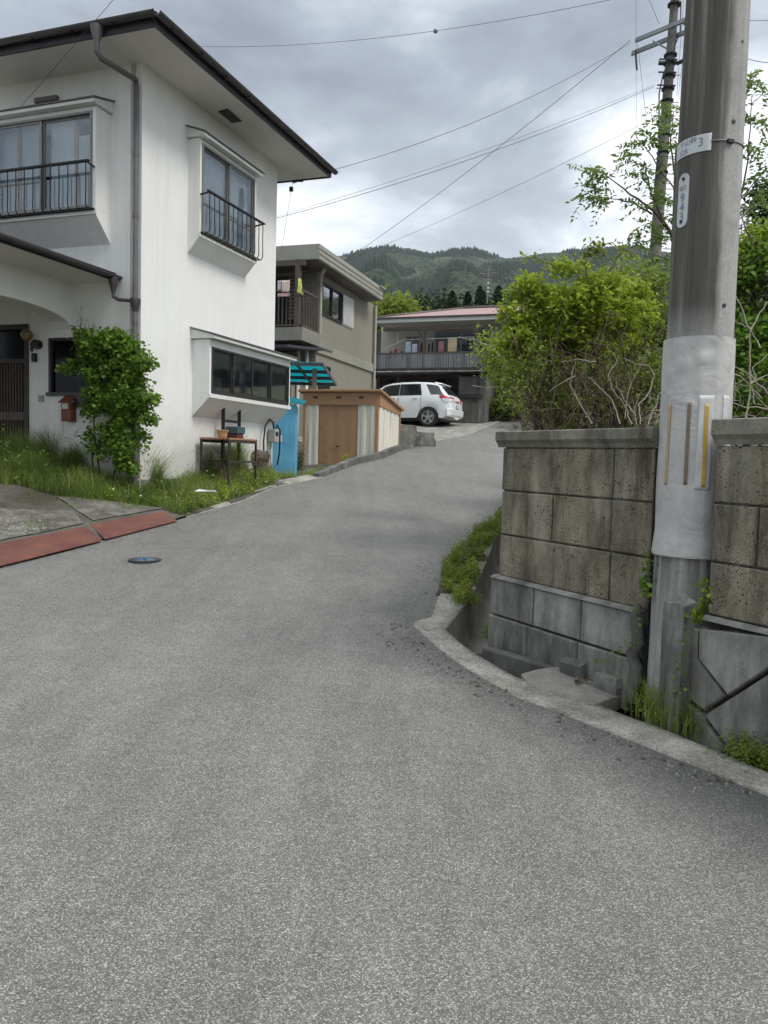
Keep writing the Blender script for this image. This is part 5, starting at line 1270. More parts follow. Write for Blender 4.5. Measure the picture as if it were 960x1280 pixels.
for s in (1, -1):
    def tl(x, z, off): 
        r_ = ring(x)[3:8]; yy = float(np.interp(z, [p[1] for p in r_], [p[0] for p in r_])); return CT(x-off*.9*(1 if x < .10 else 0), (yy+off)*s, z)
    pr_ = [(.0, 1.00), (.24, 1.09), (.50, 1.075), (.40, .95), (.16, .80), (.0, .84)]
    def lamp_patch(xa, xb, up_, lo_, off, nx=10, nz=4):
        m = MB(); vs = []
        for q in range(2):
            for i in range(nx+1):
                x = xa+(xb-xa)*i/nx; zu, zl_ = np.interp(x, *up_), np.interp(x, *lo_)
                for j in range(nz+1): vs.append(tl(x, zl_+(zu-zl_)*j/nz, off if q == 0 else -.02))
        k_ = nz+1; K_ = (nx+1)*k_
        fs_ = [(i*k_+j, i*k_+j+1, (i+1)*k_+j+1, (i+1)*k_+j) for i in range(nx) for j in range(nz)]
        rim_ = [i*k_ for i in range(nx+1)] + [nx*k_+j for j in range(1, nz+1)] + [i*k_+nz for i in range(nx-1, -1, -1)] + [j for j in range(nz-1, 0, -1)]
        fs_ += [(a_, b_, b_+K_, a_+K_) for a_, b_ in zip(rim_, rim_[1:]+rim_[:1])]
        m.add(vs, fs_); return m
    t_ = lamp_patch(.0, .40, ([0, .24, .4], [.99, 1.07, 1.06]), ([0, .14, .32, .4], [.86, .83, .94, 1.03]), .014).build('tail_light', red, car, smooth='auto')
    lamp_patch(.01, .30, ([0, .24, .3], [.95, .97, .94]), ([0, .14, .3], [.86, .825, .90]), .020).build('reversing_lens', clr, t_)
m = MB(); m.prism([CT(-.035, y, z) for y, z in ((-.66, .40), (.66, .40), (.70, .62), (-.70, .62))], [CT(.12, y, z) for y, z in ((-.86, .36), (.86, .36), (.87, .64), (-.87, .64))]); m.build('rear_bumper', paint, car, bevel=.03)
m = MB(); m.box(-.045, -.036, -.18, .18, .66, .82, CT); m.build('number_plate', simple('plate', (.62, .62, .60), .4, var=.05), car)
m = MB(); m.prism([CT(-.01, y, z) for y, z in ((-.25, .86), (.25, .86), (.25, .90), (-.25, .90))], [CT(.02, y, z) for y, z in ((-.25, .86), (.25, .86), (.25, .90), (-.25, .90))]); m.build('plate_garnish', M['alu'], car)
for xh in (1.16, 1.95): m = MB(); m.box(xh, xh+.17, .85, .888, .955, .985, CT); m.build('door_handle', paint, car, bevel=.006)
m = MB(); 
for xl_ in (1.03, 1.845, 2.95):
    for z0_, z1_ in ((.42, .98),):
        for q in range(6): a = z0_+(z1_-z0_)*q/6; m.box(xl_-.006, xl_+.006, .84, .8745, a, a+(z1_-z0_)/6, CT)
m.build('door_gap', M['alu'], car)
m = MB(); m.box(.4, 3.8, -.7, .7, .2, .5, CT); m.build('underbody', blk, car)
tyre = simple('tyre', (.018, .018, .019), .8, var=.2); rim = simple('alloy', (.45, .46, .47), .3, .6, var=.1)
for xw in AX:
    for s in (1, -1):
        Tw = lambda p, s=s, xw=xw: a_f*p.x + Vector((0, 0, 1))*p.y + a_l*(p.z*s)
        m = MB(); m.lathe(CT(xw, 0, WR), [(.20, .66), (.30, .66), (WR, .69), (WR, .82), (.30, .852), (.225, .856), (.21, .80)], 28, Tw); ty = m.build('wheel', tyre, car, smooth='auto')
        m = MB(); m.lathe(CT(xw, 0, WR), [(.215, .78), (.222, .856), (.205, .856), (.195, .80)], 28, Tw)
        for q in range(5):
            t = 2*math.pi*q/5+.3
            def sp(r, dt, w_): tt = t+dt; return CT(xw, 0, WR)+Tw(Vector((math.cos(tt)*r, math.sin(tt)*r, w_)))
            m.prism([sp(.03, -1.0, .80), sp(.205, -.17, .80), sp(.205, .17, .80), sp(.03, 1.0, .80)], [sp(.03, -1.0, .845), sp(.205, -.17, .852), sp(.205, .17, .852), sp(.03, 1.0, .845)])
        m.lathe(CT(xw, 0, WR), [(.05, .80), (.05, .855), (.02, .858)], 12, Tw); m.build('rim', rim, ty, smooth='auto')
m = MB(); m.prism([CT(2.60, .86, .98), CT(2.72, .86, .98), CT(2.72, .86, 1.08), CT(2.60, .86, 1.08)], [CT(2.58, 1.02, .98), CT(2.68, 1.02, .98), CT(2.68, 1.02, 1.12), CT(2.58, 1.02, 1.12)]); m.build('wing_mirror', paint, car, bevel=.02)

def yp(px, py, dz=0.0):
    d = ray(px, py); Y = 5.0
    while Y < 40:
        P = EYE+d*(Y/d.y)
        if P.z <= YZ(P.x, P.y)+dz: return P
        Y += .02
    return P
# ================================================================== KERBS, APRON, PLATES, COVER (left side of the lane)
LE = [p for p in LEFT]
def left_line(y0, y1, step=.25): return [(Lx(y), y) for y in np.arange(y0, y1+.001, step)]
A = left_line(9.85, 14.3); B = [(x-.30, y+.04) for x, y in A]
rows = []
for (ax, ay), (bx, by) in zip(A, B):
    z = zr(ay); rows.append([(ax+.02, ay, z-.05), (ax, ay, z+.006), (ax-.10, ay, z+.018+.006*mnoise.noise(Vector((ay*4, 0, 0)))), (ax-.20, ay, z+.018), (ax-.205, ay, z+.03), (bx, by, z+.032), (bx, by, z-.1)])
grid_mesh('gutter_edge', rows, None, M['gravel_concrete'], smooth=False)
kb = densify([(-1.16-.02, 14.02), (_lk[0].x-.03, _lk[0].y)] + [(p.x-.03, p.y) for p in _lk[1:]], .35); 
m = MB(); ko = offs(kb, -.12); sweep(m, kb, ko, lambda y: zr(y)+.07+.05*min(1, max(0, (y-14)/2)), lambda y: zr(y)-.45)
tag(m.build('kerb', M['dark_kerb']), 'dark low concrete kerb running up the lane past the brown shed', 'kerb')
# pale driveway apron
ap_p = [(501, 556.5), (520, 549), (560, 536), (600, 529), (640, 520.5), (650, 518.5), (651, 519.5), (640, 524), (605, 538), (585, 545), (560, 549.5), (530, 553)]
def sheet_poly(name, inner, outer, dz, mat):
    rows = []
    for (a, b) in zip(inner, outer):
        p = gp(*a, dz); q = gp(*b, dz); rows.append([tuple(p.lerp(q, t) + Vector((0, 0, .01*mnoise.noise(p*2)))) for t in (0, .25, .5, .75, 1)])
    return grid_mesh(name, rows, None, mat)
def apz(p, off=.02): return (p[0], p[1], zr(p[1])+off)
rows = []
for Y in np.arange(20.2, 34, .6):
    x1 = Lx(Y)+.02; wd = np.interp(Y, [20.2, 22, 26, 34], [2.5, 4.5, 4.5, .8])
    rows.append([(x1, Y, zr(Y)+.001)]+[(x1-wd*t, Y, zr(Y)+yard_z(wd*t, Y)+.028) for t in (.03, .2, .4, .6, .8, 1.0)])
grid_mesh('driveway', rows, None, M['apron'])
rough_stone('rock', (Lx(20.0)-.5, 19.6, zr(19.6)-.05), (.9, .5, .66), R_(30), M['dark_kerb'], 'dark boulder at the corner of the driveway behind the brown shed', 'rock', 11, amp=.10)
rough_stone('rock', (Lx(20.6)-.1, 20.4, zr(20.4)-.10), (.7, .5, .46), R_(10), M['grey_block'], 'low grey boulder between the driveway boulder and the lane kerb', 'rock', 12, amp=.10)
rk = concrete('brown_rock', (.08, .06, .05), (.20, .155, .13), grain=25, stain=(.05, .04, .035), bumps=.9)
p = gp(327, 598); rough_stone('rock', (p.x-.22, p.y+.1, p.z+.10), (.64, .42, .40), R_(15), rk, 'reddish brown boulder in the weeds below the gas meter', 'rock', 13, amp=.16, sub=5)
p = gp(338, 607); rough_stone('rock', (p.x-.25, p.y, p.z-.02), (.22, .16, .14), R_(60), M['grey_block'], 'fist sized grey stone in front of the reddish boulder', 'rock', 14, amp=.14)
p = gp(310, 608); rough_stone('rock', (p.x-.2, p.y+.05, p.z-.02), (.26, .2, .16), R_(80), rk, 'small dark stone left of the reddish boulder', 'rock', 15, amp=.14)
# rusty steel plates
pm = NT('rusty_plate'); n = pm.noise(2.2, 6, .65); pm.col(pm.mix(pm.ramp(pm.noise(9, 5, .7), [(.45, 0.0), (.75, .6)]), pm.ramp(n, [(.3, (.085, .028, .024)), (.5, (.13, .042, .032)), (.72, (.20, .075, .036))]), (.11, .075, .06)))
wv = pm.n('ShaderNodeTexChecker'); pm.l(pm.pos((1, 1, 1), R_(40)), wv.inputs['Vector']); wv.inputs['Scale'].default_value = 45; pm.set(.7); pm.bump(wv.outputs['Fac'], .5, .006)
def steel_plate(pl4, lift, label):
    q = [gp(pl4[0][0], pl4[0][1], lift+.03), gp(pl4[1][0], pl4[1][1], lift+.03), gp(pl4[2][0], pl4[2][1], .022), gp(pl4[3][0], pl4[3][1], .022)]
    m = MB(); m.prism([p-Vector((0, 0, .012)) for p in q], q); tag(m.build('steel_plate', pm.m, bevel=.002), label, 'steel plate', 'rusty plates over the roadside drain')
steel_plate([(-70, 692), (107, 658), (127, 675), (-66, 723)], .045, 'darker ribbed red brown steel plate at the left photo edge')
steel_plate([(112, 655.5), (205, 639), (221, 650.5), (131, 673.5)], .045, 'shorter orange tinged rusty steel plate nearest the weeds')
# concrete slab behind the plates
def yard_poly(name, poly, lift, mat, rows_n=8):
    q = [yp(px, py) for px, py in poly]
    rows = []
    for i in range(rows_n+1):
        t = i/rows_n; a = q[0].lerp(q[3], t); b = q[1].lerp(q[2], t); r = []
        for j in range(13):
            p = a.lerp(b, j/12); r.append((p.x, p.y, YZ(p.x, p.y)+lift))
        rows.append(r)
    return grid_mesh(name, rows, None, mat)
yard_poly('yard_paving', [(70, 622), (196, 630), (204, 637), (116, 652)], .012, M['dirty'])
yard_poly('yard_paving', [(-40, 634), (92, 640), (104, 656), (-70, 690)], .012, M['dirty'])
# water cover
cv = gp(181, 700, .0); ca = empty('water_cover', cv, 'small round blue centred iron cover set flush in the asphalt', 'manhole cover')
m = MB(); m.lathe((cv.x, cv.y, cv.z-.02), [(.09, 0), (.155, 0), (.155, .028), (.11, .029), (.108, .022), (.09, .022)], 32); m.build('rim', simple('cast_iron', (.05, .052, .055), .6, .4, var=.3, scale=30), ca, smooth='auto')
m = MB(); m.lathe((cv.x, cv.y, cv.z-.02), [(.0005, 0.01), (.107, .01), (.107, .025), (.0005, .026)], 24); m.build('lid', simple('blue_lid', (.10, .19, .29), .5, var=.4, scale=30), ca)
m = MB(); m.lathe((cv.x, cv.y, cv.z-.02), [(.0005, 0.02), (.03, .02), (.03, .031), (.0005, .032)], 12)
for k in range(4): t = k*math.pi/2+.4; d = Vector((math.cos(t), math.sin(t), 0)); m.tube([Vector((cv.x, cv.y, cv.z+.008))+d*.035, Vector((cv.x, cv.y, cv.z+.008))+d*.10], .006, 5)
m.build('emblem', simple('dark_blue', (.03, .06, .10), .5), ca)
# white paper scrap in the weeds
p = gp(257, 615, .30); m = MB(); m.prism([p+Vector(v) for v in ((-.13, -.05, 0), (.12, -.04, .01), (.13, .06, .0), (-.1, .07, .01))], [p+Vector(v) for v in ((-.13, -.05, .012), (.12, -.04, .03), (.13, .06, .012), (-.1, .07, .03))])
tag(m.build('litter', simple('white_litter', (.62, .66, .66), .7), bevel=.003), 'crumpled white sheet of litter lying in the weeds by the drain', 'litter')

# ================================================================== FAR POLES AND WIRES
fp0 = at(816.5, 352, 18); fp1 = at(848, -60, 18.2)
fpo = empty('utility_pole', (fp0.x, fp0.y, 2.0), 'tall far concrete utility pole with double crossarms above the bushes', 'utility pole')
dirp = (fp1-fp0).normalized(); fb = fp0 - dirp*((fp0.z-1.6)/dirp.z)
def fpt(py): t = (352-py)/412; return fp0.lerp(fp1, t)
fpm = concrete('far_pole', (.10, .097, .088), (.17, .166, .152), grain=30)
m = MB(); m.tube([fb, fp0, fpt(200), fpt(0), fp1], [.15, .135, .118, .088, .08], 14); m.build('shaft', fpm, fpo, smooth='auto')
gal = simple('galvanised', (.24, .26, .26), .5, .4, var=.2)
arm_d = (at(793, 36, 18.6) - at(856, 27, 17.7)); arm_d.z = 0; arm_d.normalize()
for k, (py, l1, l2, dn_) in enumerate(((33, .95, .9, -.12), (43, .95, .9, .12), (30, -.3, .9, .12))):
    c = fpt(py)+Vector((0, dn_, 0)); a = c+arm_d*l1; b = c-arm_d*l2; m = MB(); AF = Fr(((a+b)/2), (b-a), (0, -1, 0)); L_ = (b-a).length/2
    m.box(-L_, L_, -.04, .04, -.045, .045, AF); m.build('crossarm', gal, fpo)
m = MB(); m.tube([fpt(62), fpt(43)+arm_d*.5+Vector((0, -.12, 0))], .02, 5); m.build('brace', gal, fpo)
for py in (5, 68, 78, 94, 110, 125, 145, 168, 190, 215):
    c = fpt(py); m = MB(); m.lathe(c, [(.12, -.02), (.15 - .0001*py, -.02), (.15, .02), (.12, .02)], 10); 
    if py in (78, 94, 110): m.box(c.x-.3, c.x+.1, c.y-.2, c.y-.17, c.z-.012, c.z+.012)
    m.build('band', M['iron'], fpo)
for k in range(16): c = fpt(330-k*17); s = -1 if k % 2 else 1; m = MB(); m.tube([c, c+Vector((.26*s, 0, 0))], .010, 5); m.build('step_bolt', gal, fpo)
m = MB(); c = fpt(82); m.tube([c+Vector((.1, -.15, 0)), c+Vector((.32, -.3, .05)), c+Vector((.62, -.4, .17))], .045, 8); m.tube([c+Vector((-.15, -.1, .02)), c+Vector((-.28, -.1, .02))], .04, 8); m.build('insulator', M['iron'], fpo, smooth='auto')
m = MB(); e1 = fpt(43)+arm_d*.88; m.tube([e1, e1+Vector((0, 0, -.12)), e1+Vector((.04, 0, -.45))], .022, 6); m.build('hanger', M['iron'], fpo)
m = MB(); m.tube([fpt(0)+Vector((.14, 0, 0)), fpt(40)+Vector((.16, -.05, 0)), fpt(95)+Vector((-.17, -.12, 0)), fpt(118)+Vector((-.22, -.1, 0)), fpt(180)+Vector((-.14, -.1, 0)), fpt(240)+Vector((-.15, -.05, 0))], .016, 6); m.build('cable', simple('blue_cable', (.05, .05, .10), .5), fpo, smooth=True)
sp0 = at(842, 330, 21); m = MB(); m.tube([Vector((sp0.x, sp0.y, 2.4)), sp0, at(848, 180, 21)], .085, 8)
for k in range(8): c = sp0.lerp(at(848, 180, 21), k/8); m.tube([c-Vector((.3, 0, 0)), c], .012, 5)
tag(m.build('steel_post', simple('dark_post', (.07, .07, .08), .6), smooth='auto'), 'thinner dark service post right behind the far concrete pole', 'post')
wm = simple('wire_black', (.03, .032, .036), .6)
def wire(p, q, sag, rad, label, n=24, name='overhead_wire', group='overhead wires'):
    pts = [p.lerp(q, i/n) - Vector((0, 0, sag*4*(i/n)*(1-i/n))) for i in range(n+1)]
    m = MB(); m.tube(pts, rad*.52, 5); return tag(m.build(name, wm, smooth=True), label, 'wire', group)
hub = fpt(43)+arm_d*1.05+Vector((0, 0, -.15))
wire(at(788, 54, 17.9), at(414, 213, 14.8), .25, .009, 'wire from the far pole to the near eave corner of the white house')
wire(at(788, 50, 17.9), at(431, 326, 24), .15, .011, 'steep wire from the far pole down to the grey house roof')
wire(at(818, 108, 18), at(330, 277, 14.6), .18, .010, 'long pale wire passing behind the white house corner, upper of a close pair')
wire(at(818, 106, 18), at(330, 275.5, 14.6), .12, .006, 'thin wire hugging the long wire behind the white house corner')
wire(at(820, 146, 18), at(432, 326, 24.4), .12, .008, 'lowest wire from the far pole to the grey house roof')
w1a, w1b = at(200, 56, 22), at(790, -6, 15)
wire(w1a, w1b, .35, .009, 'topmost wire crossing the sky with a small ball on it')
pb_ = w1a.lerp(w1b, .48); 
pb_ = min((w1a.lerp(w1b, i/200)-Vector((0, 0, .35*4*(i/200)*(1-i/200))) for i in range(201)), key=lambda q: abs(480+FPX*(q-EYE).dot(_R)/(q-EYE).dot(_F)-544.5)); m = MB(); m.lathe(pb_, [(.01, -.05), (.045, -.03), (.05, 0), (.045, .03), (.01, .05)], 10); tag(m.build('wire_marker', gal, smooth=True), 'small round clamp on the topmost wire', 'wire clamp')
wire(at(150, -10, 8.6), FR(FR.hit(18, 143, .12)[0], .12, FR.hit(18, 143, .12)[1]), .0, .006, 'service wire slanting across the eave to the front bay window of the white house')
wire(FR(FR.hit(20, 143, .12)[0], .12, FR.hit(20, 142, .12)[1]), FR(FR.hit(46, 129, .06)[0], .05, FR.hit(46, 129, .06)[1]), .05, .012, 'short thick cable between the front bay hood and the cable bracket')
ins = at(365, 235, 14.9)
wire(at(366, 226, 14.7), at(352, 312, 22), .0, .008, 'thin drop wire from the white house eave to the grey house')
m = MB(); m.tube([at(366, 228, 14.7), at(372, 226, 14.7), at(379, 226, 14.7)], .022, 6); m.tube([at(364, 234, 14.7), at(364, 239, 14.7)], .04, 7); tag(m.build('insulator', M['iron'], smooth='auto'), 'black insulator hook under the far eave of the white house', 'insulator')
for i, (a, b, r) in enumerate((((795, -10, 18), (795.5, 195, 18), .006), ((797, 55, 18), (808, 150, 18), .008), ((808, -8, 18), (824, 30, 18), .009), ((855, -8, 18.5), (846, 120, 18.5), .008), ((862, -5, 18.5), (840, 190, 18.5), .007))):
    wire(at(*a), at(*b), 0, r, ['thin vertical wire left of the far pole', 'short drop wire under the left crossarm end', 'wire slanting onto the crossarm from above', 'wire running down close to the right of the far pole', 'slanting stay wire between the two concrete poles'][i])
for i, (a, b, s_, r) in enumerate((((900, 27, 16), (1000, 24, 13), 0, .008), ((915, 64, 16), (1000, 74, 12), .12, .011), ((900, 119, 16), (1000, 118, 13), 0, .011), ((900, 131, 19), (1000, 128, 17), 0, .007))):
    wire(at(*a), at(*b), s_, r, ['uppermost wire right of the near pole', 'sagging wire right of the near pole', 'dark level wire right of the near pole', 'faint lowest wire right of the near pole'][i])
# small maroon roofed house far up the lane
hq = at(655, 470, 46); HQ = Fr((hq.x, hq.y, 0), ur, nr); fh = empty('far_house', (hq.x, hq.y, 4.5), 'far maroon roofed house glimpsed through the bushes at the lane end', 'house')
m = MB(); m.box(-.9, 5, -5, 0, 4, 6.1, HQ); m.build('wall', M['cream_wall'], fh)
m = MB(); m.prism([HQ(-1.3, n, z) for n, z in ((.6, 6.0), (-2.5, 7.4), (-5.6, 6.0))], [HQ(5.5, n, z) for n, z in ((.6, 6.0), (-2.5, 7.4), (-5.6, 6.0))]); m.build('roof', simple('maroon_roof', (.13, .02, .03), .6), fh)
m = MB(); m.box(.2, 1.4, .003, .05, 5.0, 5.8, HQ); m.build('window', M['alu'], fh)

# ================================================================== HILLS
SKY = [(-900, 345), (-300, 338), (200, 336), (350, 330), (425, 327), (440, 322.5), (462, 318.5), (485, 316.5), (505, 318.5), (528, 324), (545, 322), (562, 320.5), (582, 320), (600, 326), (618, 330.5), (640, 329), (665, 325), (700, 322), (740, 321), (780, 317.5), (805, 321), (840, 330), (900, 322), (960, 325), (1300, 345), (1900, 400)]
def sky_elev(ang):
    px = 480+FPX*math.tan(ang); py = np.interp(px, [a for a, b in SKY], [b for a, b in SKY]); d = ray(px, py); return d.z/math.hypot(d.x, d.y)
RD = 900.0
def hill_z(ang, r):
    e = sky_elev(ang)*RD; t = max(0, min(1, (r-230)/(RD-230)))
    u = ang*7.0
    spur = mnoise.noise(Vector((u*2.1+.4, r*.0012, 3.0)))*1.1 + .5*mnoise.noise(Vector((u*4.6, r*.003, 8)))
    base = 26 + (e+EYE.z-26)*(t**1.15)
    return base + spur*24*math.sin(math.pi*min(1, t))**1.2 
angs = np.concatenate([np.linspace(-.9, -.09, 30), np.linspace(-.08, .52, 240), np.linspace(.54, 1.0, 20)]); rads = list(np.arange(225, 905, 5)) + [940, 1000, 1150, 1500]
rows = []
for r in rads:
    rr_ = []
    for a in angs:
        z = hill_z(a, min(r, RD)); 
        if r > RD: z -= (r-RD)*.25
        z += 2.0*mnoise.noise(Vector((a*r*.06, r*.06, 0)))
        rr_.append((math.sin(a)*r, math.cos(a)*r, z))
    rows.append(rr_)
hm = NT('hill_ground'); hm.col(hm.ramp(hm.noise(.02, 5, .6), [(.3, (.010, .018, .010)), (.7, (.024, .036, .018))])); hm.set(.95, 0, .1)
grid_mesh('hills', rows, None, hm.m)
# forest: thousands of crowns as one far-off mass
def crown_mesh(P, Hh, Rr, kind, tint):
    V = []; F = []; C = []
    n = 7; 
    for (p, h, r, kd, tn) in zip(P, Hh, Rr, kind, tint):
        b = len(V); rot = RNG.uniform(0, 6.28); 
        prof = ((.0, .75), (.25, 1.0), (.6, .55)) if kd else ((.05, .7), (.35, 1.08), (.75, .82))
        for (f, s) in prof:
            for k in range(n):
                t = rot+2*math.pi*k/n; q = s*r*(1+.25*RNG.uniform(-1, 1)); V.append((p[0]+math.cos(t)*q, p[1]+math.sin(t)*q, p[2]+h*f)); C.append(min(1, max(0, tn+RNG.uniform(-.08, .08))))
        V.append((p[0], p[1], p[2]+h)); C.append(min(1, tn+.08))
        for l in range(2):
            for k in range(n): a = b+l*n+k; c = b+l*n+(k+1) % n; F.append((a, c, c+n, a+n))
        for k in range(n): F.append((b+2*n+k, b+2*n+(k+1) % n, b+3*n, b+3*n))
    return V, F, C
P = []; Hh = []; Rr = []; Kd = []; Tn = []
cnt = 0
for i in range(24000):
    if i < 1500: a = RNG.uniform(-.07, .50); r = RD-RNG.uniform(0, 14)
    else: a = RNG.uniform(-.09, .52); r = math.sqrt(RNG.uniform(330**2, RD**2))
    z = hill_z(a, r); g = mnoise.noise(Vector((a*r*.012, r*.012, 1.0))); g2 = mnoise.noise(Vector((a*r*.03, r*.02, 5.0)))
    con = g > -.02; h = (RNG.uniform(7, 13) if con else RNG.uniform(5, 9)); rad = RNG.uniform(2.2, 3.6) if con else RNG.uniform(3, 5)
    tn = .22+.3*g+RNG.uniform(-.10, .12) if con else .40+.45*abs(g2)+RNG.uniform(-.14, .16)
    if not con and g2 < -.34: tn = .8
    P.append((math.sin(a)*r, math.cos(a)*r, z-1)); Hh.append(h); Rr.append(rad); Kd.append(con); Tn.append(max(0, tn))
V, F, C = crown_mesh(P, Hh, Rr, Kd, Tn)
fm = NT('forest_leaves'); at_n = fm.n('ShaderNodeAttribute'); at_n.attribute_name = 'tint'
fm.col(fm.ramp(at_n.outputs['Fac'], [(0, (.010, .020, .016)), (.3, (.020, .034, .023)), (.55, (.036, .050, .027)), (.8, (.062, .074, .038)), (1, (.11, .11, .08))])); fm.set(.95, 0, .1)
Fq = np.array(F); tri = Fq[:, 2] == Fq[:, 3]
me = bpy.data.meshes.new('forest'); me.from_pydata(V, [], [tuple(f[:3]) if t else tuple(f) for f, t in zip(F, tri)]); me.update()
aa = me.attributes.new('tint', 'FLOAT', 'POINT'); aa.data.foreach_set('value', np.array(C, dtype=np.float32)); me.materials.append(fm.m)
o = bpy.data.objects.new('forest', me); COL.objects.link(o); o['kind'] = 'stuff'; o['label'] = 'dense mixed conifer and broadleaf forest covering the hills'
# ================================================================== VEGETATION
LM = dict(
 fresh=leaf_mat('leaf_fresh', (.045, .095, .010), (.42, .52, .055), .45),
 ivy=leaf_mat('leaf_vine', (.018, .060, .009), (.22, .36, .048), .38),
 dark=leaf_mat('leaf_dark', (.010, .022, .008), (.045, .085, .020), .22),
 mid=leaf_mat('leaf_mid', (.035, .068, .012), (.26, .33, .055), .40),
 ash=leaf_mat('leaf_ash', (.045, .085, .020), (.22, .31, .075), .42),
 grass=leaf_mat('grass_blade', (.030, .072, .012), (.34, .43, .10), .44),
 weed=leaf_mat('weed_leaf', (.032, .072, .014), (.21, .31, .06), .38),
 yellow=leaf_mat('leaf_yellow', (.08, .12, .015), (.32, .38, .05), .38),
 conifer=leaf_mat('conifer_leaf', (.012, .030, .012), (.04, .075, .025), .1))
BARK = simple('bark', (.085, .062, .045), .9, var=.4, scale=20, bump=.5)
DEAD = simple('dead_branch', (.33, .29, .235), .8, var=.3, scale=15)
TWIG = simple('brown_twig', (.11, .075, .05), .85, var=.45, scale=20)
def leafset(name, C, size, mat, tint, parent=None, aspect=.55, up=.35, fold=.25, dirs=None, jit=.35):
    C = np.asarray(C, dtype=np.float64).reshape(-1, 3); n = len(C)
    size = np.broadcast_to(np.asarray(size, dtype=float), (n,))*(1+jit*RNG.uniform(-1, 1, n))
    nrm = RNG.normal(size=(n, 3)); nrm[:, 2] = np.abs(nrm[:, 2])+up; nrm /= np.linalg.norm(nrm, axis=1)[:, None]
    d = RNG.normal(size=(n, 3)) if dirs is None else np.asarray(dirs)+.15*RNG.normal(size=(n, 3))
    d -= nrm*(d*nrm).sum(1)[:, None]; d /= (np.linalg.norm(d, axis=1)[:, None]+1e-9)
    s = np.cross(nrm, d); L_ = size[:, None]; w_ = L_*aspect*.5
    base = C-d*L_*.5; tip = C+d*L_*.5-nrm*L_*.12; lm = C-d*L_*.05+s*w_+nrm*w_*fold; rm = C-d*L_*.05-s*w_+nrm*w_*fold; mid = C
    V = np.stack([base, lm, tip, rm, mid], 1).reshape(-1, 3); k = np.arange(n)*5
    F = np.concatenate([np.stack([k, k+4, k+2, k+1], 1), np.stack([k, k+3, k+2, k+4], 1)])
    return np_mesh(name, V, F, mat, parent, np.repeat(np.clip(tint, 0, 1), 5))
def blob_pts(blobs, n, cl=26, spread=.10, shell=.55, thr=-.25, nscale=2.6, seed=0):
    """clumps of leaves on and inside ellipsoid blobs, with noise gaps; blob = (center, (rx,ry,rz))"""
    vol = np.array([b[1][0]*b[1][1]*b[1][2] for b in blobs])**.75; vol = vol/vol.sum(); P = []; T = []
    nc = n//cl
    while nc > 0:
        b = blobs[RNG.choice(len(blobs), p=vol)]; v = RNG.normal(size=3); v /= np.linalg.norm(v); r = (shell+(1-shell)*RNG.uniform()) if RNG.uniform() < .75 else RNG.uniform()**.4
        c = np.array(b[0])+v*np.array(b[1])*r; nv = mnoise.noise(Vector(c*nscale)+Vector((seed, 0, 0)))
        if nv < thr: continue
        q = c+RNG.normal(size=(cl, 3))*spread*np.array([1, 1, .7]); P.append(q)
        t = .45+.35*nv+RNG.uniform(-.22, .22)
        T.append(np.clip(t+RNG.uniform(-.12, .12, cl), 0, 1)); nc -= 1
    return np.concatenate(P), np.concatenate(T)
def pb(px, py, rpx, Y, ry=None, rz=None):
    c = at(px, py, Y); r = rpx*Y/FPX; return (tuple(c), (r, ry if ry else r, (rz*Y/FPX) if rz else r))
def twigs(mb, start, n, length, rad, spread=.5, up=.5, dirv=(0, 0, 1), forks=2, seg=6):
    for i in range(n):
        p = Vector(start)+Vector(RNG.uniform(-1, 1, 3))*spread*.3; d = (Vector(dirv)+Vector(RNG.normal(size=3))*spread).normalized(); pts = [p.copy()]; l = length*RNG.uniform(.5, 1.2)
        for k in range(seg): d = (d+Vector(RNG.normal(size=3))*.22+Vector((0, 0, up*.1))).normalized(); p = p+d*l/seg; pts.append(p.copy())
        mb.tube(pts, [rad*(1-.8*k/seg) for k in range(seg+1)], 5, cap=False)
        for f in range(forks):
            q = pts[RNG.integers(1, seg)]; d2 = (d+Vector(RNG.normal(size=3))*.7).normalized(); l2 = l*.45; pp = [q.copy()]
            for k in range(3): d2 = (d2+Vector(RNG.normal(size=3))*.2).normalized(); q = q+d2*l2/3; pp.append(q.copy())
            mb.tube(pp, [rad*.5, rad*.4, rad*.3, rad*.15], 4, cap=False)
def limb(mb, px_pts, Y, rad0, rad1, n=6, dy=0.0, jit=.018):
    P0 = [at(a, b, Y+dy*i) for i, (a, b) in enumerate(px_pts)]; P = []
    for a, b in zip(P0[:-1], P0[1:]):
        P += [a.lerp(b, t)+Vector(RNG.normal(size=3))*(jit*(0 if t == 0 else 1)*min(1, (b-a).length*3)) for t in (0, .25, .5, .75)]
    P.append(P0[-1]); m_ = len(P); mb.tube(P, [rad0+(rad1-rad0)*i/(m_-1) for i in range(m_)], n, cap=False)

# ---- climbing shrub on the white house front
cl_ = empty('climbing_shrub', FR(FR.hit(135, 585, .25)[0], .25, 1.1), 'bushy green climbing shrub against the white wall between window and downpipe', 'shrub')
B = []
for (px_, py_, r_, off, rz_) in ((150, 430, 26, .25, 22), (165, 455, 24, .28, 30), (120, 440, 22, .2, 30), (130, 480, 32, .28, 36), (165, 495, 26, .3, 36), (150, 535, 30, .3, 36), (118, 505, 18, .22, 24), (100, 435, 10, .2, 22), (88, 462, 13, .2, 14), (165, 560, 22, .3, 24), (185, 455, 8, .3, 8), (190, 498, 7, .3, 7), (187, 525, 8, .3, 8), (118, 550, 12, .25, 20), (108, 412, 9, .2, 10), (140, 560, 20, .28, 26), (160, 580, 18, .28, 16), (175, 530, 12, .3, 40), (135, 520, 22, .28, 34)):
    u, z = FR.hit(px_, py_, off); c = FR(u, off, z); k = c.y/FPX; B.append((tuple(c), (r_*k*.88, .16, rz_*k*.92)))
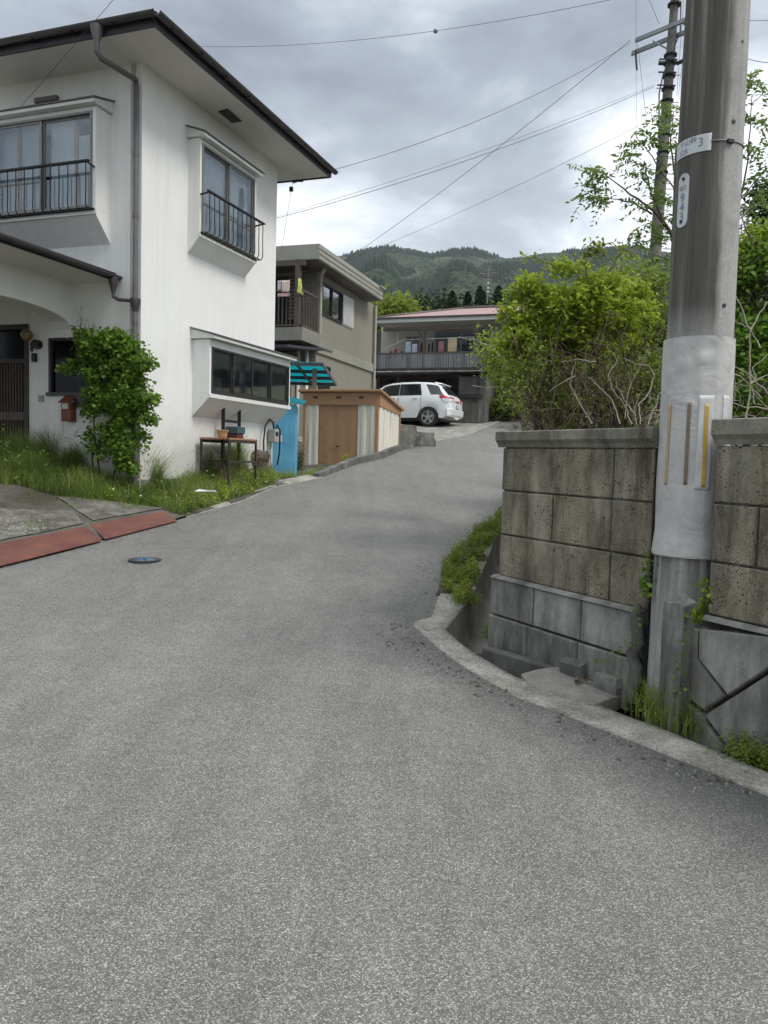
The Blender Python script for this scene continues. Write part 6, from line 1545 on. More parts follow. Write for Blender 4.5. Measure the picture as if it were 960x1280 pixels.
P_, T_ = blob_pts(B, 11500, 13, .05, .4, -.12, 5.0); T_ = np.clip(T_+RNG.uniform(-.2, .2, len(T_)), 0, 1)
q = P_ - np.array(FR.O); nd = q@np.array(FR.n); P_ = P_ + np.outer(np.maximum(0, .03-nd), np.array(FR.n))
leafset('foliage', P_, .054, LM['ivy'], T_+.08, cl_, .85, .6, jit=.5)
m = MB()
for a_, b_ in (((118, 590), (112, 540)), ((140, 590), (150, 530)), ((162, 590), (160, 520)), ((128, 590), (118, 470)), ((100, 440), (104, 398))): 
    u, z = FR.hit(a_[0], a_[1], .2); u2, z2 = FR.hit(b_[0], b_[1], .2); p, q = FR(u, .22, z-.2), FR(u2, .22, z2); mdl = p.lerp(q, .5)+Vector((RNG.uniform(-.05, .05), 0, 0)); m.tube([p, mdl, q], [.016, .012, .005], 6)
for px_, py_ in ((104, 398), (114, 408), (92, 545), (90, 535)): u, z = FR.hit(px_, py_, .25); twigs(m, FR(u, .25, z-.1), 3, .25, .004, .3)
m.build('stem', BARK, cl_, smooth=True)

# ---- surfaces for planting on the yard side
def yp(px, py, dz=0.0):
    d = ray(px, py); Y = 5.0
    while Y < 40:
        P = EYE+d*(Y/d.y)
        if P.z <= YZ(P.x, P.y)+dz: return P
        Y += .05
    return P
def in_poly(x, y, poly):
    ins = False; j = len(poly)-1
    for i in range(len(poly)):
        xi, yi = poly[i]; xj, yj = poly[j]
        if (yi > y) != (yj > y) and x < (xj-xi)*(y-yi)/(yj-yi)+xi: ins = not ins
        j = i
    return ins
def sample_poly(poly, n):
    xs = [p[0] for p in poly]; ys_ = [p[1] for p in poly]; out = []
    while len(out) < n:
        x, y = random.uniform(min(xs), max(xs)), random.uniform(min(ys_), max(ys_))
        if in_poly(x, y, poly): out.append((x, y))
    return out
def grass(name, pts, hfn, wd, mat, label, zf, bend=.5, seg=3, tb=.45):
    V = []; F = []; C = []
    for (x, y) in pts:
        h = hfn(x, y)*random.uniform(.45, 1.25)
        if h < .015: continue
        z = zf(x, y); a = random.uniform(0, 6.283); s = Vector((math.cos(a), math.sin(a), 0)); t = Vector((-s.y, s.x, 0))*random.uniform(-1, 1)+s*random.uniform(-.6, .6); bb = bend*random.uniform(.1, 1.3)*h
        k = len(V); tn = min(1, max(0, tb+.5*mnoise.noise(Vector((x*1.8, y*1.8, 2)))+random.uniform(-.25, .25)))
        for i in range(seg+1):
            f = i/seg; p = Vector((x, y, z-.01))+Vector((0, 0, h*(f-.15*f*f*bend)))+t*bb*f*f; w_ = wd*(1-f*.85)*.5
            V += [tuple(p-s*w_), tuple(p+s*w_)]; C += [tn, tn]
        F += [(k+2*i, k+2*i+1, k+2*i+3, k+2*i+2) for i in range(seg)]
    o = np_mesh(name, V, F, mat, None, C); o['kind'] = 'stuff'; o['label'] = label; return o
def weeds(name, pts, hfn, mat, label, zf, leaf=.035, per=14, kind='stuff', parent=None, wide=.35, tb=.45, asp=.35):
    C = []; D = []; T = []; S_ = []
    for (x, y) in pts:
        h = hfn(x, y)*random.uniform(.6, 1.2)
        if h < .02: continue
        z = zf(x, y); lean = Vector((random.uniform(-.2, .2), random.uniform(-.2, .2), 1)); tn = tb+.5*mnoise.noise(Vector((x*1.5, y*1.5, 7)))+random.uniform(-.2, .2)
        for i in range(per):
            f = (i+.5)/per; a = i*2.4+random.uniform(0, .6); d = Vector((math.cos(a), math.sin(a), .6)); r = leaf*(.5+wide*3*(1-f))
            C.append(Vector((x, y, z))+lean*h*f+d*r*.6); D.append(d); T.append(tn+random.uniform(-.1, .1)+.1*f); S_.append(leaf*(1.25-.6*f))
    o = leafset(name, np.array([tuple(c) for c in C]), np.array(S_), mat, np.array(T), parent, asp, .5, dirs=np.array([tuple(d) for d in D]))
    if kind: o['kind'] = kind; o['label'] = label
    return o
fl = lambda px, off, z=1.0: (lambda P: (P.x, P.y))(FR(FR.hit(px, 580, off)[0], off, 0))
pg = [yp(-60, 612), yp(20, 608), yp(75, 622), yp(140, 628), yp(200, 636), yp(226, 645), yp(300, 622), yp(345, 604)]
pg = [(p.x, p.y) for p in pg] + [(S(SL*.98, .02, 0).x, S(SL*.98, .02, 0).y), (S(0, .02, 0).x, S(0, .02, 0).y), (FR(3.6, .02, 0).x, FR(3.6, .02, 0).y)]
def wall_dist(x, y):
    q = Vector((x, y, 0))-FR.O; a = q.dot(FR.n); b = q.dot(S.n); return min(abs(a) if q.dot(FR.u) > -.1 else 9, abs(b) if q.dot(S.u) > -.1 else 9)
def edge_dist(x, y): return max(0, Lx(y)-x)
def hg(x, y):
    e = edge_dist(x, y); q = mnoise.noise(Vector((x*1.3, y*1.3, 0)))
    h = .07+.19*min(1, max(0, e-.2)/.7)*(.7+.6*mnoise.noise(Vector((x*2.6, y*2.6, 5)))); 
    if (Vector((x, y, 0))-FR.O).dot(FR.u) > 1.6: h *= .9
    return max(.05, h*(1+.7*q))
gpts = [p for p in sample_poly(pg, 22000) if mnoise.noise(Vector((p[0]*2.2, p[1]*2.2, 11))) > -.28]
grass('grass', gpts, hg, .011, LM['grass'], 'long soft grass in front of the white house', YZ, .7)
weeds('weeds', sample_poly(pg, 1500), lambda x, y: hg(x, y)*1.2, LM['weed'], 'leafy green weeds among the grass by the white house', YZ, .032, 16, asp=.3)
# fine ferny bush tufts
for (px_, py_, r_, h_) in ((270, 598, .30, .62), (290, 598, .26, .60), (252, 603, .22, .46), (182, 613, .24, .52), (60, 588, .34, .52), (108, 592, .30, .50), (218, 600, .28, .46), (20, 592, .3, .5), (140, 603, .22, .42), (238, 598, .2, .48), (85, 600, .2, .4), (30, 605, .25, .35)):
    h_ *= 1.22; c = yp(px_, py_); pts = [(c.x+random.gauss(0, r_*.45), c.y+.15+random.gauss(0, r_*.4)) for _ in range(1500)]
    tb_ = random.uniform(.3, .62)
    o = grass('tall_grass', pts, lambda x, y: h_*max(.25, 1-((x-c.x)**2+(y-c.y-.15)**2)/(r_*1.1)**2), .009, LM['grass'], 'thick tuft of feathery grass before the white house', YZ, .95, tb=tb_)
    weeds('weeds', random.sample(pts, 200), lambda x, y: h_*.9*max(.2, 1-((x-c.x)**2+(y-c.y-.15)**2)/(r_*1.1)**2), LM['weed'], 'feathery weeds in the tuft before the white house', YZ, .030, 24, tb=tb_+.1, asp=.28)
weeds('broad_weeds', [p for p in sample_poly(pg, 420) if edge_dist(*p) < 1.3], lambda x, y: .16, LM['fresh'], 'broad light green weeds spilling towards the drain by the white house', YZ, .055, 8, tb=.30, asp=.55)
grass('dry_grass', random.sample(gpts, 500), lambda x, y: .34, .006, simple('straw', (.30, .26, .14), .9, var=.3), 'thin dry stalks standing in the grass by the white house', YZ, .5)
# sparse growth on the paving and along plates
pp = [yp(a, b) for a, b in ((20, 615), (95, 640), (110, 662), (135, 672), (120, 650), (200, 634), (195, 628), (80, 618))]
grass('sparse_grass', sample_poly([(p.x, p.y) for p in pp], 1100), lambda x, y: .10*max(0, .35+mnoise.noise(Vector((x*3, y*3, 1)))*1.6), .008, LM['grass'], 'thin grass growing in the cracks of the paving', YZ, .8, tb=.55)
pp = [yp(a, b) for a, b in ((-20, 640), (90, 648), (60, 668), (-20, 682))]
grass('sparse_grass', sample_poly([(p.x, p.y) for p in pp], 700), lambda x, y: .06*max(0, .1+mnoise.noise(Vector((x*3, y*3, 1)))*1.8), .008, LM['grass'], 'thin grass on the dirty yard concrete', YZ, .8, tb=.55)
# pebbles and pale grit on the yard
m = MB()
for (x, y) in sample_poly([(p.x, p.y) for p in [yp(a, b) for a, b in ((-20, 640), (60, 650), (60, 664), (-30, 684))]], 90):
    s_ = random.uniform(.004, .011); z = YZ(x, y)+.018; m.box(x-s_, x+s_, y-s_*.7, y+s_*.7, z-.01, z+s_*.6)
o = m.build('pebbles', simple('pebble', (.42, .41, .38), .9, var=.35, scale=30), kind='stuff'); o['label'] = 'scattered pale pebbles on the yard'
# white flowers
fm_ = simple('white_petal', (.75, .75, .72), .7)
m = MB()
for i in range(16):
    x, y = random.choice(sample_poly(pg, 1)); c = Vector((x, y, YZ(x, y)+hg(x, y)*random.uniform(.9, 1.25))); r_ = .013
    for k in range(5): t = k*1.2566; d = Vector((math.cos(t), math.sin(t)*.5, math.sin(t)*.8)); s_ = Vector((-math.sin(t), 0, math.cos(t))); m.add([c, c+d*r_*.6+s_*r_*.35, c+d*r_, c+d*r_*.6-s_*r_*.35], [(0, 1, 2, 3)])
o = m.build('flowers', fm_, kind='stuff'); o['label'] = 'tiny white flowers dotted in the grass'
# tall leafy weed at left edge, thistle like plant, plant by blue wall
def plant(px_, py_, h, n, leaf, mat, label, name='weed_plant', wide=.4, off=0, tb=.5, asp=.4, zf=YZ, pt=None, r=.12):
    c = pt if pt is not None else yp(px_, py_)
    root = empty(name, (c.x, c.y, c.z), label, 'plant')
    pts = [(c.x+random.gauss(0, r), c.y+random.gauss(0, r)) for _ in range(n)]
    weeds('foliage', pts, lambda x, y: h, mat, None, zf, leaf, 18, None, root, wide, tb, asp)
    m = MB()
    for (x, y) in pts[:8]: z = zf(x, y); m.tube([(x, y, z-.02), (x+.01, y, z+h*.8)], .004, 4)
    m.build('stem', LM['weed'], root); return root
plant(12, 596, .55, 26, .075, LM['weed'], 'tall leafy weed clump before the lattice door', r=.22)
plant(78, 578, .62, 4, .09, LM['weed'], 'single upright thistle like plant against the white wall', r=.04)
plant(372, 592, .48, 6, .10, LM['dark'], 'dark leafed plant at the foot of the blue shed', r=.07)
plant(432, 584, .3, 5, .07, LM['fresh'], 'light green weed in front of the brown shed door', r=.06, tb=.7)
plant(320, 606, .2, 9, .05, LM['fresh'], 'yellow green weed at the foot of the reddish boulder', r=.10, tb=.6)
# dry little shrub under the table
c = S(1.75, .3, SG(1.75, .3)); ds = empty('dry_shrub', tuple(c), 'bare dark twiggy shrub under the rusty table', 'shrub'); m = MB(); twigs(m, c, 22, .65, .007, .5, .3, (0, 0, 1), 3); m.build('branches', TWIG, ds)
# strip of weeds along kerb below the sheds
kp = [(Lx(y)-.34, y) for y in np.arange(10.5, 14.2, .3)] + [(Lx(y)-.12, y) for y in np.arange(14.2, 18, .3)]; kq = [(x-.55 if y < 14.2 else x-.35, y) for x, y in kp][::-1]
grass('grass', sample_poly(kp+kq, 3600), lambda x, y: .16*(1+.8*mnoise.noise(Vector((x*3, y*3, 3)))), .010, LM['grass'], 'weedy grass along the kerb below the sheds', YZ, .8, tb=.55)
weeds('weeds', sample_poly(kp+kq, 220), lambda x, y: .16, LM['fresh'], 'light green weeds along the kerb below the sheds', YZ, .03, 12, tb=.4)

# ---- right side: verge, gutter and wall foot
RZ = lambda x, y: zr(y)+.02
vp = [gp(a, b) for a, b in ((552, 742), (556, 715), (575, 690), (600, 668), (624, 650), (626, 664), (612, 690), (592, 738), (578, 762), (566, 762))]
vp = [(p.x, p.y) for p in vp]
weeds('verge_weeds', [p for p in sample_poly(vp, 1000) if mnoise.noise(Vector((p[0]*5, p[1]*5, 3))) > .0], lambda x, y: .12*(.9+1.2*mnoise.noise(Vector((x*5, y*5, 3)))), LM['yellow'], 'yellow green weeds covering the verge beside the gutter', RZ, .034, 12, tb=.32, asp=.5)
grass('verge_grass', sample_poly(vp, 1000), lambda x, y: .05, .006, LM['grass'], 'short grass on the verge beside the gutter', RZ, .9, tb=.7)
DZ = lambda x, y: zr(y)-.2
def tuft(px_, py_, n, h, r, label, mat='grass', depth=-.02, wd=.006, kindw='grass', tb=.5, leaf=.022):
    c = gp(px_, py_, depth); pts = [(c.x+random.gauss(0, r), c.y+random.gauss(0, r)) for _ in range(n)]; zf = lambda x, y: c.z-.02
    if kindw == 'grass': return grass('grass_tuft', pts, lambda x, y: h, wd, LM[mat], label, zf, 1.0, 4, tb=tb)
    return weeds('small_weeds', pts, lambda x, y: h, LM[mat], label, zf, leaf, 10, tb=tb, asp=.6)
tuft(842, 893, 800, .24, .085, 'grass tuft at the foot of the wrapped pole')
tuft(812, 872, 160, .32, .035, 'long grass blades between wall end and pole', wd=.008)
tuft(790, 858, 260, .20, .04, 'fine grass by the grey stump')
tuft(868, 905, 600, .18, .07, 'low grass right of the pole foot')
tuft(850, 893, 260, .14, .09, 'small weeds at the foot of the wrapped pole', 'mid', kindw='w', leaf=.018)
tuft(950, 948, 300, .13, .08, 'mossy weeds at the right photo edge below the diagonal stones', 'mid', kindw='w', leaf=.018, tb=.6)
tuft(620, 798, 60, .12, .05, 'leafy weed in the gutter at the wall corner', 'mid', kindw='w', leaf=.024, depth=-.1)
tuft(745, 822, 40, .12, .03, 'small weeds behind the loose stones', 'mid', kindw='w', leaf=.02, depth=-.1)
tuft(785, 832, 260, .24, .04, 'wispy grass against the lower wall blocks', depth=-.1)
tuft(585, 752, 60, .10, .05, 'weeds overhanging the gutter kerb', 'mid', kindw='w', leaf=.02, depth=0)
# creeping ivy in the gap beside the pole
def wall_ivy(name, pxs, n, label, off=.04, leaf=.028, spread=.02, mat='ivy', tb=.5):
    P = []
    for i in range(n):
        k = random.uniform(0, len(pxs)-1.001); a = int(k); f = k-a; px_ = pxs[a][0]*(1-f)+pxs[a+1][0]*f; py_ = pxs[a][1]*(1-f)+pxs[a+1][1]*f
        s, z = W.hit(px_, py_, off); P.append(tuple(W(s+random.gauss(0, spread), off+abs(random.gauss(0, .02)), z+random.gauss(0, spread))))
    o = leafset(name, np.array(P), leaf, LM[mat], np.clip(tb+.25*RNG.normal(size=n), 0, 1), None, .8, .3); return tag(o, label, 'creeper')
wall_ivy('creeper', [(812, 700), (809, 745)], 90, 'small creeper strand down the wall end left of the pole')
wall_ivy('creeper', [(884, 725), (880, 760), (872, 778)], 110, 'small creeper right of the pole above the diagonal stones', off=.07, mat='fresh', tb=.3)
wall_ivy('creeper', [(800, 760), (798, 800), (770, 815), (742, 830)], 60, 'thin creeper trailing along the lower block joint', off=.08, leaf=.02)
wall_ivy('creeper', [(862, 790), (852, 830), (850, 870)], 55, 'sparse creeper on the cement beside the pole foot', off=.13, leaf=.02)
m = MB()
for i in range(6): s, z = W.hit(812+random.uniform(-3, 3), 535, .0); p = W(s, .06, z+.02); q = W(s+random.uniform(-.03, .03), .07, z-random.uniform(.1, .3)); m.tube([p, p.lerp(q, .5)+Vector((random.uniform(-.02, .02), 0, 0)), q], .002, 4)
tag(m.build('dry_vine', TWIG), 'dry vine strands hanging over the coping beside the pole', 'vine')

# ---- the vine bush above the wall
vb = empty('vine_bush', at(735, 500, 8.2), 'big rounded yellow green vine covered bush above the block wall', 'bush')
B = [pb(*a) for a in ((735, 365, 28, 7.9), (760, 350, 18, 8.0), (690, 385, 34, 8.0), (770, 385, 34, 8.3), (655, 385, 26, 8.0), (636, 410, 24, 7.9), (625, 395, 14, 7.9), (705, 425, 38, 8.1), (755, 415, 36, 8.2), (700, 350, 20, 8.0), (668, 357, 20, 8.0), (795, 400, 26, 8.6), (655, 430, 28, 8.0), (720, 340, 12, 8.0), (790, 370, 20, 8.5), (725, 395, 44, 8.2))]
P_, T_ = blob_pts(B, 17000, 15, .05, .6, -.07, 4.4); zlo, zhi = at(0, 450, 8).z, at(0, 340, 8).z
T_ = T_*.8+.12
leafset('foliage', P_, .058, LM['fresh'], T_+.05, vb, .50, .7, jit=.6)
B2 = [pb(*a) for a in ((640, 470, 26, 7.8), (690, 478, 42, 8.2), (750, 480, 48, 8.4), (660, 440, 30, 7.8), (800, 470, 38, 8.6), (820, 430, 26, 8.6), (700, 510, 34, 8.1), (770, 515, 34, 8.3))]
P_, T_ = blob_pts(B2, 4600, 12, .07, .2, -.02, 3.4, 4); leafset('underleaf', P_, .050, LM['mid'], T_*.9, vb, .5, .4)
m = MB()
for px_ in (668, 690, 705, 722, 740, 757, 775, 790): base = at(px_+random.uniform(-6, 6), 540, 8.2); twigs(m, base, 5, 1.15, .014, .22, .5, (random.uniform(-.2, .2), 0, 1), 3)
m.build('stem', BARK, vb)
m = MB()
for i in range(60): base = at(random.uniform(650, 810), random.uniform(410, 510), 7.6); twigs(m, base, 2, .55, .004, .8, -.8, (0, -.2, -.6), 1, 5)
m.build('hanging_vine', TWIG, vb)
# arching shoots above
m = MB(); sh = [[(735, 345), (728, 325), (740, 310), (765, 303), (785, 315), (792, 322)], [(700, 345), (690, 330), (668, 322), (642, 322)], [(760, 340), (775, 318), (800, 300), (790, 296)], [(640, 400), (625, 385), (612, 380)]]
for s_ in sh: limb(m, s_, 7.8, .007, .003, 5)
m.build('shoot', TWIG, vb)
P = []
for s_ in sh[:3]:
    for (a, b), (c, d) in zip(s_[:-1], s_[1:]):
        for k in range(16): f = random.random(); P.append(tuple(at(a+(c-a)*f+random.gauss(0, 4), b+(d-b)*f+random.gauss(0, 4), 7.8+random.uniform(-.1, .1))))
for k in range(150): P.append(tuple(at(742+random.gauss(0, 9), 316+random.gauss(0, 8), 7.8)))
leafset('shoot_foliage', np.array(P), .05, LM['yellow'], RNG.uniform(.2, .7, len(P)), vb, .5, .4)

# ---- loose shrub at left of the bush with pale bare twigs
ls = empty('loose_shrub', at(655, 505, 9.5), 'thin loose shrub with pale twigs between the lane and the vine bush', 'shrub')
B = [pb(*a) for a in ((625, 450, 24, 9.6), (650, 470, 28, 9.6), (612, 430, 16, 9.6), (670, 500, 20, 9.2), (640, 430, 20, 9.6), (600, 440, 14, 9.8), (655, 500, 14, 9.4))]
P_, T_ = blob_pts(B, 1900, 8, .10, .2, -.2, 3.0, 9); leafset('foliage', P_, .055, LM['fresh'], T_*.7+.1, ls, .5, .4)
m = MB(); 
for s_ in ([(690, 520), (672, 490), (645, 487), (612, 485), (590, 482)], [(660, 500), (650, 480), (628, 470), (632, 455), (615, 432), (590, 424), (560, 424)], [(665, 480), (640, 462), (630, 440)], [(668, 500), (655, 488), (640, 480)], [(700, 515), (690, 500), (668, 478)]): limb(m, s_, 8.2, .009, .003, 5, .1)
m.build('branch', DEAD, ls)
m = MB()
for i in range(16): twigs(m, at(random.uniform(652, 700), 530, 8.0), 3, .35, .006, .6, .2, (random.uniform(-.6, .3), 0, .8), 2)
m.build('dry_twig', TWIG, ls)
# dead white branches
dbw = empty('dead_bush', at(790, 525, 7.2), 'bleached bare branches standing before the green bushes left of the pole', 'dead bush')
m = MB()
for s_ in ([(790, 530), (782, 510), (768, 490), (760, 470), (772, 450), (758, 432)], [(800, 530), (798, 505), (812, 490), (818, 470), (812, 458), (795, 455), (780, 448)], [(775, 530), (765, 500), (745, 480), (735, 470)], [(720, 470), (700, 480), (686, 489)], [(810, 530), (822, 500), (830, 480)], [(795, 520), (780, 500), (770, 478)], [(740, 530), (725, 505), (712, 480), (720, 452)], [(745, 452), (722, 449), (700, 453)]): limb(m, s_, 7.0, .0065, .0025, 6, .04, .010)
for i in range(9): twigs(m, at(random.uniform(755, 832), 525, 7.2), 1, .75, .0035, .55, .1, (random.uniform(-.5, .5), 0, 1), 3)
m.build('branch', DEAD, dbw, smooth=True)
db2 = empty('dead_bush', at(935, 520, 6.2), 'bleached bare branches above the coping at the right photo edge', 'dead bush')
m = MB()
for s_ in ([(932, 525), (936, 500), (938, 480), (945, 470), (940, 460), (965, 440)], [(938, 480), (937, 440), (938, 410), (925, 405), (905, 395)], [(938, 415), (950, 390), (965, 370)], [(938, 412), (925, 380), (918, 368)], [(965, 500), (940, 470), (910, 455), (900, 440)], [(938, 480), (970, 462)], [(970, 515), (920, 505), (905, 500)], [(905, 460), (925, 470), (960, 510)], [(950, 435), (940, 415)]): limb(m, s_, 6.0, .006, .0025, 6, .03, .008)
for i in range(10): twigs(m, at(random.uniform(915, 965), 522, 6.1), 1, .5, .005, .6, .2, (0, 0, 1), 2)
m.build('branch', DEAD, db2, smooth=True)

# ---- bushes behind, right half
def bush(name, label, blobs, n, leafs, mat, cl=24, spread=.12, thr=-.25, tb=0.0, ts=1.0, seed=0, cat='bush', asp=.5, group=None, trunk=None):
    c = np.mean([b[0] for b in blobs], axis=0); root = empty(name, tuple(c), label, cat, group)
    P_, T_ = blob_pts(blobs, n, cl, spread, .55, thr, 1.6, seed); leafset('foliage', P_, leafs, LM[mat], T_*ts+tb, root, asp, .5)
    m = MB(); lo = min(b[0][2]-b[1][2] for b in blobs)
    for k in range(5): x0 = c[0]+random.uniform(-.4, .4); twigs(m, (x0, c[1], lo-.8), 2, max(1.0, (c[2]-lo)+.9), .03, .25, .3, (0, 0, 1), 3)
    m.build('trunk', BARK, root); return root
bush('green_bush', 'yellowish green bush between the vine bush and the wrapped pole', [pb(*a) for a in ((800, 370, 26, 10.5), (815, 400, 34, 10.5), (800, 440, 40, 10.5), (840, 420, 30, 10.5), (830, 470, 44, 10.5), (785, 480, 42, 10.8), (830, 510, 40, 10.2), (790, 345, 18, 10.8), (825, 350, 20, 10.5))], 9000, .075, 'mid', tb=.12, thr=-.2, seed=2)
bush('green_bush', 'dense deep green bush right of the wrapped pole', [pb(*a) for a in ((935, 400, 48, 9.5), (960, 350, 46, 9.5), (920, 450, 44, 9.5), (965, 440, 50, 9.5), (940, 500, 50, 9.3), (900, 510, 40, 9.3), (1010, 400, 60, 9.5), (1000, 490, 50, 9.5))], 14000, .085, 'ivy', 24, .11, -.3, tb=.05, ts=.95, seed=3)
bush('green_bush', 'lighter green bush crown above the dense bush right of the wrapped pole', [pb(*a) for a in ((930, 330, 26, 9.8), (955, 310, 28, 9.8), (915, 350, 22, 9.8), (985, 320, 34, 9.8))], 5200, .075, 'fresh', 20, .10, -.25, tb=-.02, ts=.8, seed=5)
bush('dark_tree', 'dark leaved tree at the right photo edge', [pb(*a) for a in ((950, 275, 22, 12), (970, 250, 26, 12), (930, 285, 16, 12), (985, 290, 34, 12), (960, 230, 12, 12))], 2600, .09, 'dark', 12, .12, -.1, seed=7, cat='tree')
bush('bush', 'dark hedge like bush beside the carport wall', [pb(*a) for a in ((625, 490, 26, 31), (640, 478, 22, 31.5), (612, 478, 14, 31), (650, 500, 16, 32), (618, 508, 14, 30.5), (632, 460, 20, 33))], 6500, .20, 'dark', 20, .32, -.35, seed=8, tb=.15)
bush('bush', 'mid green bush in front of the dark hedge, left of the lane end', [pb(*a) for a in ((635, 505, 12, 29.5), (648, 490, 10, 30), (622, 512, 9, 29.5))], 1500, .16, 'mid', 16, .22, -.35, seed=9)
bush('bush', 'mixed shrubbery beyond the lane end behind the vine bush', [pb(*a) for a in ((690, 500, 40, 26), (740, 490, 60, 27), (680, 440, 36, 30), (730, 430, 50, 30), (800, 470, 60, 26), (700, 400, 40, 34), (760, 400, 50, 32))], 12000, .20, 'mid', 20, .35, -.3, seed=10, ts=.8)
bush('broadleaf_tree', 'yellow green tree between the grey house and the pink roof', [pb(*a) for a in ((478, 392, 14, 46), (492, 388, 14, 46), (505, 392, 12, 46), (470, 405, 14, 46), (490, 405, 22, 46), (478, 425, 16, 46))], 5200, .32, 'yellow', 18, .45, -.35, seed=12, cat='tree', ts=.85)
# conifers behind the roof
def conifer(px_, ptop, wpx, Y, label, lean=0):
    top = at(px_, ptop, Y); h = 7.0; b = Vector((top.x, top.y, top.z-h)); r = wpx*Y/FPX/2*1.15; root = empty('conifer_tree', tuple(b), label, 'tree', 'clipped conifers behind the pink roof')
    n = 2600; z = RNG.uniform(0, 1, n)**.8; a = RNG.uniform(0, 6.283, n); prof = np.where(z > .75, np.sqrt(np.clip(1-((z-.75)/.25)**2, 0, 1)), 1.0)*r*(1+.12*np.sin(a*5+z*20)); q = prof*np.sqrt(RNG.uniform(.55, 1, n))
    P = np.stack([b.x+np.cos(a)*q, b.y+np.sin(a)*q, b.z+z*h], 1); leafset('foliage', P, .26, LM['conifer'], .35+.3*RNG.uniform(-1, 1, n), root, .5, .2, dirs=np.tile([0, 0, 1.0], (n, 1)))
    m = MB(); m.tube([b-Vector((0, 0, 3)), b+Vector((0, 0, h*.8))], [.14, .05], 6); m.build('trunk', BARK, root)
for px_, pt_, w_, lb in ((565.5, 364, 11, 'leftmost clipped conifer behind the pink roof'), (585, 365, 12, 'second clipped conifer from the left behind the pink roof'), (604, 364, 11, 'slim clipped conifer just left of the antenna mast'), (600, 358, 10, 'taller paler conifer behind the middle of the clipped row'), (624, 358, 13, 'rightmost clipped conifer right of the antenna mast')): conifer(px_, pt_, w_, 56 if lb[0] != 't' else 58, lb)
# low scrub that hides the slope behind the houses
for (px_, py_, r_, Y, mt, lb) in ((555, 392, 20, 62, 'dark', 'dark woodland scrub behind the pink roof, left part'), (640, 392, 30, 62, 'dark', 'dark woodland scrub behind the pink roof, right part'), (760, 380, 36, 60, 'mid', 'green scrub on the slope behind the far pole'), (530, 382, 10, 70, 'conifer', 'small dark tree beside the yellow green tree')):
    bush('bush', lb, [pb(px_-r_, py_+4, r_*.8, Y), pb(px_, py_, r_, Y), pb(px_+r_, py_+3, r_*.8, Y), pb(px_, py_+r_*.8, r_*1.3, Y)], 3500, .38, mt, 14, .5, -.4, seed=px_)

# ---- ash like tree with feathery leaves in front of the far pole
def pinnate(P, D, T, S_, base, d, L_, nl=5, tn=.5, ls_=.055):
    d = Vector(d).normalized(); side = d.cross(Vector((0, 0, 1)));
    if side.length < .1: side = Vector((1, 0, 0))
    side.normalize(); p = Vector(base)
    for i in range(nl):
        f = (i+.6)/nl; q = p+d*L_*f+Vector((0, 0, -.30*L_*f*f))
        for s in (1, -1): P.append(tuple(q+side*s*ls_*.55)); dd = side*s+d*.55+Vector((0, 0, -.25)); D.append(tuple(dd)); T.append(tn+random.uniform(-.15, .15)); S_.append(ls_*(1-.3*abs(f-.5)))
    P.append(tuple(p+d*L_*1.08+Vector((0, 0, -.3*L_)))); D.append(tuple(d)); T.append(tn); S_.append(ls_)
at2 = empty('ash_tree', at(850, 500, 6.6), 'slender tree with feathery pinnate leaves reaching out either side of the wrapped pole', 'tree')
m = MB()
for s_, r0 in (([(862, 540), (858, 420), (850, 330), (838, 290), (815, 262), (780, 236), (752, 216)], .022), ([(815, 268), (790, 252), (757, 247)], .008), ([(838, 290), (826, 270), (812, 235), (805, 200)], .010), ([(850, 330), (846, 240), (838, 180), (842, 140)], .012), ([(846, 240), (815, 195), (795, 170)], .006), ([(838, 180), (818, 175), (800, 160)], .005), ([(850, 330), (830, 322), (815, 318)], .006), ([(862, 400), (900, 330), (925, 250), (935, 200), (940, 120)], .014), ([(925, 250), (945, 225), (965, 205)], .006), ([(915, 280), (940, 262), (965, 250)], .006), ([(935, 200), (925, 190)], .004), ([(940, 130), (955, 115)], .004)): limb(m, s_, 6.4, r0, .003, 6, 0, .005)
m.build('trunk', BARK, at2, smooth=True)
P = []; D = []; T = []; S_ = []
for (a, b, n_, r_) in ((738, 212, 10, 10), (752, 218, 6, 8), (738, 245, 9, 9), (752, 240, 6, 8), (762, 248, 4, 6), (790, 200, 9, 11), (812, 178, 9, 11), (798, 185, 5, 8), (832, 158, 9, 11), (842, 132, 8, 10), (825, 140, 5, 9), (800, 222, 7, 10), (815, 235, 8, 10), (828, 250, 7, 9), (812, 282, 9, 10), (795, 300, 6, 9), (825, 300, 8, 9), (838, 270, 6, 8), (805, 255, 5, 8), (932, 105, 8, 9), (948, 100, 6, 8), (935, 150, 8, 9), (950, 155, 6, 8), (932, 185, 8, 9), (945, 200, 6, 8), (930, 232, 8, 9), (950, 240, 6, 8), (940, 262, 7, 9), (955, 215, 5, 7), (830, 325, 7, 9), (845, 205, 7, 9), (840, 330, 6, 9), (780, 340, 0, 8)):
    for i in range(n_):
        base = at(a+random.gauss(0, r_*.36), b+random.gauss(0, r_*.36), 6.4+random.uniform(-.12, .12)); d = Vector((random.gauss(0, 1), random.gauss(0, .6), random.gauss(-.1, .5))); pinnate(P, D, T, S_, base, d, random.uniform(.13, .20), 6, random.uniform(.15, .75), .052)
leafset('foliage', np.array(P), np.array(S_), LM['ash'], np.array(T), at2, .42, .8, dirs=np.array(D), jit=.2)

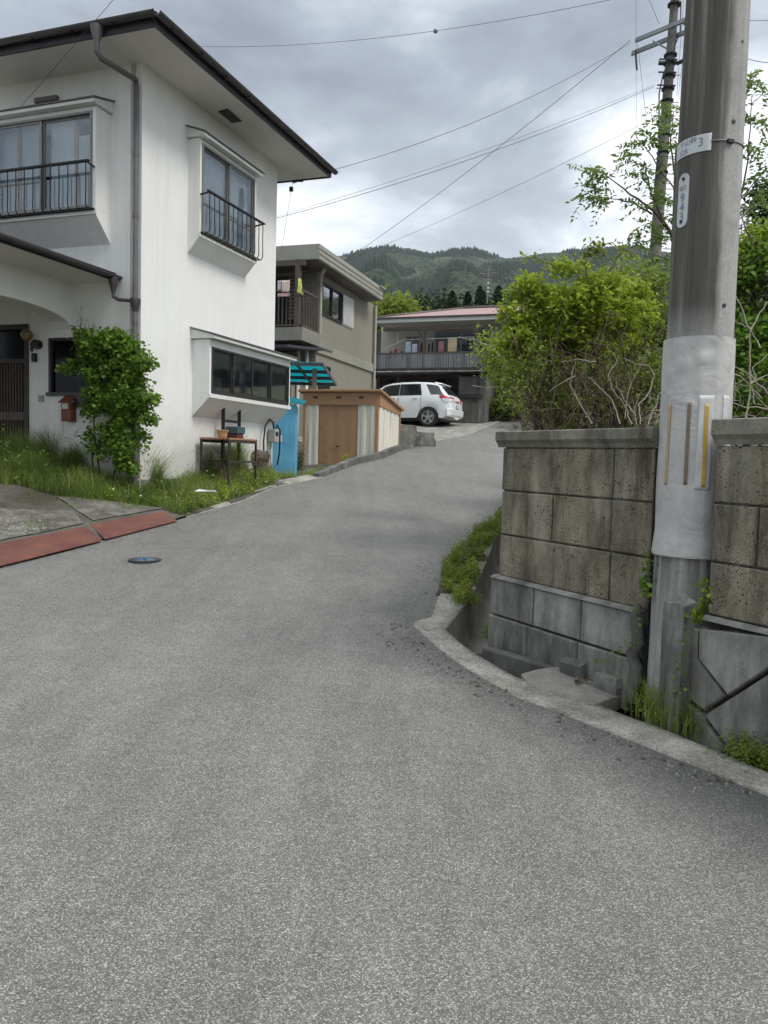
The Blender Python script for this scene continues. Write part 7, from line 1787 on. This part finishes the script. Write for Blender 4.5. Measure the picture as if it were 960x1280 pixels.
# ---- grit and leaf litter gathered along the road edges
m = MB(); lt = MB()
def edge_bits(line, n, side, wd):
    for i in range(n):
        k = random.uniform(0, len(line)-1.001); a = int(k); f = k-a; x = line[a][0]*(1-f)+line[a+1][0]*f; y = line[a][1]*(1-f)+line[a+1][1]*f
        x += side*abs(random.gauss(0, wd)); z = road_z(x, y)+.003; s_ = random.uniform(.003, .010)
        if random.random() < .7:
            a_ = random.uniform(0, 3.14); c_, q_ = math.cos(a_)*s_, math.sin(a_)*s_
            m.prism([(x-c_, y-q_, z-.002), (x+q_, y-c_, z-.002), (x+c_, y+q_, z-.002), (x-q_, y+c_, z-.002)], [(x-c_*.6, y-q_*.6, z+s_*.7), (x+q_*.6, y-c_*.6, z+s_*.8), (x+c_*.6, y+q_*.6, z+s_*.6), (x-q_*.6, y+c_*.6, z+s_*.7)])
        else:
            t = random.uniform(0, 6.28); l = random.uniform(.015, .04); u = Vector((math.cos(t), math.sin(t), random.uniform(0, .3))); v = Vector((-math.sin(t), math.cos(t), random.uniform(-.2, .3))); p = Vector((x, y, z+.004)); lt.add([p, p+u*l*.5+v*l*.28, p+u*l, p+u*l*.5-v*l*.28], [(0, 1, 2, 3)])
edge_bits([(p.x-.02, p.y) for p in _so], 420, -1, .16); edge_bits([(Lx(y)+.02, y) for y in np.arange(7, 22, .5)], 420, 1, .16); edge_bits([(Rx(y)-.03, y) for y in np.arange(5.8, 10, .3)], 160, -1, .12)
o = m.build('grit', simple('grit_stone', (.24, .23, .205), .9, var=.5, scale=60), kind='stuff'); o['label'] = 'loose grit gathered along the road edges'
o = lt.build('leaf_litter', lm, kind='stuff'); o['label'] = 'dry leaf litter scattered along the road edges'
# ================================================================== HAZE
hb = MB(); hb.box(-1600, 1900, -1400, 1600, -6, 330); 
hz_m = bpy.data.materials.new('haze_air'); hz_m.use_nodes = True; t = hz_m.node_tree; t.nodes.clear()
o_ = t.nodes.new('ShaderNodeOutputMaterial'); v_ = t.nodes.new('ShaderNodeVolumePrincipled'); v_.inputs['Color'].default_value = (.82, .88, .95, 1); v_.inputs['Density'].default_value = .00018; v_.inputs['Anisotropy'].default_value = .2
t.links.new(v_.outputs[0], o_.inputs['Volume'])
ho = hb.build('haze', hz_m); ho['kind'] = 'stuff'
